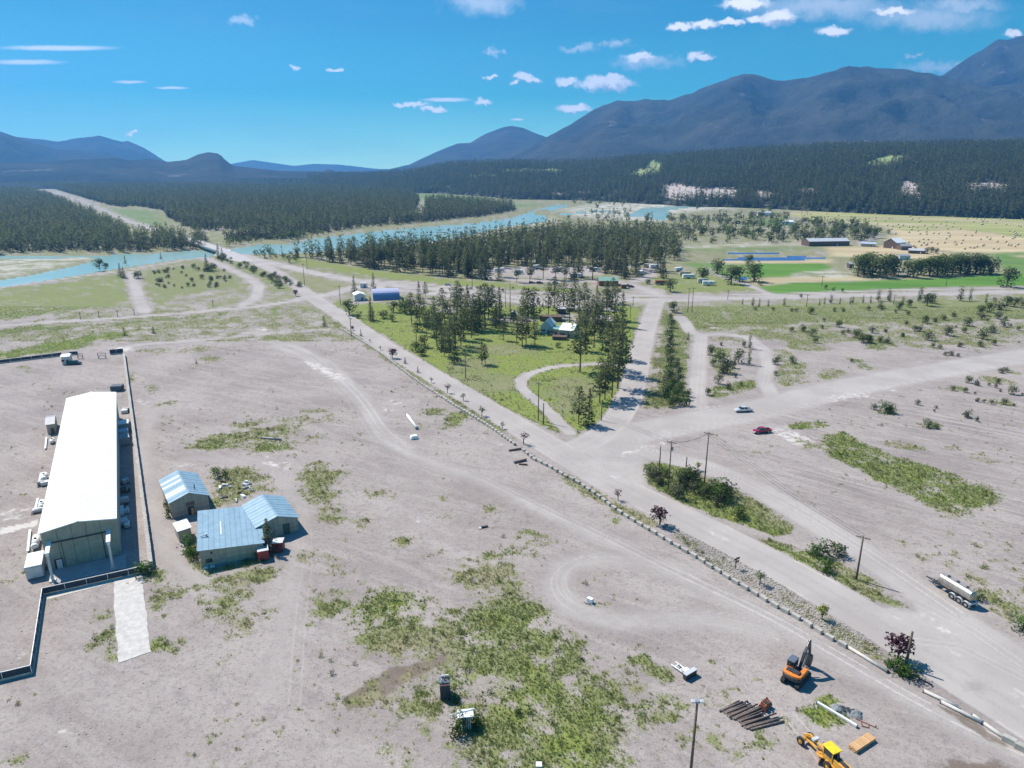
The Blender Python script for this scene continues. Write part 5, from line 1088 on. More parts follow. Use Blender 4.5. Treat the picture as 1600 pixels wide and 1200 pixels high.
rdd = thing('lean_to', 'small pale roofed lean-to between the far left and middle blue sheds', 'shed', D0, ang(D0, D1)); m = MB(); m.box((1.3, 2.2, 1.4), (2.6, 4.2, 2.8)); m.obj('wall', M_board, rdd); m = MB(); m.box((1.3, 2.2, 2.95), (3.1, 5.0, .12), ry=-.06); m.obj('roof', M_lgrey, rdd)
container('small bright red shed with a pale flat roof at the blue sheds', 412, 872, 2.2, 2.4, 2.3, ang(B0, B1), M_red, M_lgrey, name='red_shed', cat='shed', ribs=False)
container('dark red shed beside the spruce at the blue sheds', 436, 860, 2.2, 2.2, 2.4, ang(B0, B1) - .3, M_dred, M_lgrey, name='dark_red_shed', cat='shed', ribs=False)
for (px, py, pt, k, w_, lb) in ((421, 862, 810, 'fir1', 1.35, 'pale green spruce in front of the rightmost blue roofed shed'), (402, 872, 862, 'sapling2', 1.8, 'yellow green bush beside the small red shed'), (297, 862, 836, 'brightbush0', .8, 'bright green bush at the left end of the middle blue shed'), (303, 872, 852, 'brightbush0', .9, 'green bush at the front left corner of the middle shed'),
                             (340, 746, 729, 'brightbush0', .8, 'leafy shrub in the junk yard behind the blue sheds, left one'), (353, 747, 731, 'brightbush0', .7, 'leafy shrub in the junk yard behind the blue sheds, right one'), (262, 795, 780, 'greybush0', .7, 'grey green shrub along the left wall of the far blue shed'), (264, 808, 790, 'brightbush0', .6, 'green shrub by the left front corner of the far blue shed'),
                             (228, 898, 877, 'brightbush0', 1.2, 'round green bush at the near end of the long block wall')): pxtree('bush' if k != 'fir1' else 'spruce_tree', k, px, py, pt, lb, 'bush' if k != 'fir1' else 'tree', None, w_)
rnd = random.Random(5)
for i in range(16):
    px, py = rnd.uniform(338, 405), rnd.uniform(752, 785); r = thing('scrap_piece', 'pale piece of scrap lying in the weeds behind the blue sheds', 'scrap', G(px, py), rnd.uniform(0, 3), 'scrap strewn behind the blue roofed sheds')
    m = MB(); m.box((0, 0, .25), (rnd.uniform(.6, 1.8), rnd.uniform(.3, .9), rnd.uniform(.2, .6)), rx=.1); m.box((.3, .2, .45), (rnd.uniform(.5, 1.4), .2, .2), rz=.5); m.obj('sheet', [M_wsh, M_lgrey, M_brown, M_grey][i % 4], r)
for (px, py) in ((322, 888), (332, 886)): r = thing('white_crate', 'small white crate on the ground, one of two by the middle shed wall', 'crate', G(px, py), .3, 'two white crates by the middle blue shed'); m = MB(); m.box((0, 0, .2), (.9, .5, .4)); m.obj('box', M_wsh, r); m = MB(); m.box((0, 0, .42), (.95, .55, .05)); m.obj('lid', M_lgrey, r)
# ================================================================== ROADSIDE BLOCKS
blk = MB(); blk.box((0, 0, .38), (1.55, .74, .76)); bme = blk.mesh('concrete_block', M_conc)
bm_ = bmesh.new(); bm_.from_mesh(bme); bmesh.ops.bevel(bm_, geom=bm_.edges[:], offset=.05, segments=1, affect='EDGES'); bm_.to_mesh(bme); bm_.free()
ORD = ['first', 'second', 'third', 'fourth', 'fifth', 'sixth', 'seventh', 'eighth', 'ninth', 'tenth', 'eleventh', 'twelfth', 'thirteenth', 'fourteenth', 'fifteenth', 'sixteenth', 'seventeenth', 'eighteenth', 'nineteenth', 'twentieth']
ORD += ['twenty-' + o for o in ORD[:9]] + ['thirtieth'] + ['thirty-' + o for o in ORD[:9]] + ['fortieth'] + ['forty-' + o for o in ORD[:9]] + ['fiftieth'] + ['fifty-' + o for o in ORD[:9]] + ['sixtieth'] + ['sixty-' + o for o in ORD[:9]] + ['seventieth']
def blocks(pts, pitch, label, group, base=None):
    W = [Vector(G(*p)) for p in pts]; acc = 0.0; made = []
    for i in range(len(W) - 1):
        e = W[i + 1] - W[i]; L = e.length; s = acc
        while s < L:
            p = W[i] + e * (s / L); o = bpy.data.objects.new('concrete_block', bme); COL.objects.link(o); o.location = (p.x + random.uniform(-.08, .08), p.y + random.uniform(-.08, .08), 0); o.rotation_euler = (0, 0, math.atan2(e.y, e.x) + random.uniform(-.12, .12))
            sc_ = random.uniform(.93, 1.07); o.scale = (sc_, 1, random.uniform(.92, 1.06)); tag(o, label, 'concrete block', group); made.append(o); s += pitch * random.uniform(.95, 1.06)
        acc = s - L
    if base:
        for k, o in enumerate(reversed(made)): o['label'] = base % ORD[k]
blocks([(532, 514), (560, 530), (600, 556), (620, 572)], 1.75, 'concrete block in the tight far stretch of the roadside row', 'tightly set far blocks of the roadside row')
blocks([(622, 574), (660, 602), (700, 628), (760, 664), (806, 697)], 2.0, 'concrete block in the middle stretch of the roadside row, by the saplings', 'middle blocks of the roadside row', '%s concrete block in the saplings stretch of the row, counted from the upper grey log')
blocks([(818, 705), (835, 719), (860, 731), (880, 743), (905, 756), (934, 776), (962, 797), (980, 809), (1014, 829), (1039, 844), (1069, 861), (1097, 878), (1138, 904), (1180, 929), (1212, 948), (1253, 971), (1293, 996), (1320, 1011)], 2.35, 'pale concrete block in the gapped near stretch of the roadside row', 'gapped near blocks of the roadside row', '%s concrete block of the roadside row counted up from the long pale pipe')
for (px, py, lb) in ((1577, 1160, 'large concrete block at the end of the white beams, bottom right'), (1597, 1172, 'large concrete block cut by the right edge of the photo')):
    o = bpy.data.objects.new('concrete_block', bme); COL.objects.link(o); o.location = (*G(px, py), 0); o.scale = (1.2, 1.2, 1.2); o.rotation_euler = (0, 0, -.85); tag(o, lb, 'concrete block')
def beam(label, a, b, r_, mt, name='concrete_beam', cat='beam', n=8):
    A, B = G(*a), G(*b); r = thing(name, label, cat, A, ang(A, B)); d = math.hypot(B[0] - A[0], B[1] - A[1]); m = MB()
    m.tube((0, 0, r_ + .02), (d, 0, r_ + .02), r_, None, n); m.obj('beam', mt, r, n > 6); m = MB()
    for x in (.02, d - .02): m.box((x, 0, r_), (.06, r_ * 2.3, r_ * 2.1))
    m.obj('end_cap', M_grey, r); return r
for (a, b, lb) in (((1325, 1013), (1386, 1051), 'long low pale pipe lying beyond the last roadside block'), ((1442, 1081), (1496, 1107), 'white beam, farthest left of the chain at bottom right'), ((1469, 1098), (1533, 1131), 'white beam overlapping in the middle of the chain at bottom right'), ((1519, 1119), (1534, 1131), 'short white beam piece in the chain at bottom right'), ((1536, 1132), (1570, 1156), 'white beam next to the large concrete blocks at bottom right')): beam(lb, a, b, .28, M_concw)
beam('thin dark pipe beside the bushy purple tree at the road', (1428, 1056), (1457, 1072), .12, M_dark, 'dark_pipe', 'pipe'); beam('long white beam lying on the gravel lot beside weeds', (636, 650), (651.5, 671), .45, M_wsh); beam('grey log lying on the left of the gravel lot', (409, 685), (439, 688), .3, M_grey, 'log', 'log'); beam('grey log beside the roadside blocks, upper one', (795, 705), (817, 702), .3, M_log, 'log', 'log')
beam('dark log in a small pile near the blocks', (803, 724), (822, 720), .35, M_log, 'log', 'log'); beam('short log crossing the small pile near the blocks', (811, 726), (824, 727), .22, M_brown, 'log', 'log')
r = thing('white_bundle', 'white wrapped bundle on the gravel below the white beam', 'bundle', G(647, 685), .4); m = MB(); m.box((0, 0, .55), (2.4, 2.0, 1.0), taper=.8); m.obj('wrap', M_wsh, r, bevel=.12); m = MB(); m.box((0, 0, .06), (2.3, 1.8, .12)); m.obj('pallet', M_brown, r)
# ================================================================== POLES
def utility_pole(px, py, pt, label, arm=True, rz=None, extra=0, name='utility_pole', thick=1.0):
    x, y = G(px, py); h = height_of(px, py, pt); r = thing(name, label, 'pole', (x, y), R(-35) if rz is None else rz); m = MB(); m.tube((0, 0, -.2), (0, 0, h), .19 * thick, .13 * thick, 8); m.obj('post', M_wood, r, True)
    if arm:
        m = MB(); m.box((0, .12, h - .5), (2.6, .12, .14)); a_ = m.obj('crossarm', M_wood, r); m = MB()
        for k in (-1.15, -.5, .5, 1.15): m.tube((k, .12, h - .43), (k, .12, h - .2), .06, .04, 6)
        m.obj('insulator', M_porc, a_); m = MB(); m.tube((-.7, .14, h - .55), (0, .14, h - 1.3), .03, None, 4); m.tube((.7, .14, h - .55), (0, .14, h - 1.3), .03, None, 4); m.obj('brace', M_grey, r)
    if extra: m = MB(); m.tube((.3, .2, h - 2.6), (.3, .2, h - 1.6), .24, None, 10); m.obj('transformer_can', M_grey, r)
    return (x, y, h)
P1 = utility_pole(1338, 905, 837, 'wooden utility pole with crossarm on the long grass island left of the tank trailer', thick=1.1)
P2 = utility_pole(1100.7, 755, 675, 'tallest wooden utility pole standing in the bushes of the road island'); P3 = utility_pole(1044, 765, 689, 'wooden utility pole with a wide crossarm at the near edge of the bushes', extra=1)
utility_pole(1030, 734, 697, 'short bare pole left of the bushes on the road island', arm=False); utility_pole(1072, 729, 714, 'stub pole behind the bushes on the road island', arm=False); utility_pole(1415, 1042, 987, 'bare wooden pole beside the purple leaved tree at the road', arm=False, thick=1.3)
P4 = utility_pole(841, 657, 597, 'utility pole beside the curved gravel path, left of two'); P5 = utility_pole(849, 663, 630, 'shorter pole beside the curved gravel path, right of two', arm=False, thick=1.2); utility_pole(939.5, 657, 625, 'thin pole beyond the corner pines at the junction', arm=False)
PL = [(727.5, 591, 550, 'pole in the meadow near the road, below the lone pine'), (651, 543, 514, 'pole in front of the dark bush at the meadow edge'), (549, 526, 496, 'pole at the far end of the roadside blocks'), (579, 504, 468, 'pole before the dark spruce near the blue building'), (532, 477, 446, 'pole left of the white shed by the far junction'), (476, 446, 412, 'pole in the dry triangle at the far junction'),
      (881, 477, 464, 'pole by the gravel parking south of the highway'), (989, 478, 463, 'pole at the left of the highway junction'), (984.5, 497, 479, 'pole in the bright grass corner at the junction'), (1074.5, 488, 450, 'left pole of the tall pair south of the highway'), (1081, 488, 449, 'right pole of the tall pair south of the highway'), (1137, 468, 453, 'pole north of the highway by the caravans'), (1284, 447, 431, 'pole at the green field edge by shrubs'),
      (1260, 479, 460, 'pole south of the highway beyond the scrub'), (1478, 447, 433, 'pole in front of the big tree row'), (126, 499, 488, 'leftmost pole along the far left lane'), (155, 497, 486, 'second pole along the far left lane'), (184, 495, 485, 'third pole along the far left lane'), (210, 492.5, 483, 'fourth pole along the far left lane'), (333, 478, 469, 'pole on the lane near the gravel corner'), (738, 451, 424, 'pole at the near edge of the pine wood'), (480, 420, 398, 'pole by the sandy bank near the river'), (1396, 476, 460, 'thin pole among the poplars along the highway')]
for (a, b, c, l) in PL: utility_pole(a, b, c, 'wooden utility ' + l)
def wire(p, q, label, sag=.9):
    m = MB(); 
    for off_ in (-1.1, 0, 1.1):
        prev = None
        for k in range(13):
            f = k / 12; z = p[2] * (1 - f) + q[2] * f - .3 - sag * 4 * f * (1 - f); c = (p[0] * (1 - f) + q[0] * f + off_ * .8, p[1] * (1 - f) + q[1] * f + off_ * .5, z)
            if prev: m.tube(prev, c, .025, None, 3, False)
            prev = c
    o = m.obj('power_line', M_dark); tag(o, label, 'cable')
wire(P3, P2, 'overhead cables between the two tall poles on the road island'); wire(P2, P1, 'overhead cables between the island bushes and the near grass island'); wire(P4, P3, 'overhead cables crossing the junction from the meadow pole')
x, y = G(1076, 1240); h = height_of(1076, 1240, 1096); r = thing('light_pole', 'tall floodlight pole rising from the bottom edge, lamp head on top', 'light pole', (x, y)); m = MB(); m.tube((0, 0, -.2), (0, 0, h), .22, .15, 10); m.obj('post', M_wood, r, True)
m = MB(); m.tube((0, 0, h), (0, 0, h + .25), .42, .36, 10); m.box((0, 0, h + .1), (1.3, .2, .15)); m.obj('lamp_bracket', M_grey, r)
for k in (-1, 1): m = MB(); m.box((k * .55, -.1, h + .12), (.5, .45, .35), rx=.4); m.obj('floodlight', M_lgrey, r, bevel=.04)
# ================================================================== MACHINES
def wheel(r, x, y, z, R_, w_, tyre=M_rub, rim=M_rim, name='wheel'):
    m = MB(); m.ring((x, y, z), (0, 1, 0), R_, R_ * .58, w_, 18); o = m.obj(name, tyre, r, True); m = MB(); m.tube((x, y - w_ * .32, z), (x, y + w_ * .32, z), R_ * .6, None, 14); m.tube((x, y - w_ * .5, z), (x, y + w_ * .5, z), R_ * .2, None, 8); m.obj('rim', rim, o); return o
def pickup(label, px, py, rz, paint, name='pickup_truck', bedload=True):
    r = thing(name, label, 'pickup truck', G(px, py), rz); L = 2.95
    m = MB(); m.prism([(-L, .55), (L - .05, .55), (L, .75), (L - .08, 1.0), (L - 1.25, 1.14), (1.35, 1.16), (-.85, 1.16), (-.85, .62), (-L, .62)], -.95, .95); m.obj('body', paint, r, bevel=.05)
    m = MB(); 
    for sy in (-1, 1): m.box((-1.95, sy * .9, .92), (2.1, .12, .55))
    m.obj('bed_side', paint, r); m = MB(); m.box((-L + .05, 0, .92), (.1, 1.7, .55)); m.obj('tailgate', paint, r)
    m = MB(); m.add([(1.45, -.9, 1.14), (1.45, .9, 1.14), (-.9, .9, 1.14), (-.9, -.9, 1.14), (.75, -.72, 1.78), (.75, .72, 1.78), (-.65, .74, 1.8), (-.65, -.74, 1.8)], [(0, 1, 5, 4), (1, 2, 6, 5), (2, 3, 7, 6), (3, 0, 4, 7), (4, 5, 6, 7)]); m.obj('windows', M_glass, r)
    m = MB(); m.box((.05, 0, 1.82), (1.5, 1.5, .08)); m.obj('cab_roof', paint, r, bevel=.03)
    m = MB()
    for sy in (-1, 1): m.box((.1, sy * .83, 1.46), (.12, .12, .66))
    m.obj('pillar', paint, r)
    for sx in (-1.85, 1.9):
        for sy in (-1, 1): wheel(r, sx, sy * .86, .4, .4, .26)
    for sy in (-1, 1): m = MB(); m.box((L + .0, sy * .7, .85), (.06, .35, .18)); m.obj('headlight', M_wsh, r)
    m = MB(); m.box((L + .04, 0, .6), (.12, 1.8, .2)); m.obj('bumper', M_lgrey, r)
    if bedload: m = MB(); m.box((-1.3, 0, 1.05), (.5, 1.5, .5)); m.obj('tool_box', M_dark, r)
    return r
pickup('white pickup truck driving on the wide gravel road', 1161, 643, R(190), M_silver); pickup('crimson pickup truck parked beside the wide gravel road', 1190, 676, R(195), M_crim)
def car(label, px, py, rz, paint, name='car', tall=1.5, L=2.25, truck=False):
    r = thing(name, label, 'car' if not truck else 'truck', G(px, py), rz); m = MB(); m.prism([(-L, .35), (L, .35), (L, .8), (L - .7, .95), (-L, 1.0)], -.88, .88); m.obj('body', paint, r, bevel=.06)
    m = MB(); m.add([(L - .9, -.8, .93), (L - .9, .8, .93), (-L + .1, .8, .98), (-L + .1, -.8, .98), (L - 1.7, -.66, tall), (L - 1.7, .66, tall), (-L + .6, .66, tall), (-L + .6, -.66, tall)], [(0, 1, 5, 4), (1, 2, 6, 5), (2, 3, 7, 6), (3, 0, 4, 7), (4, 5, 6, 7)]); m.obj('windows', M_glass, r)
    m = MB(); m.box((-.45, 0, tall + .03), (2 * L - 2.4, 1.3, .07)); m.obj('roof', paint, r)
    for sx in (-L + .75, L - .75):
        for sy in (-1, 1): m = MB(); m.tube((sx, sy * .7, .34), (sx, sy * .92, .34), .34, None, 10); m.obj('wheel', M_rub, r)
    return r
car('black car parked beside the small gatehouse', 117, 569.5, R(12), M_navy, tall=1.75, L=2.6)
# ---- tank trailer
tr_a, tr_b = G(1519, 950), G(1467, 918); rz = math.atan2(tr_b[1] - tr_a[1], tr_b[0] - tr_a[0]); cx, cy = (tr_a[0] + tr_b[0]) / 2, (tr_a[1] + tr_b[1]) / 2
r = thing('tank_trailer', 'polished steel tank trailer with three axles parked on the gravel beside the road', 'trailer', (cx, cy), rz); LT = math.hypot(tr_a[0] - tr_b[0], tr_a[1] - tr_b[1]) / 2 - .3
m = MB(); pr = [(-.0, 1.0), (.95, .72), (1.1, 0), (.95, -.7), (0, -.95), (-.95, -.7), (-1.1, 0), (-.95, .72)]
m.tube((-LT, 0, 2.35), (LT, 0, 2.35), 1.05, None, 22); m.tube((LT, 0, 2.35), (LT + .28, 0, 2.35), 1.05, .7, 22); m.tube((-LT - .28, 0, 2.35), (-LT, 0, 2.35), .7, 1.05, 22); m.obj('tank', M_steel, r, False)
m = MB()
for k in range(6): m.ring((-LT + 2 * LT * k / 5, 0, 2.35), (1, 0, 0), 1.09, 1.04, .08, 22)
m.obj('band', M_lgrey, r); m = MB(); m.box((0, 0, 3.45), (2 * LT * .95, .5, .06)); m.obj('catwalk', M_grey, r)
for k in (-.6, 0, .6): m = MB(); m.tube((LT * k, 0, 3.45), (LT * k, 0, 3.65), .28, None, 10); m.obj('hatch', M_dark, r)
m = MB(); m.box((0, .55, 1.15), (2 * LT + .4, .16, .3)); m.box((0, -.55, 1.15), (2 * LT + .4, .16, .3)); m.obj('chassis', M_dark, r); m = MB(); m.tube((-LT * .4, -1.02, 3.15), (LT, -1.02, 3.15), .04, None, 5); m.tube((-LT, 1.02, 3.15), (LT, 1.02, 3.15), .04, None, 5); m.obj('rail', M_grey, r)
for i, k in enumerate((-2.6, -1.15, .3)):
    for sy in (-1, 1): wheel(r, k - .4, sy * 1.02, .56, .56, .42)
m = MB()
for sy in (-1, 1):
    for k in (-3.0, -1.55, -.1): m.ring((k, sy * 1.0, .58), (0, 1, 0), .74, .68, .5, 18)
m.obj('mudguard', M_lgrey, r)
m = MB(); m.box((LT * .62, -1.0, 1.1), (1.9, .5, .8)); m.obj('cabinet', M_lgrey, r, bevel=.03); m = MB(); m.box((-LT - .2, 0, .95), (.5, 1.9, .35)); m.obj('rear_bumper', M_lgrey, r)
m = MB(); m.tube((LT, .6, 1.0), (LT + 3.4, 0, .75), .1, None, 6); m.tube((LT, -.6, 1.0), (LT + 3.4, 0, .75), .1, None, 6); m.box((LT + .9, 0, .9), (.9, 1.4, .3)); m.tube((LT + 1.6, 0, .1), (LT + 1.6, 0, 1.3), .07, None, 6); m.obj('drawbar', M_dark, r)
# ---- excavator
ex = G(1243, 1062); r = thing('excavator', 'orange and black tracked excavator with its arm folded down to the gravel', 'excavator', ex, R(44)); S_ = 1.12; r.scale = (S_, S_, S_)
for sy in (-1, 1):
    m = MB(); pr = []
    for k in range(9): a = math.pi / 2 + math.pi * k / 8; pr.append((-1.75 + .42 * math.cos(a), .42 + .42 * math.sin(a)))
    for k in range(9): a = -math.pi / 2 + math.pi * k / 8; pr.append((1.75 + .42 * math.cos(a), .42 + .42 * math.sin(a)))
    m.prism(pr, sy * 1.05 - .28, sy * 1.05 + .28); t_ = m.obj('track', M_rub, r); m = MB()
    for k in range(16): m.box((-1.9 + k * .253, sy * 1.05, .86), (.09, .6, .05))
    m.obj('track_pad', M_dark, t_)
m = MB(); m.box((0, 0, .75), (1.9, 1.5, .35)); m.tube((0, 0, .9), (0, 0, 1.1), .75, None, 18); m.obj('undercarriage', M_dark, r); m = MB(); m.box((2.15, 0, .45), (.18, 2.5, .7)); m.obj('dozer_blade', M_grey, r)
m = MB(); arc = [(-1.55 - .55 * math.cos(a), 1.32 * math.sin(a) / 1.0) for a in np.linspace(-math.pi / 2, math.pi / 2, 11)]
pts = [(p[0], p[1]) for p in arc] + [(1.1, 1.3), (1.25, .9), (1.25, -.9), (1.1, -1.3)]
def plate(m, pts, z0, z1): n = len(pts); m.add([(p[0], p[1], z0) for p in pts] + [(p[0], p[1], z1) for p in pts], [(k, (k + 1) % n, n + (k + 1) % n, n + k) for k in range(n)] + [tuple(range(n - 1, -1, -1)), tuple(range(n, 2 * n))])
plate(m, pts, 1.1, 1.42); m.obj('deck', M_dark, r)
m = MB(); plate(m, [(p[0] - .03, p[1] * 1.03) for p in arc] + [(-1.0, 1.3), (-1.0, -1.3)], 1.15, 1.62); m.obj('counterweight', M_dark, r, bevel=.06)
m = MB(); plate(m, [(p[0] + .04, p[1] * .98) for p in arc] + [(-.75, 1.28), (-.75, -1.28)], 1.62, 2.0); m.obj('engine_cover', M_org, r, bevel=.08)
m = MB(); m.box((-1.05, .05, 2.1), (.75, 1.9, .26)); m.obj('engine_hood', M_dark, r, bevel=.05); m = MB(); m.box((.1, -.95, 1.72), (1.7, .65, .62)); m.obj('tank_cover', M_org, r, bevel=.07)
m = MB(); m.box((.0, .85, 1.75), (1.7, .9, .62)); m.obj('cab_base', M_org, r, bevel=.05)
m = MB(); m.box((.3, .85, 2.32), (1.45, .92, .95)); c_ = m.obj('cab', M_glass, r, bevel=.04); m = MB()
for (a, b) in ((-.42, .4), (-.42, 1.3), (1.02, .4), (1.02, 1.3)): m.box((a, b, 2.35), (.1, .1, 1.25))
m.box((.3, .4, 2.0), (1.4, .06, .06)); m.obj('cab_frame', M_dark, c_); m = MB(); m.box((.3, .85, 3.0), (1.65, 1.08, .1)); m.obj('cab_roof', mat('slate_roof', (.10, .13, .17), .6), c_, bevel=.03)
def arm(m, p, q, w0, w1, y=0.0, th=.32):
    p, q = Vector(p), Vector(q); d = (q - p).normalized(); n = Vector((-d.z, 0, d.x))
    vs = []
    for yy in (y - th / 2, y + th / 2):
        for (c, w_) in ((p, w0), (q, w1)):
            for s in (-1, 1): v = c + n * w_ / 2 * s; vs.append((v.x, yy, v.z))
    m.add(vs, [(0, 1, 3, 2), (4, 6, 7, 5), (0, 4, 5, 1), (2, 3, 7, 6), (0, 2, 6, 4), (1, 5, 7, 3)])
m = MB(); arm(m, (1.0, 0, 1.5), (2.1, 0, 3.6), .55, .6); arm(m, (2.05, 0, 3.5), (3.55, 0, 4.75), .6, .42); m.obj('boom', M_dark, r)
m = MB(); arm(m, (3.35, 0, 5.0), (4.1, 0, 2.3), .5, .3, th=.28); m.obj('stick', M_dark, r)
for sy in (-1, 1): m = MB(); m.tube((1.4, sy * .28, 1.5), (2.5, sy * .28, 3.3), .09, None, 8); m.obj('boom_cylinder', M_steel, r)
m = MB(); m.tube((2.6, 0, 4.3), (3.5, 0, 5.15), .08, None, 8); m.tube((3.75, 0, 4.3), (4.35, 0, 2.7), .07, None, 8); m.obj('stick_cylinder', M_steel, r)
m = MB(); m.prism([(4.0, 2.35), (4.45, 2.1), (4.55, 1.2), (4.2, .45), (3.75, .25), (3.55, .75), (3.7, 1.5)], -.42, .42); m.obj('bucket', M_dark, r, bevel=.03); m = MB()
for k in range(4): m.box((3.62, -.33 + k * .22, .2), (.1, .09, .35), ry=.3)
m.obj('bucket_tooth', M_grey, r)
# ---- motor grader
gp = G(1284, 1183); fr = G(1258, 1160); rr_ = G(1307, 1206); rz = ang(rr_, fr)
r = thing('motor_grader', 'amber motor grader with a bright yellow cab roof at the bottom edge', 'grader', rr_, rz); r.scale = (1.0,) * 3
# local: x forward; rear axle pair around x=0, front axle at x = dfr
dfr = math.hypot(fr[0] - rr_[0], fr[1] - rr_[1])
for sy in (-1, 1): wheel(r, dfr, sy * .95, .65, .65, .38, rim=M_gorg, name='front_wheel'); wheel(r, .75, sy * 1.0, .68, .68, .42, rim=M_gorg, name='rear_wheel'); wheel(r, -.85, sy * 1.0, .68, .68, .42, rim=M_gorg, name='rear_wheel')
m = MB(); m.tube((dfr, -.9, .65), (dfr, .9, .65), .14, None, 8); m.box((dfr, 0, .8), (.4, .7, .5)); m.obj('front_axle', M_gorg, r); m = MB(); arm(m, (1.9, 0, 1.45), (dfr - .6, 0, 1.95), .34, .3, th=.34); arm(m, (dfr - .65, 0, 1.9), (dfr + .25, 0, 1.15), .3, .4, th=.34); m.obj('frame', M_gorg, r)
m = MB(); arm(m, (dfr, 0, .95), (2.4, 0, .75), .16, .16, y=0, th=.5); m.tube((2.6, 0, .62), (2.6, 0, .8), .8, None, 18); m.obj('drawbar', M_gorg, r); m = MB(); m.box((2.6, 0, .38), (.12, 3.3, .6), rz=R(28)); m.obj('blade', M_rust, r)
m = MB(); m.box((dfr - 1.6, 0, 2.05), (.5, 1.1, .3)); 
for sy in (-1, 1): m.tube((3.0, sy * .5, .9), (3.2, sy * .55, 2.3), .06, None, 6)
m.obj('lift_cylinder', M_lgrey, r)
m = MB(); m.box((1.25, 0, 1.35), (1.6, 1.25, .8)); m.obj('cab_base', M_gorg, r); m = MB(); m.box((1.25, 0, 2.3), (1.45, 1.2, 1.3)); c_ = m.obj('cab', M_glass, r); m = MB()
for a in (.5, 2.0):
    for b in (-.62, .62): m.box((a, b, 2.3), (.1, .1, 1.35))
m.obj('cab_frame', M_gorg, c_); m = MB(); m.box((1.25, 0, 3.05), (2.0, 1.65, .14)); m.obj('cab_roof', M_yel, c_, bevel=.04)
m = MB(); m.box((-.9, 0, 1.65), (2.7, 1.15, .9)); m.obj('engine_hood', M_gorg, r, bevel=.06); m = MB(); m.box((-.6, 0, 2.14), (1.9, .6, .1)); m.tube((-.1, .3, 2.1), (-.1, .3, 2.8), .07, None, 8); m.tube((.2, -.25, 2.1), (.2, -.25, 2.6), .12, None, 8); m.obj('exhaust', M_dark, r)
for sy in (-1, 1): m = MB(); m.box((-.05, sy * .72, .95), (2.9, .3, .4)); m.obj('tandem_case', M_gorg, r)
# ---- log pile
lp_ = random.Random(3)
La, Lb = G(1124, 1112), G(1172, 1141); dirx = Vector((Lb[0] - La[0], Lb[1] - La[1])).normalized(); Lc = Vector(G(1150, 1099)) - Vector(La); ax = Lc.normalized()
for i in range(21):
    f = i / 20; base_ = Vector(La) * (1 - f) + Vector(Lb) * f; ln = 4.6 + lp_.uniform(-.5, .5) + 1.0 * (f > .7) + .8 * (.3 < f < .6); a_ = math.atan2(ax.y, ax.x) + lp_.uniform(-.05, .05) - .25 * f; base_ = base_ + ax * lp_.uniform(-.3, .3)
    z0 = .16 + (.22 if i % 3 == 1 else 0); o = thing('log', 'dark weathered log lying in the sheared log pile', 'log', (base_.x, base_.y), a_, 'logs in the pile near the bottom edge'); m = MB(); m.tube((0, 0, z0), (ln, 0, z0 + lp_.uniform(-.05, .1)), .15 + lp_.uniform(-.03, .05), .13, 8); m.obj('bark', M_log, o, True); m = MB(); m.tube((-.02, 0, z0), (.02, 0, z0), .13, None, 8); m.obj('cut_end', M_tan, o)
for (a, b, lb) in (((1161, 1096), (1206, 1128), 'long thin pale pole laid across the right ends of the log pile, left one'), ((1178, 1098), (1207, 1114), 'long thin pale pole right of the log pile, nearest the rusty bucket'), ((1176, 1103), (1199, 1122), 'thin pale rail lying between the poles by the log pile')): beam(lb, a, b, .08, M_lgrey, 'thin_pole', 'pole', 6)
bk = thing('excavator_bucket', 'rusty toothed excavator bucket on the ground beside the log pile', 'bucket', G(1195, 1106), R(-50)); m = MB(); m.prism([(-.55, 0), (.5, 0), (.75, .5), (.5, 1.0), (-.2, 1.1), (-.6, .7)], -.9, .9); m.obj('shell', M_rust, bk, bevel=.05); m = MB()
for k in range(4): m.box((-.2, -.72 + k * .48, 1.2), (.3, .16, .5), ry=.2)
m.obj('tooth', M_rust, bk); m = MB(); m.box((.3, 0, 1.1), (.5, .5, .2)); m.obj('hinge', M_dark, bk)
beam('long white square beam lying over bright grass, near the grader', (1276, 1099), (1339, 1137), .24, M_wsh, 'white_beam', 'beam', 4)
r = thing('tarp_pile', 'crumpled grey tarpaulin heap beside the white beam', 'tarpaulin', G(1322, 1112), R(-25)); m = MB(); nx_, ny_ = 14, 8; rnd = random.Random(9)
vs = []; 
for i in range(nx_):
    for j in range(ny_):
        u, v = i / (nx_ - 1), j / (ny_ - 1); e = max(0, math.sin(u * math.pi)) ** .5 * max(0, math.sin(v * math.pi)) ** .5; vs.append(((u - .5) * 4.6 + rnd.uniform(-.08, .08), (v - .5) * 1.9 + rnd.uniform(-.06, .06), e * (.55 + .3 * math.sin(u * 9) + rnd.uniform(-.16, .16))))
m.add(vs, [(i * ny_ + j, (i + 1) * ny_ + j, (i + 1) * ny_ + j + 1, i * ny_ + j + 1) for i in range(nx_ - 1) for j in range(ny_ - 1)]); m.obj('sheet', M_tarp, r); m = MB()
for k in range(4): m.box((-1.2 + k * .8, .1, .2), (.5, 1.2, .4), rz=.2 * k)
m.obj('covered_boxes', M_dark, r)
r = thing('steel_frame', 'small dark bent steel frame on the gravel right of the tarpaulin', 'frame', G(1352, 1131), R(-30)); m = MB(); m.tube((-1.3, .3, .1), (1.4, -.1, .1), .06, None, 5); m.tube((-.6, .2, .1), (-.4, -.8, .1), .06, None, 5); m.tube((.4, .1, .1), (.5, -.7, .1), .06, None, 5); m.tube((-.4, -.8, .1), (.5, -.7, .1), .06, None, 5); m.obj('bar', M_rust, r); m = MB(); m.tube((1.4, -.1, 0), (1.4, -.1, .4), .08, None, 6); m.obj('pin', M_dark, r)
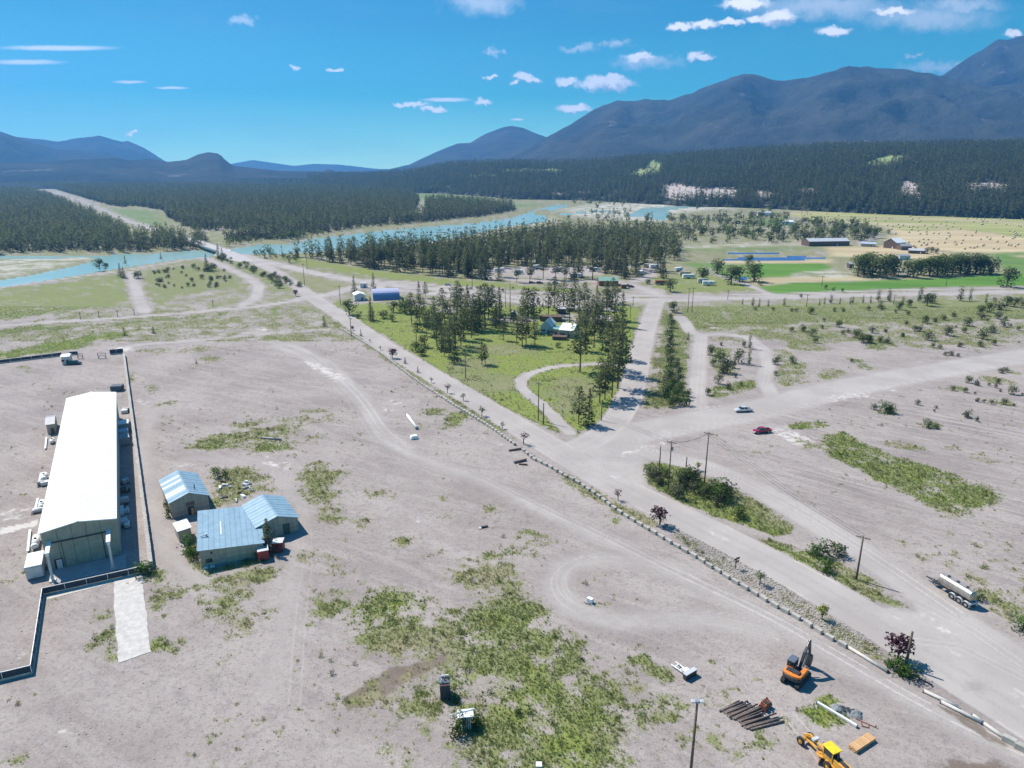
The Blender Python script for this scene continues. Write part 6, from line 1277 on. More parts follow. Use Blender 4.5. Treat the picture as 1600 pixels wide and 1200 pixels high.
r = thing('lumber_stack', 'stack of fresh orange lumber lying right of the yellow grader', 'lumber', G(1334, 1176), ang(G(1334, 1176), G(1369, 1153))); ml = MB(); ml.box((0, 0, 0), (4.5, .24, .12)); lme = ml.mesh('plank', M_lum)
for i in range(5):
    for j in range(4): o = bpy.data.objects.new('plank', lme); COL.objects.link(o); o.parent = r; o.location = (2.3 + random.uniform(-.06, .06), (i - 2) * .26 + .3, .14 + j * .14)
m = MB(); m.box((.8, .3, .04), (.12, 1.4, .08)); m.box((3.8, .3, .04), (.12, 1.4, .08)); m.obj('bearer', M_wood, r)
# ---- transformers
def transformer(px, py, h, w_, d_, label, mt, topm, fins=8, rz=R(8), plate_=False):
    r = thing('transformer', label, 'transformer', G(px, py), rz); m = MB(); m.box((0, d_ / 2, h / 2), (w_ * .9, d_ * .7, h)); m.obj('tank', mt, r, bevel=.04); fm = MB(); fm.box((0, 0, h * .48), (w_ / fins * .45, d_ * .3, h * .88)); fme = fm.mesh('radiator_fin', mt)
    for k in range(fins):
        for (yy) in (.1, d_ * .9): o = bpy.data.objects.new('radiator_fin', fme); COL.objects.link(o); o.parent = r; o.location = (-w_ / 2 + (k + .5) * w_ / fins, yy, .05)
    if plate_: 
        m = MB(); m.box((-.1, d_ / 2, h + .08), (w_ * 1.6, d_ * 1.1, .14)); m.obj('top_plate', M_wsh, r); m = MB(); m.tube((-w_ * 1.6, d_ * .4, h + .2), (w_ * .9, d_ * .9, h + .25), .1, None, 6); m.obj('pipe', M_wsh, r)
    else:
        for k in range(3): m = MB(); m.tube((-.5 + k * .5, d_ * .35 + .25 * k, h), (-.5 + k * .5, d_ * .35 + .25 * k, h + .55), .16, .07, 8); m.obj('bushing', M_porc if k else M_wsh, r)
        m = MB(); m.tube((-w_ * .3, d_ * .85, h + .25), (w_ * .4, d_ * .85, h + .25), .22, None, 10); m.obj('conservator', M_lgrey, r); m = MB(); m.box((0, -.05, h * .93), (w_ * .8, .05, .12)); m.obj('red_stripe', M_red, r)
    return r
transformer(696, 1093, 2.9, 1.7, 1.9, 'dark grey finned electrical transformer standing in the weeds', mat('transformer_grey', (.10, .125, .15), .55, .2), None)
transformer(729, 1141, 2.3, 1.5, 1.5, 'pale grey finned transformer with a white top plate beside a shrub', M_lgrey, None, 5, plate_=True)
pxtree('bush', 'brightbush0', 716, 1147, 1118, 'green shrub growing against the pale grey transformer', 'bush', None, .8); pxtree('bush', 'brightbush0', 745, 1134, 1112, 'green shrub right of the pale grey transformer', 'bush', None, .9); pxtree('bush', 'brightbush0', 711, 1096, 1082, 'small dark green shrub at the foot of the dark transformer', 'bush', None, .9)
# ---- white implement, small white box
r = thing('tractor_implement', 'white framed implement with a black wide blade on the gravel', 'implement', G(1075, 1056), R(125)); m = MB(); m.tube((0, -.45, .5), (3.2, -.55, .4), .1, None, 6); m.tube((0, .45, .5), (3.2, .55, .4), .1, None, 6)
for k in (.6, 1.4, 2.4): m.box((k, 0, .5), (.14, 1.0, .12))
m.obj('frame', M_wsh, r); m = MB(); m.box((-.35, 0, .6), (.7, 2.6, 1.0)); m.obj('bucket', M_dark, r, bevel=.05); m = MB(); m.box((-.35, 0, 1.13), (.8, 2.65, .06)); m.obj('lid', M_lgrey, r); m = MB(); m.box((.5, 0, .75), (.9, 1.1, .3)); m.obj('motor', M_wsh, r)
r = thing('white_box', 'small white box with bits of metal in the middle of the turning loop', 'box', G(922, 941), R(-40)); m = MB(); m.box((0, 0, .5), (1.2, .8, .9)); m.obj('case', M_wsh, r, bevel=.05); m = MB(); m.tube((-.9, -.8, .05), (.9, -.9, .15), .05, None, 5); m.tube((-.3, -1.1, .05), (.5, -.4, .1), .05, None, 5); m.obj('scrap_rod', M_dark, r)
r = thing('white_post', 'pale square post end at the bottom edge of the photo', 'post', G(842, 1203)); m = MB(); m.box((0, 0, .5), (.8, .8, 1.0)); m.obj('post', M_concw, r); m = MB(); m.box((0, 0, 1.02), (.84, .84, .05)); m.obj('cap', M_wsh, r)
r = thing('pipe_frame', 'small dark frame with a pale disc lying on the gravel lot', 'frame', G(757, 824), .4); m = MB(); m.box((0, 0, .2), (1.6, .5, .3)); m.tube((-1.5, -.5, .1), (.2, -.3, .1), .06, None, 5); m.obj('bar', M_dark, r); m = MB(); m.tube((-.9, 0, .05), (-.9, 0, .12), .5, None, 14); m.obj('disc', M_lgrey, r)
# ---- direction sign by the road
r = thing('road_sign', 'small dark board sign on a post between road and blocks', 'sign', G(1149, 889), R(35)); hs = height_of(1149, 889, 871); m = MB(); m.box((0, 0, hs / 2), (.16, .16, hs)); m.obj('post', M_wood, r)
for k, zz in ((0, hs - .25), (1, hs - .95)): m = MB(); m.box((.05 + .15 * k, -.12, zz), (1.7 - .5 * k, .07, .45)); m.obj('board', M_brown, r)
# ================================================================== BUILDINGS OF THE VALLEY
box_building('white_shed', 'small white roofed shed left of the long blue building', 'shed', 554.5, 470.5, 571, 469.5, 9, 3.6, 1.2, M_lgrey, M_wsh, ridge='y', windows=0)
q0, q1 = G(583, 470), G(625, 468); r = thing('blue_hall', 'long blue arched hall near the far junction', 'hall', q0, ang(q0, q1)); wq = math.hypot(q1[0] - q0[0], q1[1] - q0[1]); m = MB(); arcp = [(7 - 7 * math.cos(a), 6.2 * math.sin(a) ** .7) for a in np.linspace(0, math.pi, 15)]
vs = [(0, p[0], p[1]) for p in arcp] + [(wq, p[0], p[1]) for p in arcp]; nn = len(arcp); fs = [(k, k + 1, nn + k + 1, nn + k) for k in range(nn - 1)]; lo = [f for f in fs if f[0] in (0, 1, 2, 11, 12, 13)]; hi_ = [f for f in fs if f not in lo]
m.add(vs, lo); m.obj('side', M_bblue, r); m = MB(); m.add(vs, hi_); m.obj('roof', M_lav, r); m = MB(); m.add([v for v in vs[:nn]], [tuple(range(nn))]); m.add([v for v in vs[nn:]], [tuple(range(nn))]); m.obj('end_wall', M_lgrey, r)
box_building('van_body', 'grey box body parked behind the spruce near the blue hall', 'trailer', 563, 450, 573, 450, 3, 3.2, .2, M_lgrey, M_lgrey, windows=0)
box_building('house', 'house with a pale green gable roof in the pine lot, left of two', 'house', 845, 521, 862, 522, 10, 4.0, 2.6, mat('pale_blue_wall', (.42, .50, .56), .8), mat('pale_green_roof', (.62, .70, .66), .6), ridge='y')
box_building('house', 'low house wing with a teal flat roof between two gabled houses', 'house', 859, 523, 873, 524, 8, 3.0, .3, M_tan, M_teal)
box_building('house', 'house with a bright white gable roof and brown deck in the pine lot', 'house', 874, 527, 895, 529, 11, 3.8, 2.4, M_tan, M_wsh, ridge='x'); box_building('deck', 'dark brown timber deck before the white roofed house', 'deck', 863, 531, 884, 532, 3.5, 1.6, .1, M_brown, M_brown, door=False, windows=0)
box_building('garden_shed', 'small white roofed shed among pines left of the houses', 'shed', 797, 500, 808, 500, 6, 3.0, 1.4, M_lgrey, M_wsh, ridge='y', windows=0); box_building('long_shed', 'low brown roofed store behind the gabled houses', 'shed', 844, 502, 877, 503, 5, 2.6, .4, M_brown, M_brown, windows=0, door=False)
box_building('house', 'pale pink roofed house behind the roadside pines', 'house', 936, 511, 956, 511, 9, 3.4, 1.8, M_tan, mat('pinkish_roof', (.55, .50, .48), .7), ridge='x'); box_building('carport', 'dark open carport by the gravel parking', 'carport', 872, 491, 884, 491, 6, 3.0, .2, M_dark, M_lgrey, windows=0, door=False)
box_building('lodge', 'campground lodge with a green roof and reddish walls north of the highway', 'building', 936, 447, 966, 447, 11, 3.6, 2.0, M_rust, mat('green_roof', (.20, .34, .28), .7), ridge='x'); box_building('kiosk', 'small reddish kiosk beside the campground lodge', 'kiosk', 971, 451, 979, 451, 4, 2.8, .8, M_rust, M_tan, windows=1)
rv_n = 0
def caravan(px, py, rz, label, L=7.5, mt=None, stripe=M_navy):
    r = thing('caravan', label, 'caravan', G(px, py), rz); m = MB(); m.prism([(-L / 2, .6), (L / 2 - .5, .6), (L / 2, 1.4), (L / 2 - .3, 3.2), (-L / 2, 3.2)], -1.25, 1.25); m.obj('body', mt or M_wsh, r, bevel=.1); m = MB(); m.box((0, -1.28, 1.3), (L * .9, .04, .3)); m.obj('stripe', stripe, r)
    for k in (-.25, .2): m = MB(); m.box((L * k, -1.28, 2.3), (1.0, .05, .6)); m.obj('window', M_glass, r)
    for k in (-.5, .5): m = MB(); m.tube((k, -1.3, .4), (k, 1.3, .4), .38, None, 10); m.obj('wheel', M_rub, r)
    m = MB(); m.tube((L / 2, 0, .6), (L / 2 + 1.2, 0, .5), .08, None, 5); m.obj('hitch', M_dark, r); return r
for i, (px, py, a, lb) in enumerate(((810, 428, .3, 'white caravan at the near left edge of the campground wood'), (895, 433, 1.2, 'white caravan left of the pair behind the roadside pines'), (906, 433, 1.3, 'white caravan right of the pair behind the roadside pines'), (1012, 418, .2, 'dark fronted caravan left of the pair at the wood edge'), (1022, 419, .3, 'white caravan right of the pair at the wood edge'),
                                     (992, 417, .5, 'caravan half hidden by the wood edge'), (1001, 429, 1.0, 'caravan in the clearing behind the big fir'), (1070, 431, .1, 'farther of two long caravans in the grass field camp'), (1076, 435, .1, 'nearer of two long caravans in the grass field camp'), (1098, 442, 0, 'long caravan behind the round crowned tree'), (1107, 446, -.1, 'low caravan nearest the highway hedge'),
                                     (1034, 445, .1, 'reddish caravan under the big fir'), (1060, 424, .6, 'caravan beside the field path, farthest right'), (872, 424, .8, 'caravan deep in the campground wood'), (928, 424, .2, 'caravan under the pines in the campground centre'), (948, 421, .4, 'caravan in the wood clearing left of the lodge'), (780, 425, .3, 'caravan near the left end of the campground'), (838, 420, 1.0, 'small caravan between pines in the campground'))):
    caravan(px, py, a, lb, 7.5 + (i % 3), [M_wsh, M_lgrey, M_wsh, M_tan][i % 4] if i != 11 else M_rust, [M_navy, M_red, M_teal][i % 3])
for (px, py, a, pt, lb) in ((831, 443, .1, M_navy, 'dark car parked at the campground fence, left one'), (843, 443, .1, M_dred, 'dark red car parked at the campground fence, right one'), (867, 444, .1, M_teal, 'teal car parked at the campground edge'), (980, 447, 1.0, M_navy, 'dark car next to the campground kiosk'), (986, 449, .2, M_dark, 'black car at the campground entrance'), (940, 486, 1.2, M_dark, 'dark car in the gravel parking south of the highway'),
                            (300, 375.5, R(-33) + 1.5, M_dred, 'dark car crossing the highway bridge'), (848, 497, .4, M_lgrey, 'grey car near the carport'), (700, 446, .1, M_silver, 'silver car on the highway left of the junction')): car(lb, px, py, a, pt)
bx0, bx1 = G(354, 395), G(364, 398); r = thing('box_truck', 'white box truck on the highway near the bridge end', 'truck', G(359, 396.5), ang(bx1, bx0)); m = MB(); m.box((-1.5, 0, 2.3), (6.5, 2.4, 2.6)); m.obj('box', M_wsh, r, bevel=.05); m = MB(); m.box((3.0, 0, 1.5), (1.9, 2.2, 2.0)); m.obj('cab', M_wsh, r, bevel=.15); m = MB(); m.box((3.98, 0, 1.9), (.06, 1.9, .7)); m.obj('windscreen', M_glass, r)
for k in (-3.2, 2.8):
    m = MB(); m.tube((k, -1.2, .5), (k, 1.2, .5), .5, None, 12); m.obj('wheel', M_rub, r)
r.location.z = 0.0
box_building('long_barn', 'long dark barn with a white and grey roof by the hay field', 'barn', 1264, 385, 1327, 384, 16, 5, 2.5, M_brown, M_lgrey, ridge='x', windows=0); box_building('barn', 'barn with a bright white gable roof in the farm yard', 'barn', 1380, 387, 1400, 389, 16, 6, 4, M_brown, M_wsh, ridge='y', windows=0)
box_building('farm_shed', 'low grey roofed farm shed right of the white barn', 'shed', 1408, 391, 1424, 391, 10, 4, 2, M_brown, M_grey); box_building('farm_shed', 'low pale roofed farm shed at the right end of the farm yard', 'shed', 1420, 396, 1446, 397, 8, 3, 1.5, M_brown, M_lgrey, windows=0); box_building('farm_shed', 'low bluish roofed sheds left of the white barn', 'shed', 1345, 385, 1368, 386, 9, 3, 1.5, M_tan, mat('bluish_roof', (.4, .46, .54), .6), windows=0)
box_building('farm_hut', 'small dark hut left of the big farm trees', 'hut', 1327, 419, 1334, 419, 5, 3.4, 1, M_brown, M_lgrey, windows=0); box_building('farm_shed', 'grey shed between the farm tree groups', 'shed', 1406, 406, 1422, 406, 8, 3.5, 1, M_lgrey, M_grey, windows=0); box_building('far_house', 'small white roofed house at the left end of the hay field', 'house', 1222, 351, 1240, 351, 12, 4, 2, M_wsh, M_wsh, windows=0, door=False)
box_building('far_barn', 'tiny white barn beside the wood beyond the river', 'barn', 1185, 337, 1205, 337, 14, 5, 2, M_wsh, M_lgrey, windows=0, door=False)
# ---- highway bridge
zb = 3.2; a_, b_ = G(264, 364.5, zb), G(350, 391.5, zb); r = thing('highway_bridge', 'grey concrete highway bridge over the turquoise river', 'bridge', (a_[0], a_[1], 0), ang(a_, b_)); d = math.hypot(b_[0] - a_[0], b_[1] - a_[1])
m = MB(); m.box((d / 2, 0, zb - .3), (d, 13, .6)); m.obj('deck', M_asph, r); m = MB(); m.box((d / 2, -5.2, zb - 1.5), (d * .96, .8, 1.9)); m.box((d / 2, 0, zb - 1.5), (d * .96, .8, 1.9)); m.box((d / 2, 5.2, zb - 1.5), (d * .96, .8, 1.9)); m.obj('girder', M_grey, r)
for sy in (-1, 1): m = MB(); m.box((d / 2, sy * 6.4, zb + .35), (d, .3, .75)); m.obj('parapet', M_concw, r)
for k in (.30, .62): m = MB(); m.box((d * k, 0, (zb - 2.4) / 2 - 1), (1.6, 9, zb - .2)); m.obj('pier', M_conc, r)
for (x0, x1, k0, k1) in ((-60, 0, 0, zb), (d, d + 70, zb, 0)):
    m = MB(); m.add([(x0, -6, k0 + .02), (x1, -6, k1 + .02), (x1, 6, k1 + .02), (x0, 6, k0 + .02), (x0, -10, -1), (x1, -10 - k1, -1), (x1, 10 + k1, -1), (x0, 10, -1)], [(0, 1, 2, 3), (0, 4, 5, 1), (3, 2, 6, 7), (1, 5, 6, 2), (0, 3, 7, 4)]); m.obj('approach_ramp', M_asph, r)
# ================================================================== TREES AND BUSHES
PN = ['pine0', 'pine1', 'pine2', 'pine3']
mead = [(554, 460, 430, 'fir0', 'fir at the gravel triangle left of the white shed'), (584, 454, 426, 'fir1', 'dark fir directly behind the long blue hall'), (655, 473, 439, 'fir2', 'slim fir right of the blue hall'), (665, 466, 440, 'pine1', 'thin pine beside the slim fir near the hall'), (546, 492, 465, 'leaf0', 'bushy broadleaf tree at the road bend'), (580, 500, 463, 'fir0', 'broad dark spruce south of the blue hall'),
        (583, 503, 486, 'fir1', 'small dark spruce before the big spruce'), (652, 518, 476, 'fir2', 'large pine at the left edge of the pine lot'), (710, 568, 524, 'fir0', 'tall dark fir at the lower edge of the pine group'), (664, 543, 520, 'leaf1', 'dark bushy tree by the meadow edge'), (753, 570, 533, 'pine0', 'lone pine in the open meadow, left stem'), (758, 569, 537, 'pine1', 'lone pine in the open meadow, right stem'),
        (787, 532, 496, 'pine2', 'pine standing apart in front of the pine group'), (807.5, 538, 492, 'pine3', 'left pine of four before the houses'), (816, 541, 488, 'pine0', 'second pine of four before the houses'), (822, 538, 490, 'pine2', 'third pine of four before the houses'), (835.5, 541, 499, 'pine1', 'right pine of four before the houses'), (906, 581, 492, 'pine2', 'tallest pine at the bend of the curved path'),
        (914, 549, 497, 'pine0', 'pine close behind the tallest path pine'), (928, 543, 485, 'pine3', 'pine right of the white roofed house'), (941, 545, 495, 'pine1', 'pine farther right of the white roofed house'), (937, 629, 557, 'pine0', 'big corner pine left of the roadside pair'), (945, 625, 562, 'pine1', 'big corner pine right of the roadside pair'), (956, 620, 542, 'pine2', 'pine closest to the junction road'),
        (965, 606, 516, 'pine3', 'tall roadside pine above the corner pair'), (972, 511, 456, 'fir0', 'big dark fir at the side road'), (904, 663, 603, 'pine1', 'pine in front at the junction corner, left'), (920, 663, 606, 'fir2', 'dark fir in front at the junction corner, right'), (898, 485, 437, 'pine1', 'pine by the gravel parking, left of row'), (913, 487, 441, 'pine3', 'pine by the gravel parking, second of row'),
        (932, 484, 445, 'fir1', 'fir by the gravel parking, third of row'), (947, 482, 438, 'pine2', 'pine by the gravel parking, fourth of row'), (957, 474, 433, 'pine0', 'pine by the gravel parking, last of row'), (857, 492, 440, 'pine0', 'pine behind the carport'), (825, 518, 450, 'pine3', 'tall pine left of the gabled house'), (834, 515, 449, 'pine1', 'tall pine touching the gabled house'),
        (741, 516, 458, 'pine0', 'pine in the dense group, left side'), (758, 515, 442, 'pine2', 'tallest pine in the dense group'), (731, 514, 445, 'fir2', 'dark spiky fir at the top of the dense group'), (780, 496, 448, 'fir1', 'dark fir right in the dense group'), (769, 490, 445, 'pine3', 'pine at the back of the dense group'), (958, 560, 490, 'pine1', 'roadside pine beside the side road, middle'), (950, 575, 505, 'pine3', 'pine beside the side road inside the meadow'), (968, 585, 500, 'pine0', 'leaning pine by the side road')]
for (px, py, pt, k, lb) in mead: pxtree('pine_tree' if 'pine' in k else ('fir_tree' if 'fir' in k else 'broadleaf_tree'), k, px, py, pt, lb, 'tree', None, 1.1 if 'fir' in k else 1.15)
pxtree('dead_tree', 'dead0', 797, 489, 436, 'bare reddish dead tree at the right of the pine group'); pxtree('dead_tree', 'dead0', 790, 482, 445, 'brown dying tree left of the bare dead tree')
grp = [(672, 512), (680, 505), (688, 514), (696, 506), (704, 512), (712, 500), (720, 505), (690, 495), (700, 490), (715, 492), (728, 498), (740, 500), (748, 505), (752, 497), (762, 500), (770, 505), (677, 530), (683, 542), (690, 548), (697, 540), (704, 550), (712, 545), (720, 540), (726, 532), (735, 528), (700, 560), (693, 556), (742, 520), (750, 512), (775, 512), (783, 508), (800, 505), (812, 500), (820, 495), (722, 520), (712, 530), (668, 525), (655, 505), (663, 500), (645, 505), (686, 522), (730, 512)]
rnd = random.Random(2)
for i, (px, py) in enumerate(grp):
    k = rnd.choice(PN + ['pine0', 'fir1', 'leaf1']); hpx = rnd.uniform(34, 56) * (1 if 'leaf' not in k else .6); pxtree('pine_tree' if 'pine' in k else 'fir_tree', k, px + rnd.uniform(-2, 2), py, py - hpx, 'grey green pine within the dense pine group west of the houses', 'tree', 'dense pine group west of the houses', 1.1)
for i, (px, py) in enumerate(((918, 512), (925, 505), (940, 520), (950, 525), (962, 530), (935, 500), (905, 520), (948, 500), (960, 500), (915, 530), (930, 520), (870, 498), (890, 505), (905, 500), (880, 484), (866, 480))):
    k = rnd.choice(PN); pxtree('pine_tree', k, px, py, py - rnd.uniform(38, 58), 'pine among the loose pines right and behind the houses', 'tree', 'loose pines right of and behind the houses', 1.1)
WOOD = [(455, 402), (500, 398), (560, 395), (640, 387), (720, 379), (800, 369), (880, 362), (965, 361), (1010, 366), (1050, 374), (1065, 392), (1060, 408), (1000, 412), (1040, 425), (985, 436), (930, 436), (870, 443), (800, 441), (730, 436), (650, 429), (580, 420), (520, 411)]
gx, gy = area_pts(WOOD, 8.0, 1.1, 1300, None, lambda x, y: np.where(fbm(x / 22, y / 22, 95) > .36, .92, .25) * np.where((y < 560) & (x > -20), .42, 1))
o_ = np.argsort(gy); gx, gy = gx[o_], gy[o_]
nth = 210
for i in range(min(nth, len(gx))):
    k = rnd.choice(['pine0', 'pine1', 'pine2', 'pine3', 'fir0', 'fir1', 'pine2']); h = rnd.uniform(13, 23) + (5 if rnd.random() < .08 else 0)
    tree('pine_tree' if 'pine' in k else 'fir_tree', k, gx[i], gy[i], h, 'conifer in the near edge of the campground wood north of the highway', 'tree', 'near conifers of the campground wood', 1.12)
P_ = np.stack([gx[nth:], gy[nth:], gx[nth:] * 0], 1); scatter('campground_wood', FM['pine'] + FM['fir'][:2], P_, hv(len(P_), 12, 22), 'loose conifer wood between the campground and the river', 'wood', (.85, 1.2))
# river flats and scrub
fl = area_pts([(860, 342), (1000, 345), (1060, 342), (1180, 336), (1230, 340), (1290, 350), (1340, 352), (1380, 362), (1360, 374), (1260, 378), (1150, 380), (1060, 384), (1040, 370), (980, 352)], 15, 1.2, 1400, None, lambda x, y: np.where(fbm(x / 60, y / 60, 96) > .42, .85, .12))
scatter('riverside_trees', FM['leaf'] + FM['grey'] + FM['fir'][:1], np.stack([fl[0], fl[1], fl[0] * 0], 1), hv(len(fl[0]), 6, 15), 'mixed grey green trees and bushes on the river flats', 'wood', (.9, 1.4))
fl = area_pts([(880, 318), (960, 314), (1200, 318), (1330, 326), (1330, 330), (1200, 332), (1180, 322), (1050, 332), (1000, 340), (900, 342)], 22, 1.2, 1900, None, lambda x, y: np.where(fbm(x / 90, y / 90, 97) > .5, .45, .05))
scatter('riverside_trees', FM['leaf'] + FM['fir'], np.stack([fl[0], fl[1], fl[0] * 0], 1), hv(len(fl[0]), 7, 16), 'dark trees on the gravel islands of the far river', 'wood', (.9, 1.5))
fl = area_pts([(1190, 322), (1400, 330), (1600, 339), (1800, 346), (1800, 334), (1600, 328), (1400, 320), (1190, 312)], 11, 1.2, 1900)
scatter('treeline', FM['leaf'] + FM['fir'][:2] + FM['grey'][:1], np.stack([fl[0], fl[1], fl[0] * 0], 1), hv(len(fl[0]), 9, 20), 'tree line between the hay field and the forested hill', 'wood', (1, 1.5))
fl = area_pts([(455, 370), (420, 372), (365, 380), (330, 388), (400, 402), (460, 412), (480, 410), (460, 400), (440, 397), (400, 396), (385, 388), (440, 378), (520, 366), (520, 362)], 9, 1.2, 1200, None, lambda x, y: np.full(len(x), .55))
scatter('riverbank_trees', FM['leaf'] + FM['fir'][:2] + FM['bush'], np.stack([fl[0], fl[1], fl[0] * 0], 1), hv(len(fl[0]), 3, 11), 'bushy trees along the river bank by the highway bridge', 'wood', (.9, 1.3))
def bushes(lst, ox_, oy_, s, label, group, keys, wide=1.0, name='shrub', cat='shrub'):
    for i, (x, y, h) in enumerate(lst): px, py = ox_ + x / s, oy_ + y / s; pxtree(name, keys[i % len(keys)], px, py, py - h / s, label, cat, group, wide)
bushes([(600, 310, 95), (785, 265, 100), (930, 240, 55), (1115, 300, 105), (1200, 240, 80), (1310, 185, 70), (1370, 180, 30), (1450, 215, 40), (960, 175, 85), (890, 370, 55), (1090, 370, 55), (1215, 355, 50), (650, 375, 45), (705, 390, 45), (820, 455, 55), (760, 455, 40), (880, 465, 35), (30, 330, 80), (150, 330, 60), (215, 335, 60), (360, 275, 40), (200, 235, 35), (470, 225, 60), (525, 225, 60), (670, 140, 50), (570, 150, 75), (1100, 115, 60), (1160, 130, 30), (860, 190, 25), (390, 160, 40), (1450, 335, 20), (1260, 110, 70), (1320, 120, 40), (740, 120, 55), (840, 90, 50)], 1350, 480, 6, 'green shrub on the gravel beyond the wide gravel road', 'shrubs beyond the wide gravel road', ['bush0', 'greybush0', 'bush1', 'bush2', 'greybush1'], .95)
bushes([(985, 710, 70), (1055, 735, 60), (1250, 715, 50), (1235, 755, 40), (1385, 815, 85), (1290, 620, 60), (1330, 610, 50), (830, 780, 50), (950, 800, 50), (1060, 885, 45), (1120, 895, 35), (1190, 910, 45), (1310, 910, 60), (1400, 925, 30), (500, 915, 50), (675, 950, 30), (655, 980, 25), (975, 1035, 85), (1055, 1070, 40), (1040, 815, 25), (1170, 735, 30), (1280, 790, 30), (1480, 830, 30), (90, 960, 60)], 1350, 480, 6, 'grey green shrub in the raked field right of the wide gravel road', 'shrubs in the raked field', ['bush1', 'greybush1', 'bush0', 'greybush0'], .9)
bushes([(200, 990, 110), (250, 990, 90), (600, 1130, 80), (680, 1140, 50)], 1350, 480, 6, 'brightest green shrub clump in the raked field', 'bright shrub clumps of the raked field', ['brightbush0'], 1.0)
bushes([(630, 455, 70), (555, 415, 60), (465, 415, 40), (860, 380, 60), (715, 390, 30), (885, 440, 40), (935, 430, 40), (1010, 470, 80), (1050, 510, 80), (1105, 510, 70), (1135, 430, 60), (1385, 460, 30), (620, 270, 60), (460, 250, 30), (500, 250, 30), (660, 510, 50), (470, 680, 60), (320, 690, 60), (350, 660, 40), (330, 780, 40), (960, 670, 30), (1240, 420, 25), (160, 240, 30), (310, 240, 30), (820, 250, 35), (890, 250, 35), (1100, 240, 40), (1210, 240, 35), (1360, 220, 30), (540, 130 - 0, 30), (730, 330, 30), (1430, 280, 40), (1330, 260, 30)], 1150, 440, 5.333, 'dark green shrub in the scrub south of the highway', 'shrubs in the scrub south of the highway', ['bush0', 'bush2', 'greybush0', 'bush1'], .95)
bushes([(1245, 220, 70), (1320, 330, 120), (1300, 260, 80), (1415, 270, 90), (1445, 170, 40), (1310, 160, 30), (1395, 360, 30), (1290, 400, 70), (1220, 470, 50), (1350, 430, 50), (1430, 410, 30), (1255, 290, 50), (1380, 300, 50)], 800, 500, 4, 'shrub inside the gravel loop road', 'shrubs inside the gravel loop road', ['bush1', 'greybush1', 'brightbush0', 'bush0'], .7)
for (px, py, pt, lb) in ((1171, 545, 520, 'slim columnar poplar at the back of the gravel loop'), (1170, 570, 542, 'slim columnar poplar in front at the gravel loop'), (1075, 533, 518, 'small columnar tree by the loop road')): pxtree('poplar_tree', 'poplar0', px, py, pt, lb, 'tree', None, .9)
hedge = [(1047, 500, 486), (1048, 512, 493), (1046, 524, 505), (1047, 537, 514), (1046, 549, 528), (1045, 560, 538), (1047, 572, 548), (1044, 583, 560), (1046, 594, 568), (1042, 604, 578), (1050, 610, 584), (1044, 620, 588), (1052, 626, 598), (1038, 622, 600), (1060, 598, 580), (1064, 612, 592), (1068, 624, 603), (1072, 634, 612), (1057, 575, 556), (1060, 588, 570), (1055, 634, 612), (1046, 636, 618), (1062, 632, 618), (1076, 620, 604)]
for i, (px, py, pt) in enumerate(hedge): pxtree('hedge_bush', ['bush0', 'bush1', 'brightbush0', 'bush2', 'greybush0'][i % 5], px, py, py - (py - pt) * .78, 'leafy bush in the tall row east of the straight side road', 'bush', 'row of bushes east of the straight side road', .8)
isl_ = [(1025, 750, 722), (1015, 742, 722), (1032, 757, 738), (1062, 760, 727), (1075, 758, 722), (1087, 752, 728), (1060, 778, 752), (1112, 772, 745), (1122, 778, 742), (1130, 785, 755), (1100, 777, 755), (1052, 772, 754), (1085, 770, 750), (1096, 768, 748), (1135, 775, 748), (1068, 745, 728), (1040, 745, 728), (1118, 790, 770)]
for i, (px, py, pt) in enumerate(sorted(isl_)): pxtree('bush', ['bush0', 'greybush0', 'greybush1', 'brightbush0'][i % 4], px, py, py - (py - pt) * .8, '%s leafy bush from the left in the thicket round the road island poles' % ORD[i], 'bush', 'bushes crowding the poles on the road island', 1.0)
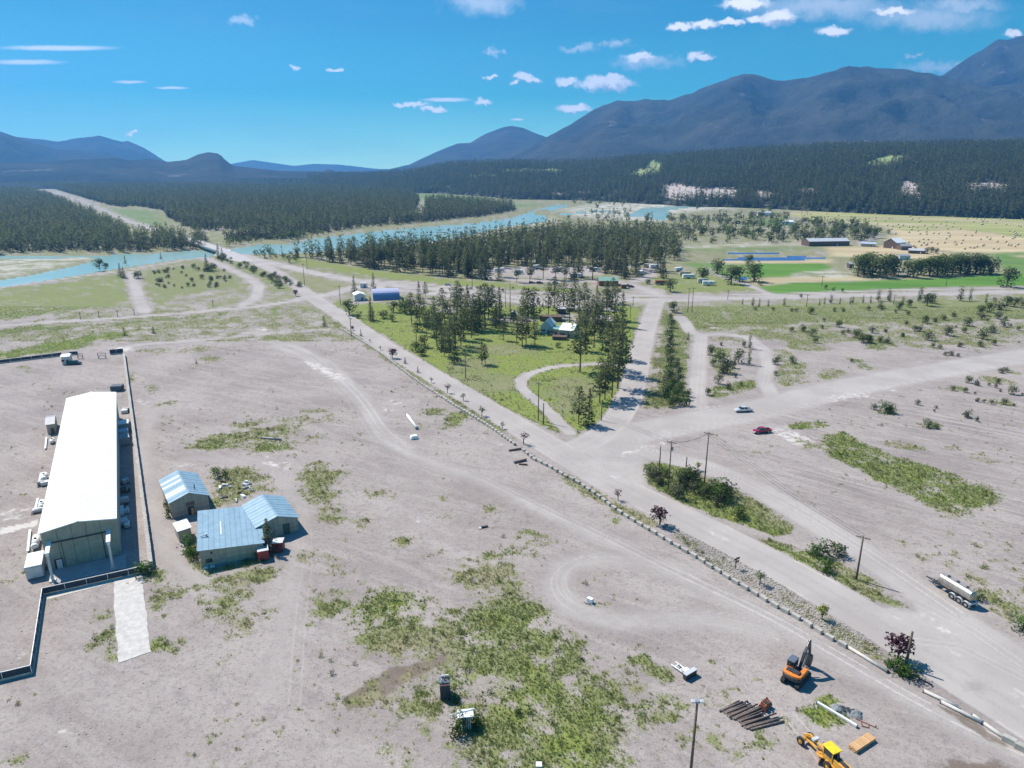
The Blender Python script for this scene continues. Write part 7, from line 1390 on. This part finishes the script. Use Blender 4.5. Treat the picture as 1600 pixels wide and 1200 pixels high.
for (px, py, pt, k, lb) in ((1090, 735, 721, 'sapling2', 'yellow green sapling sticking out behind the island bushes'), (1155, 808, 790, 'bush2', 'single dark round bush at the right end of the island bushes'), (1280, 868, 844, 'brightbush0', 'bright round shrub on the long grass island'), (1307, 868, 849, 'bush1', 'small upright shrub on the long grass island'), (1290, 893, 875, 'brightbush0', 'low spreading shrub left of the near utility pole'),
                           (1405, 1050, 1028, 'brightbush0', 'green bush beneath the purple leaved tree, left'), (1418, 1058, 1036, 'brightbush0', 'green bush beneath the purple leaved tree, right'), (1392, 1042, 1028, 'brightbush0', 'green bush at the end of the roadside grass strip'), (1529, 938, 925, 'brightbush0', 'bright green shrub behind the tank trailer'), (1597, 985, 965, 'brightbush0', 'green shrub at the right edge of the photo'),
                           (650, 548, 533, 'bush0', 'left bush of the pair at the meadow road edge'), (659, 555, 541, 'bush2', 'right bush of the pair at the meadow road edge'), (872, 543, 535, 'bush0', 'small clipped bush on the lawn before the houses'), (633, 490, 462, 'leaf2', 'broad leafy tree beside the blue hall end'), (615, 488, 468, 'leaf0', 'round leafy tree south of the blue hall'), (625, 486, 470, 'leaf1', 'dark round tree in the garden south of the hall'),
                           (640, 485, 466, 'leaf0', 'leafy tree right end of the garden'), (613, 502, 488, 'leaf2', 'small round tree on the meadow edge'), (560, 497, 484, 'grey0', 'small grey tree by the side road bend'), (600, 498, 484, 'bush1', 'bright bush row in the garden edge'), (1053, 488, 468, 'leaf1', 'broad upright tree at the highway junction corner'),
                           (1036, 435, 398, 'fir0', 'biggest dark fir by the campground entrance'), (1047, 456, 433, 'leaf0', 'tree in front of the biggest dark fir'), (1097, 440, 414, 'leaf1', 'round crowned tree over the grass field camp'), (1012, 444, 436, 'bush0', 'round dark bush at the campground drive'), (1120, 428, 401, 'leaf2', 'large round tree by the field path'), (1142, 444, 411, 'leaf0', 'slim tall tree at the highway side pond'), (1155, 440, 413, 'leaf1', 'slim tree right of the tall one by the pond'),
                           (1178, 440, 404, 'leaf2', 'large broad tree right of the small blue pond'), (1170, 415, 396, 'leaf0', 'tree beyond the large broad tree at the ponds'), (1572, 449, 414, 'leaf1', 'single round tree right of the farm tree row'), (1188, 446, 439, 'bush0', 'round bush at the roadside field corner')):
    pxtree('bush' if 'bush' in k else 'broadleaf_tree', k, px, py, pt, lb, 'bush' if 'bush' in k else 'tree', None, 1.2)
for i, (px, py, pt) in enumerate(((1340, 432, 395), (1350, 430, 392), (1362, 432, 393), (1374, 434, 398), (1384, 431, 394), (1396, 430, 396), (1358, 425, 390), (1388, 424, 393))): pxtree('broadleaf_tree', 'leaf%d' % (i % 3), px, py, pt, 'large dark broadleaf tree in the left farm tree clump', 'tree', 'left farm tree clump', 1.25)
for i, (px, py, pt) in enumerate(((1418, 433, 403), (1427, 434, 402), (1438, 430, 400))): pxtree('broadleaf_tree', 'leaf%d' % (i % 3), px, py, pt, ('left', 'middle', 'right')[i] + ' tree of the small middle farm clump between two dark groups', 'tree', 'middle farm tree clump', 1.1)
for i, (px, py, pt) in enumerate(((1452, 432, 397), (1464, 431, 394), (1476, 430, 396), (1488, 429, 395), (1500, 428, 393), (1512, 428, 392), (1524, 428, 393), (1536, 428, 396), (1548, 428, 398), (1470, 424, 394), (1495, 422, 392), (1530, 422, 394))): pxtree('broadleaf_tree', 'leaf%d' % (i % 3), px, py, pt, 'large dark broadleaf tree in the long right farm tree row', 'tree', 'long right farm tree row', 1.3)
for i, (px, py, pt) in enumerate(((1335, 374, 352), (1345, 376, 350), (1355, 373, 353), (1365, 372, 352), (1388, 366, 357), (1314, 352, 341), (1430, 388, 383), (1455, 395, 384), (1463, 396, 386), (1448, 397, 385), (1290, 452, 444), (1302, 454, 447), (1316, 456, 449), (1300, 372, 355), (1310, 374, 353), (1280, 372, 356), (1265, 373, 358))): pxtree('broadleaf_tree', ['leaf0', 'grey0', 'leaf1', 'leaf2', 'grey1'][i % 5], px, py, pt, 'farm side tree between the fields and the river flats', 'tree', 'scattered farm side trees', 1.15)
pop = [(1372, 470, 452), (1388, 470, 450), (1390, 472, 455), (1435, 472, 450), (1438, 470, 448), (1298, 474, 460), (1348, 474, 461), (1500, 470, 447), (1515, 470, 449), (1176, 478, 465), (1186, 480, 466), (1200, 480, 468), (1288, 476, 464), (1225, 478, 465), (1332, 474, 463), (1312, 476, 465), (1360, 474, 462), (1410, 476, 463), (1160, 468 + 8, 466), (1540, 474, 458), (1328, 476, 464), (1280, 470 + 8, 467)]
for i, (px, py, pt) in enumerate(sorted(pop)): pxtree('poplar_tree', 'poplar0', px, py, pt, '%s slim upright tree from the left along the south side of the highway' % ORD[i], 'tree', 'slim trees along the highway', 1.0 + .5 * (i % 3 == 1))
for i, (px, py, pt) in enumerate(((1448, 478, 456), (1560, 484, 462), (1572, 478, 460), (1585, 480, 463), (1597, 478, 462), (1545, 488, 470), (1405, 484, 470), (1375, 482, 468), (1530, 492, 474), (1420, 480, 466), (1456, 474, 455))): pxtree('scrub_tree', ['leaf0', 'grey0', 'leaf1'][i % 3], px, py, pt, 'small grey green tree in the scrub near the right end of the highway', 'tree', 'small trees at the right end of the highway', 1.2)
for (px, py, pt, k, lb) in ((189, 433, 410, 'fir0', 'dark conifer on the levee by the gravel lane, left of pair'), (194, 435, 416, 'fir2', 'dark conifer on the levee by the gravel lane, right of pair'), (156, 421, 402, 'leaf0', 'dark round tree on the river bank, largest'), (165, 421, 409, 'leaf1', 'small dark tree beside the largest bank tree'), (196, 412, 399, 'fir1', 'lone conifer on the bank above the levee'), (324, 424, 396, 'fir0', 'dark conifer at the gravel lane bend below the bridge'),
                           (332, 423, 411, 'bush0', 'round bush beside the conifer at the lane bend'), (217, 435, 423, 'bush1', 'round bush right of the gravel lane'), (252, 405, 394, 'fir2', 'thin conifer on the bank below the bridge'), (342, 404, 380, 'fir1', 'dark fir between bridge and lane, left'), (348, 406, 386, 'fir0', 'dark fir between bridge and lane, right'), (195, 524, 511, 'fir1', 'tiny conifer on the lot behind the yard gate'), (240, 521, 509, 'fir0', 'small conifer on the lot edge by the far left lane'),
                           (507, 510, 493, 'fir2', 'small conifer at the far end of the roadside blocks'), (462, 463, 452, 'purple0', 'small purple bush at the far junction'), (307, 568, 560, 'fir0', 'tiny conifer in the middle of the gravel lot'), (432, 446, 435, 'bush0', 'dark bush at the roadside of the far left fields, large'), (438, 450, 441, 'bush1', 'dark bush at the roadside of the far left fields, small')):
    pxtree('bush' if 'bush' in k or 'purple' in k else 'conifer_tree', k, px, py, pt, lb, 'bush' if 'bush' in k or 'purple' in k else 'tree', None, 1.2)
lf = [(px, py) for px, py in zip(RNG.uniform(240, 385, 60), RNG.uniform(418, 452, 60)) if inpoly([px], [py], [(235, 425), (330, 412), (388, 445), (330, 450), (240, 452)])[0]]
for i, (px, py) in enumerate(lf): pxtree('shrub', ['greybush0', 'bush1', 'greybush1'][i % 3], px, py, py - rnd.uniform(3, 8), 'low shrub in the green field beside the levee', 'shrub', 'low shrubs in the field beside the levee', 1.0)
for i in range(46):
    f = rnd.random(); px = 345 + 120 * f + rnd.uniform(-6, 8); py = 403 + 44 * f + rnd.uniform(-3, 6); pxtree('shrub', ['bush0', 'bush1', 'greybush0'][i % 3], px, py, py - rnd.uniform(3, 8), 'shrub on the embankment below the highway', 'shrub', 'shrubs on the highway embankment', 1.1)
for i in range(26): px = rnd.uniform(700, 980); py = 450 + rnd.uniform(-4, 4) + (px - 700) * .03; pxtree('shrub', ['bush0', 'bush1', 'bush2'][i % 3], px, py, py - rnd.uniform(2, 6), 'low shrub along the north verge of the highway', 'shrub', 'low shrubs along the highway verge', 1.3)
sap = [(551.5, 516, 509, 'purple0', 'small purple sapling beside the far end pole'), (564, 525, 514, 'fir1', 'first small conifer in the roadside strip from the far end'), (578, 535, 529, 'sapling0', 'tiny leafy sapling in the roadside strip'), (594.5, 547, 539, 'sapling0', 'green sapling between the conifer and the purple tree'), (613, 560, 544, 'purple0', 'round purple tree in the roadside strip, farthest of the big ones'), (633, 568, 557, 'fir0', 'pale conifer sapling right of the round purple tree'),
       (653, 582, 572, 'fir2', 'dark small conifer in the middle of the strip'), (674, 598, 588, 'sapling0', 'round green sapling in the middle of the strip'), (699, 614, 597, 'sapling1', 'thin purple sapling in the middle of the strip'), (724, 626, 612, 'sapling0', 'green sapling after the thin purple one'), (753, 650, 632, 'sapling0', 'sapling leaning left near the log'), (785, 670, 657, 'sapling0', 'small pale sapling above the last tight blocks'), (818, 694, 672, 'sapling1', 'thin reddish sapling at the block row gap'),
       (965.6, 782, 762, 'sapling1', 'thin reddish sapling opposite the road island'), (1031, 820, 791, 'purple0', 'bright purple tree at the roadside, alone in a stone ring'), (1187, 914, 888, 'sapling0', 'green sapling right of the board sign'), (1284, 968, 943, 'sapling2', 'yellow green sapling at the roadside near the last blocks'), (1402, 1033, 994, 'purple0', 'largest purple leaved tree beside the bare pole')]
for (px, py, pt, k, lb) in sap: pxtree('sapling', k, px, py, pt, lb, 'tree', None, 1.25 if k != 'purple0' else 1.5)
# ================================================================== HAY BALES, STONES, WEEDS
bl = MB(); bl.tube((-.75, 0, .85), (.75, 0, .85), .85, None, 12); blm = bl.mesh('hay_bale', M_bale, True); cnt = 0
while cnt < 170:
    px = rnd.uniform(1250, 1600); py = 331 + rnd.random() ** 1.2 * 60
    if not inpoly([px], [py], HAY)[0] or py < 331.5: continue
    o = bpy.data.objects.new('hay_bale', blm); COL.objects.link(o); o.location = (*G(px, py), 0); o.rotation_euler = (0, 0, rnd.uniform(0, 3)); o.scale = (1.2,) * 3; tag(o, 'round hay bale lying in the wide hay field', 'hay bale', 'hay bales in the wide hay field'); cnt += 1
def tuft(seed, n=16, h=1.0):
    rnd = random.Random(seed); m = MB()
    for k in range(n):
        a = rnd.uniform(0, 6.28); b = rnd.uniform(0, .38); x, y = math.cos(a) * b, math.sin(a) * b; ln = rnd.uniform(.5, 1.0) * h; lx, ly = rnd.uniform(-.35, .35) + x * .6, rnd.uniform(-.35, .35) + y * .6; w_ = .05
        m.add([(x - w_ * math.sin(a), y + w_ * math.cos(a), -.02), (x + w_ * math.sin(a), y - w_ * math.cos(a), -.02), (x + lx, y + ly, ln)], [(0, 1, 2)])
    return m
TU = [tuft(i).mesh('tuft%d' % i, FOL['weed']) for i in range(3)] + [tuft(i + 5).mesh('tuftg%d' % i, FOL['weedg']) for i in range(3)]
def leafy(seed):
    rnd = random.Random(seed); m = MB(); tri_clump(m, (0, 0, .3), .26, 34, rnd, .5); return m
TU2 = [leafy(i).mesh('leafy%d' % i, FOL['weedg']) for i in range(2)] + [leafy(7).mesh('leafyd', FOL['weed'])]
# sampling on the ground grid: area weighted picks where weeds grow
Ac = (np.gradient(GX, axis=1) * -np.gradient(GY, axis=0)).ravel(); vis = (Y > 62) & (Y < 420) & (PXX > -80) & (PXX < 1680) & (cls == 0)
def pick(weight, n, seed):
    rg = np.random.default_rng(seed); wt = weight * Ac * vis; wt = np.maximum(wt, 0); i = rg.choice(N, n, p=wt / wt.sum()); cx_ = np.gradient(GX, axis=1).ravel()[i]; cy_ = -np.gradient(GY, axis=0).ravel()[i]
    return np.stack([X[i] + rg.uniform(-.5, .5, n) * cx_, Y[i] + rg.uniform(-.5, .5, n) * cy_, np.zeros(n)], 1), i
dist_w = np.clip(1.4 - Y / 330, .1, 1) * np.where((grass > .88) & (PXX > 530) & (PXX < 1010) & (Y > 190), .12, 1)
wt = np.clip((grass - .30) * 2, 0, 1) * dist_w
p, i = pick(wt * (green < .48), 40000, 1); scatter('dry_weeds', TU[:3], p, RNG.uniform(.18, .55, len(p)), 'dry olive weeds growing in patches on the gravel', 'weeds', (.8, 1.5))
p, i = pick(wt * (green >= .45), 70000, 2); scatter('green_weeds', TU[3:] + TU[:2] + TU2[:1], p, RNG.uniform(.18, .5, len(p)), 'green weeds growing in patches on the gravel and meadow', 'weeds', (.8, 1.5))
p, i = pick(np.clip((grass - .42), 0, 1) * (Y < 260) * dist_w, 700, 3); scatter('small_bushes', FM['bush'], p, RNG.uniform(.4, 1.0, len(p)), 'low leafy bushes among the weeds', 'weeds', (.8, 1.3))
p, i = pick((fbm(X / 30, Y / 30, 66) > .5) * np.where(road > .3, .05, 1.0) * np.clip(1.2 - Y / 260, 0, 1), 2200, 4)
stm = MB(); stm.box((0, 0, .1), (.34, .26, .2), rz=.3, taper=.7); st2m = MB(); st2m.box((0, 0, .08), (.24, .3, .16), rz=.8, taper=.6)
scatter('loose_stones', [stm.mesh('stone_a', M_stone), st2m.mesh('stone_b', M_stone)], p, RNG.uniform(.2, .6, len(p)), 'loose pale stones strewn over the bare gravel ground', 'stones', (.8, 1.6))
M_cob = mat('cobble', (.44, .40, .35), .9, var=.25, scale=2, objvar=.5)
for nm_ in ('a', 'b'): mc_ = bpy.data.meshes['stone_' + nm_].copy(); mc_.name = 'cobble_' + nm_; mc_.materials[0] = M_cob
p, i = pick(inpoly(PXX, PYY, [(1030, 812), (1100, 848), (1200, 900), (1290, 958), (1370, 1005), (1385, 1030), (1350, 1020), (1180, 920), (1080, 862)]) * 1.0, 2600, 6); scatter('roadside_cobbles', [bpy.data.meshes['cobble_a'], bpy.data.meshes['cobble_b']], p, RNG.uniform(.35, .9, len(p)), 'cobbles in the planted strip between road and blocks', 'stones', (.8, 1.6))
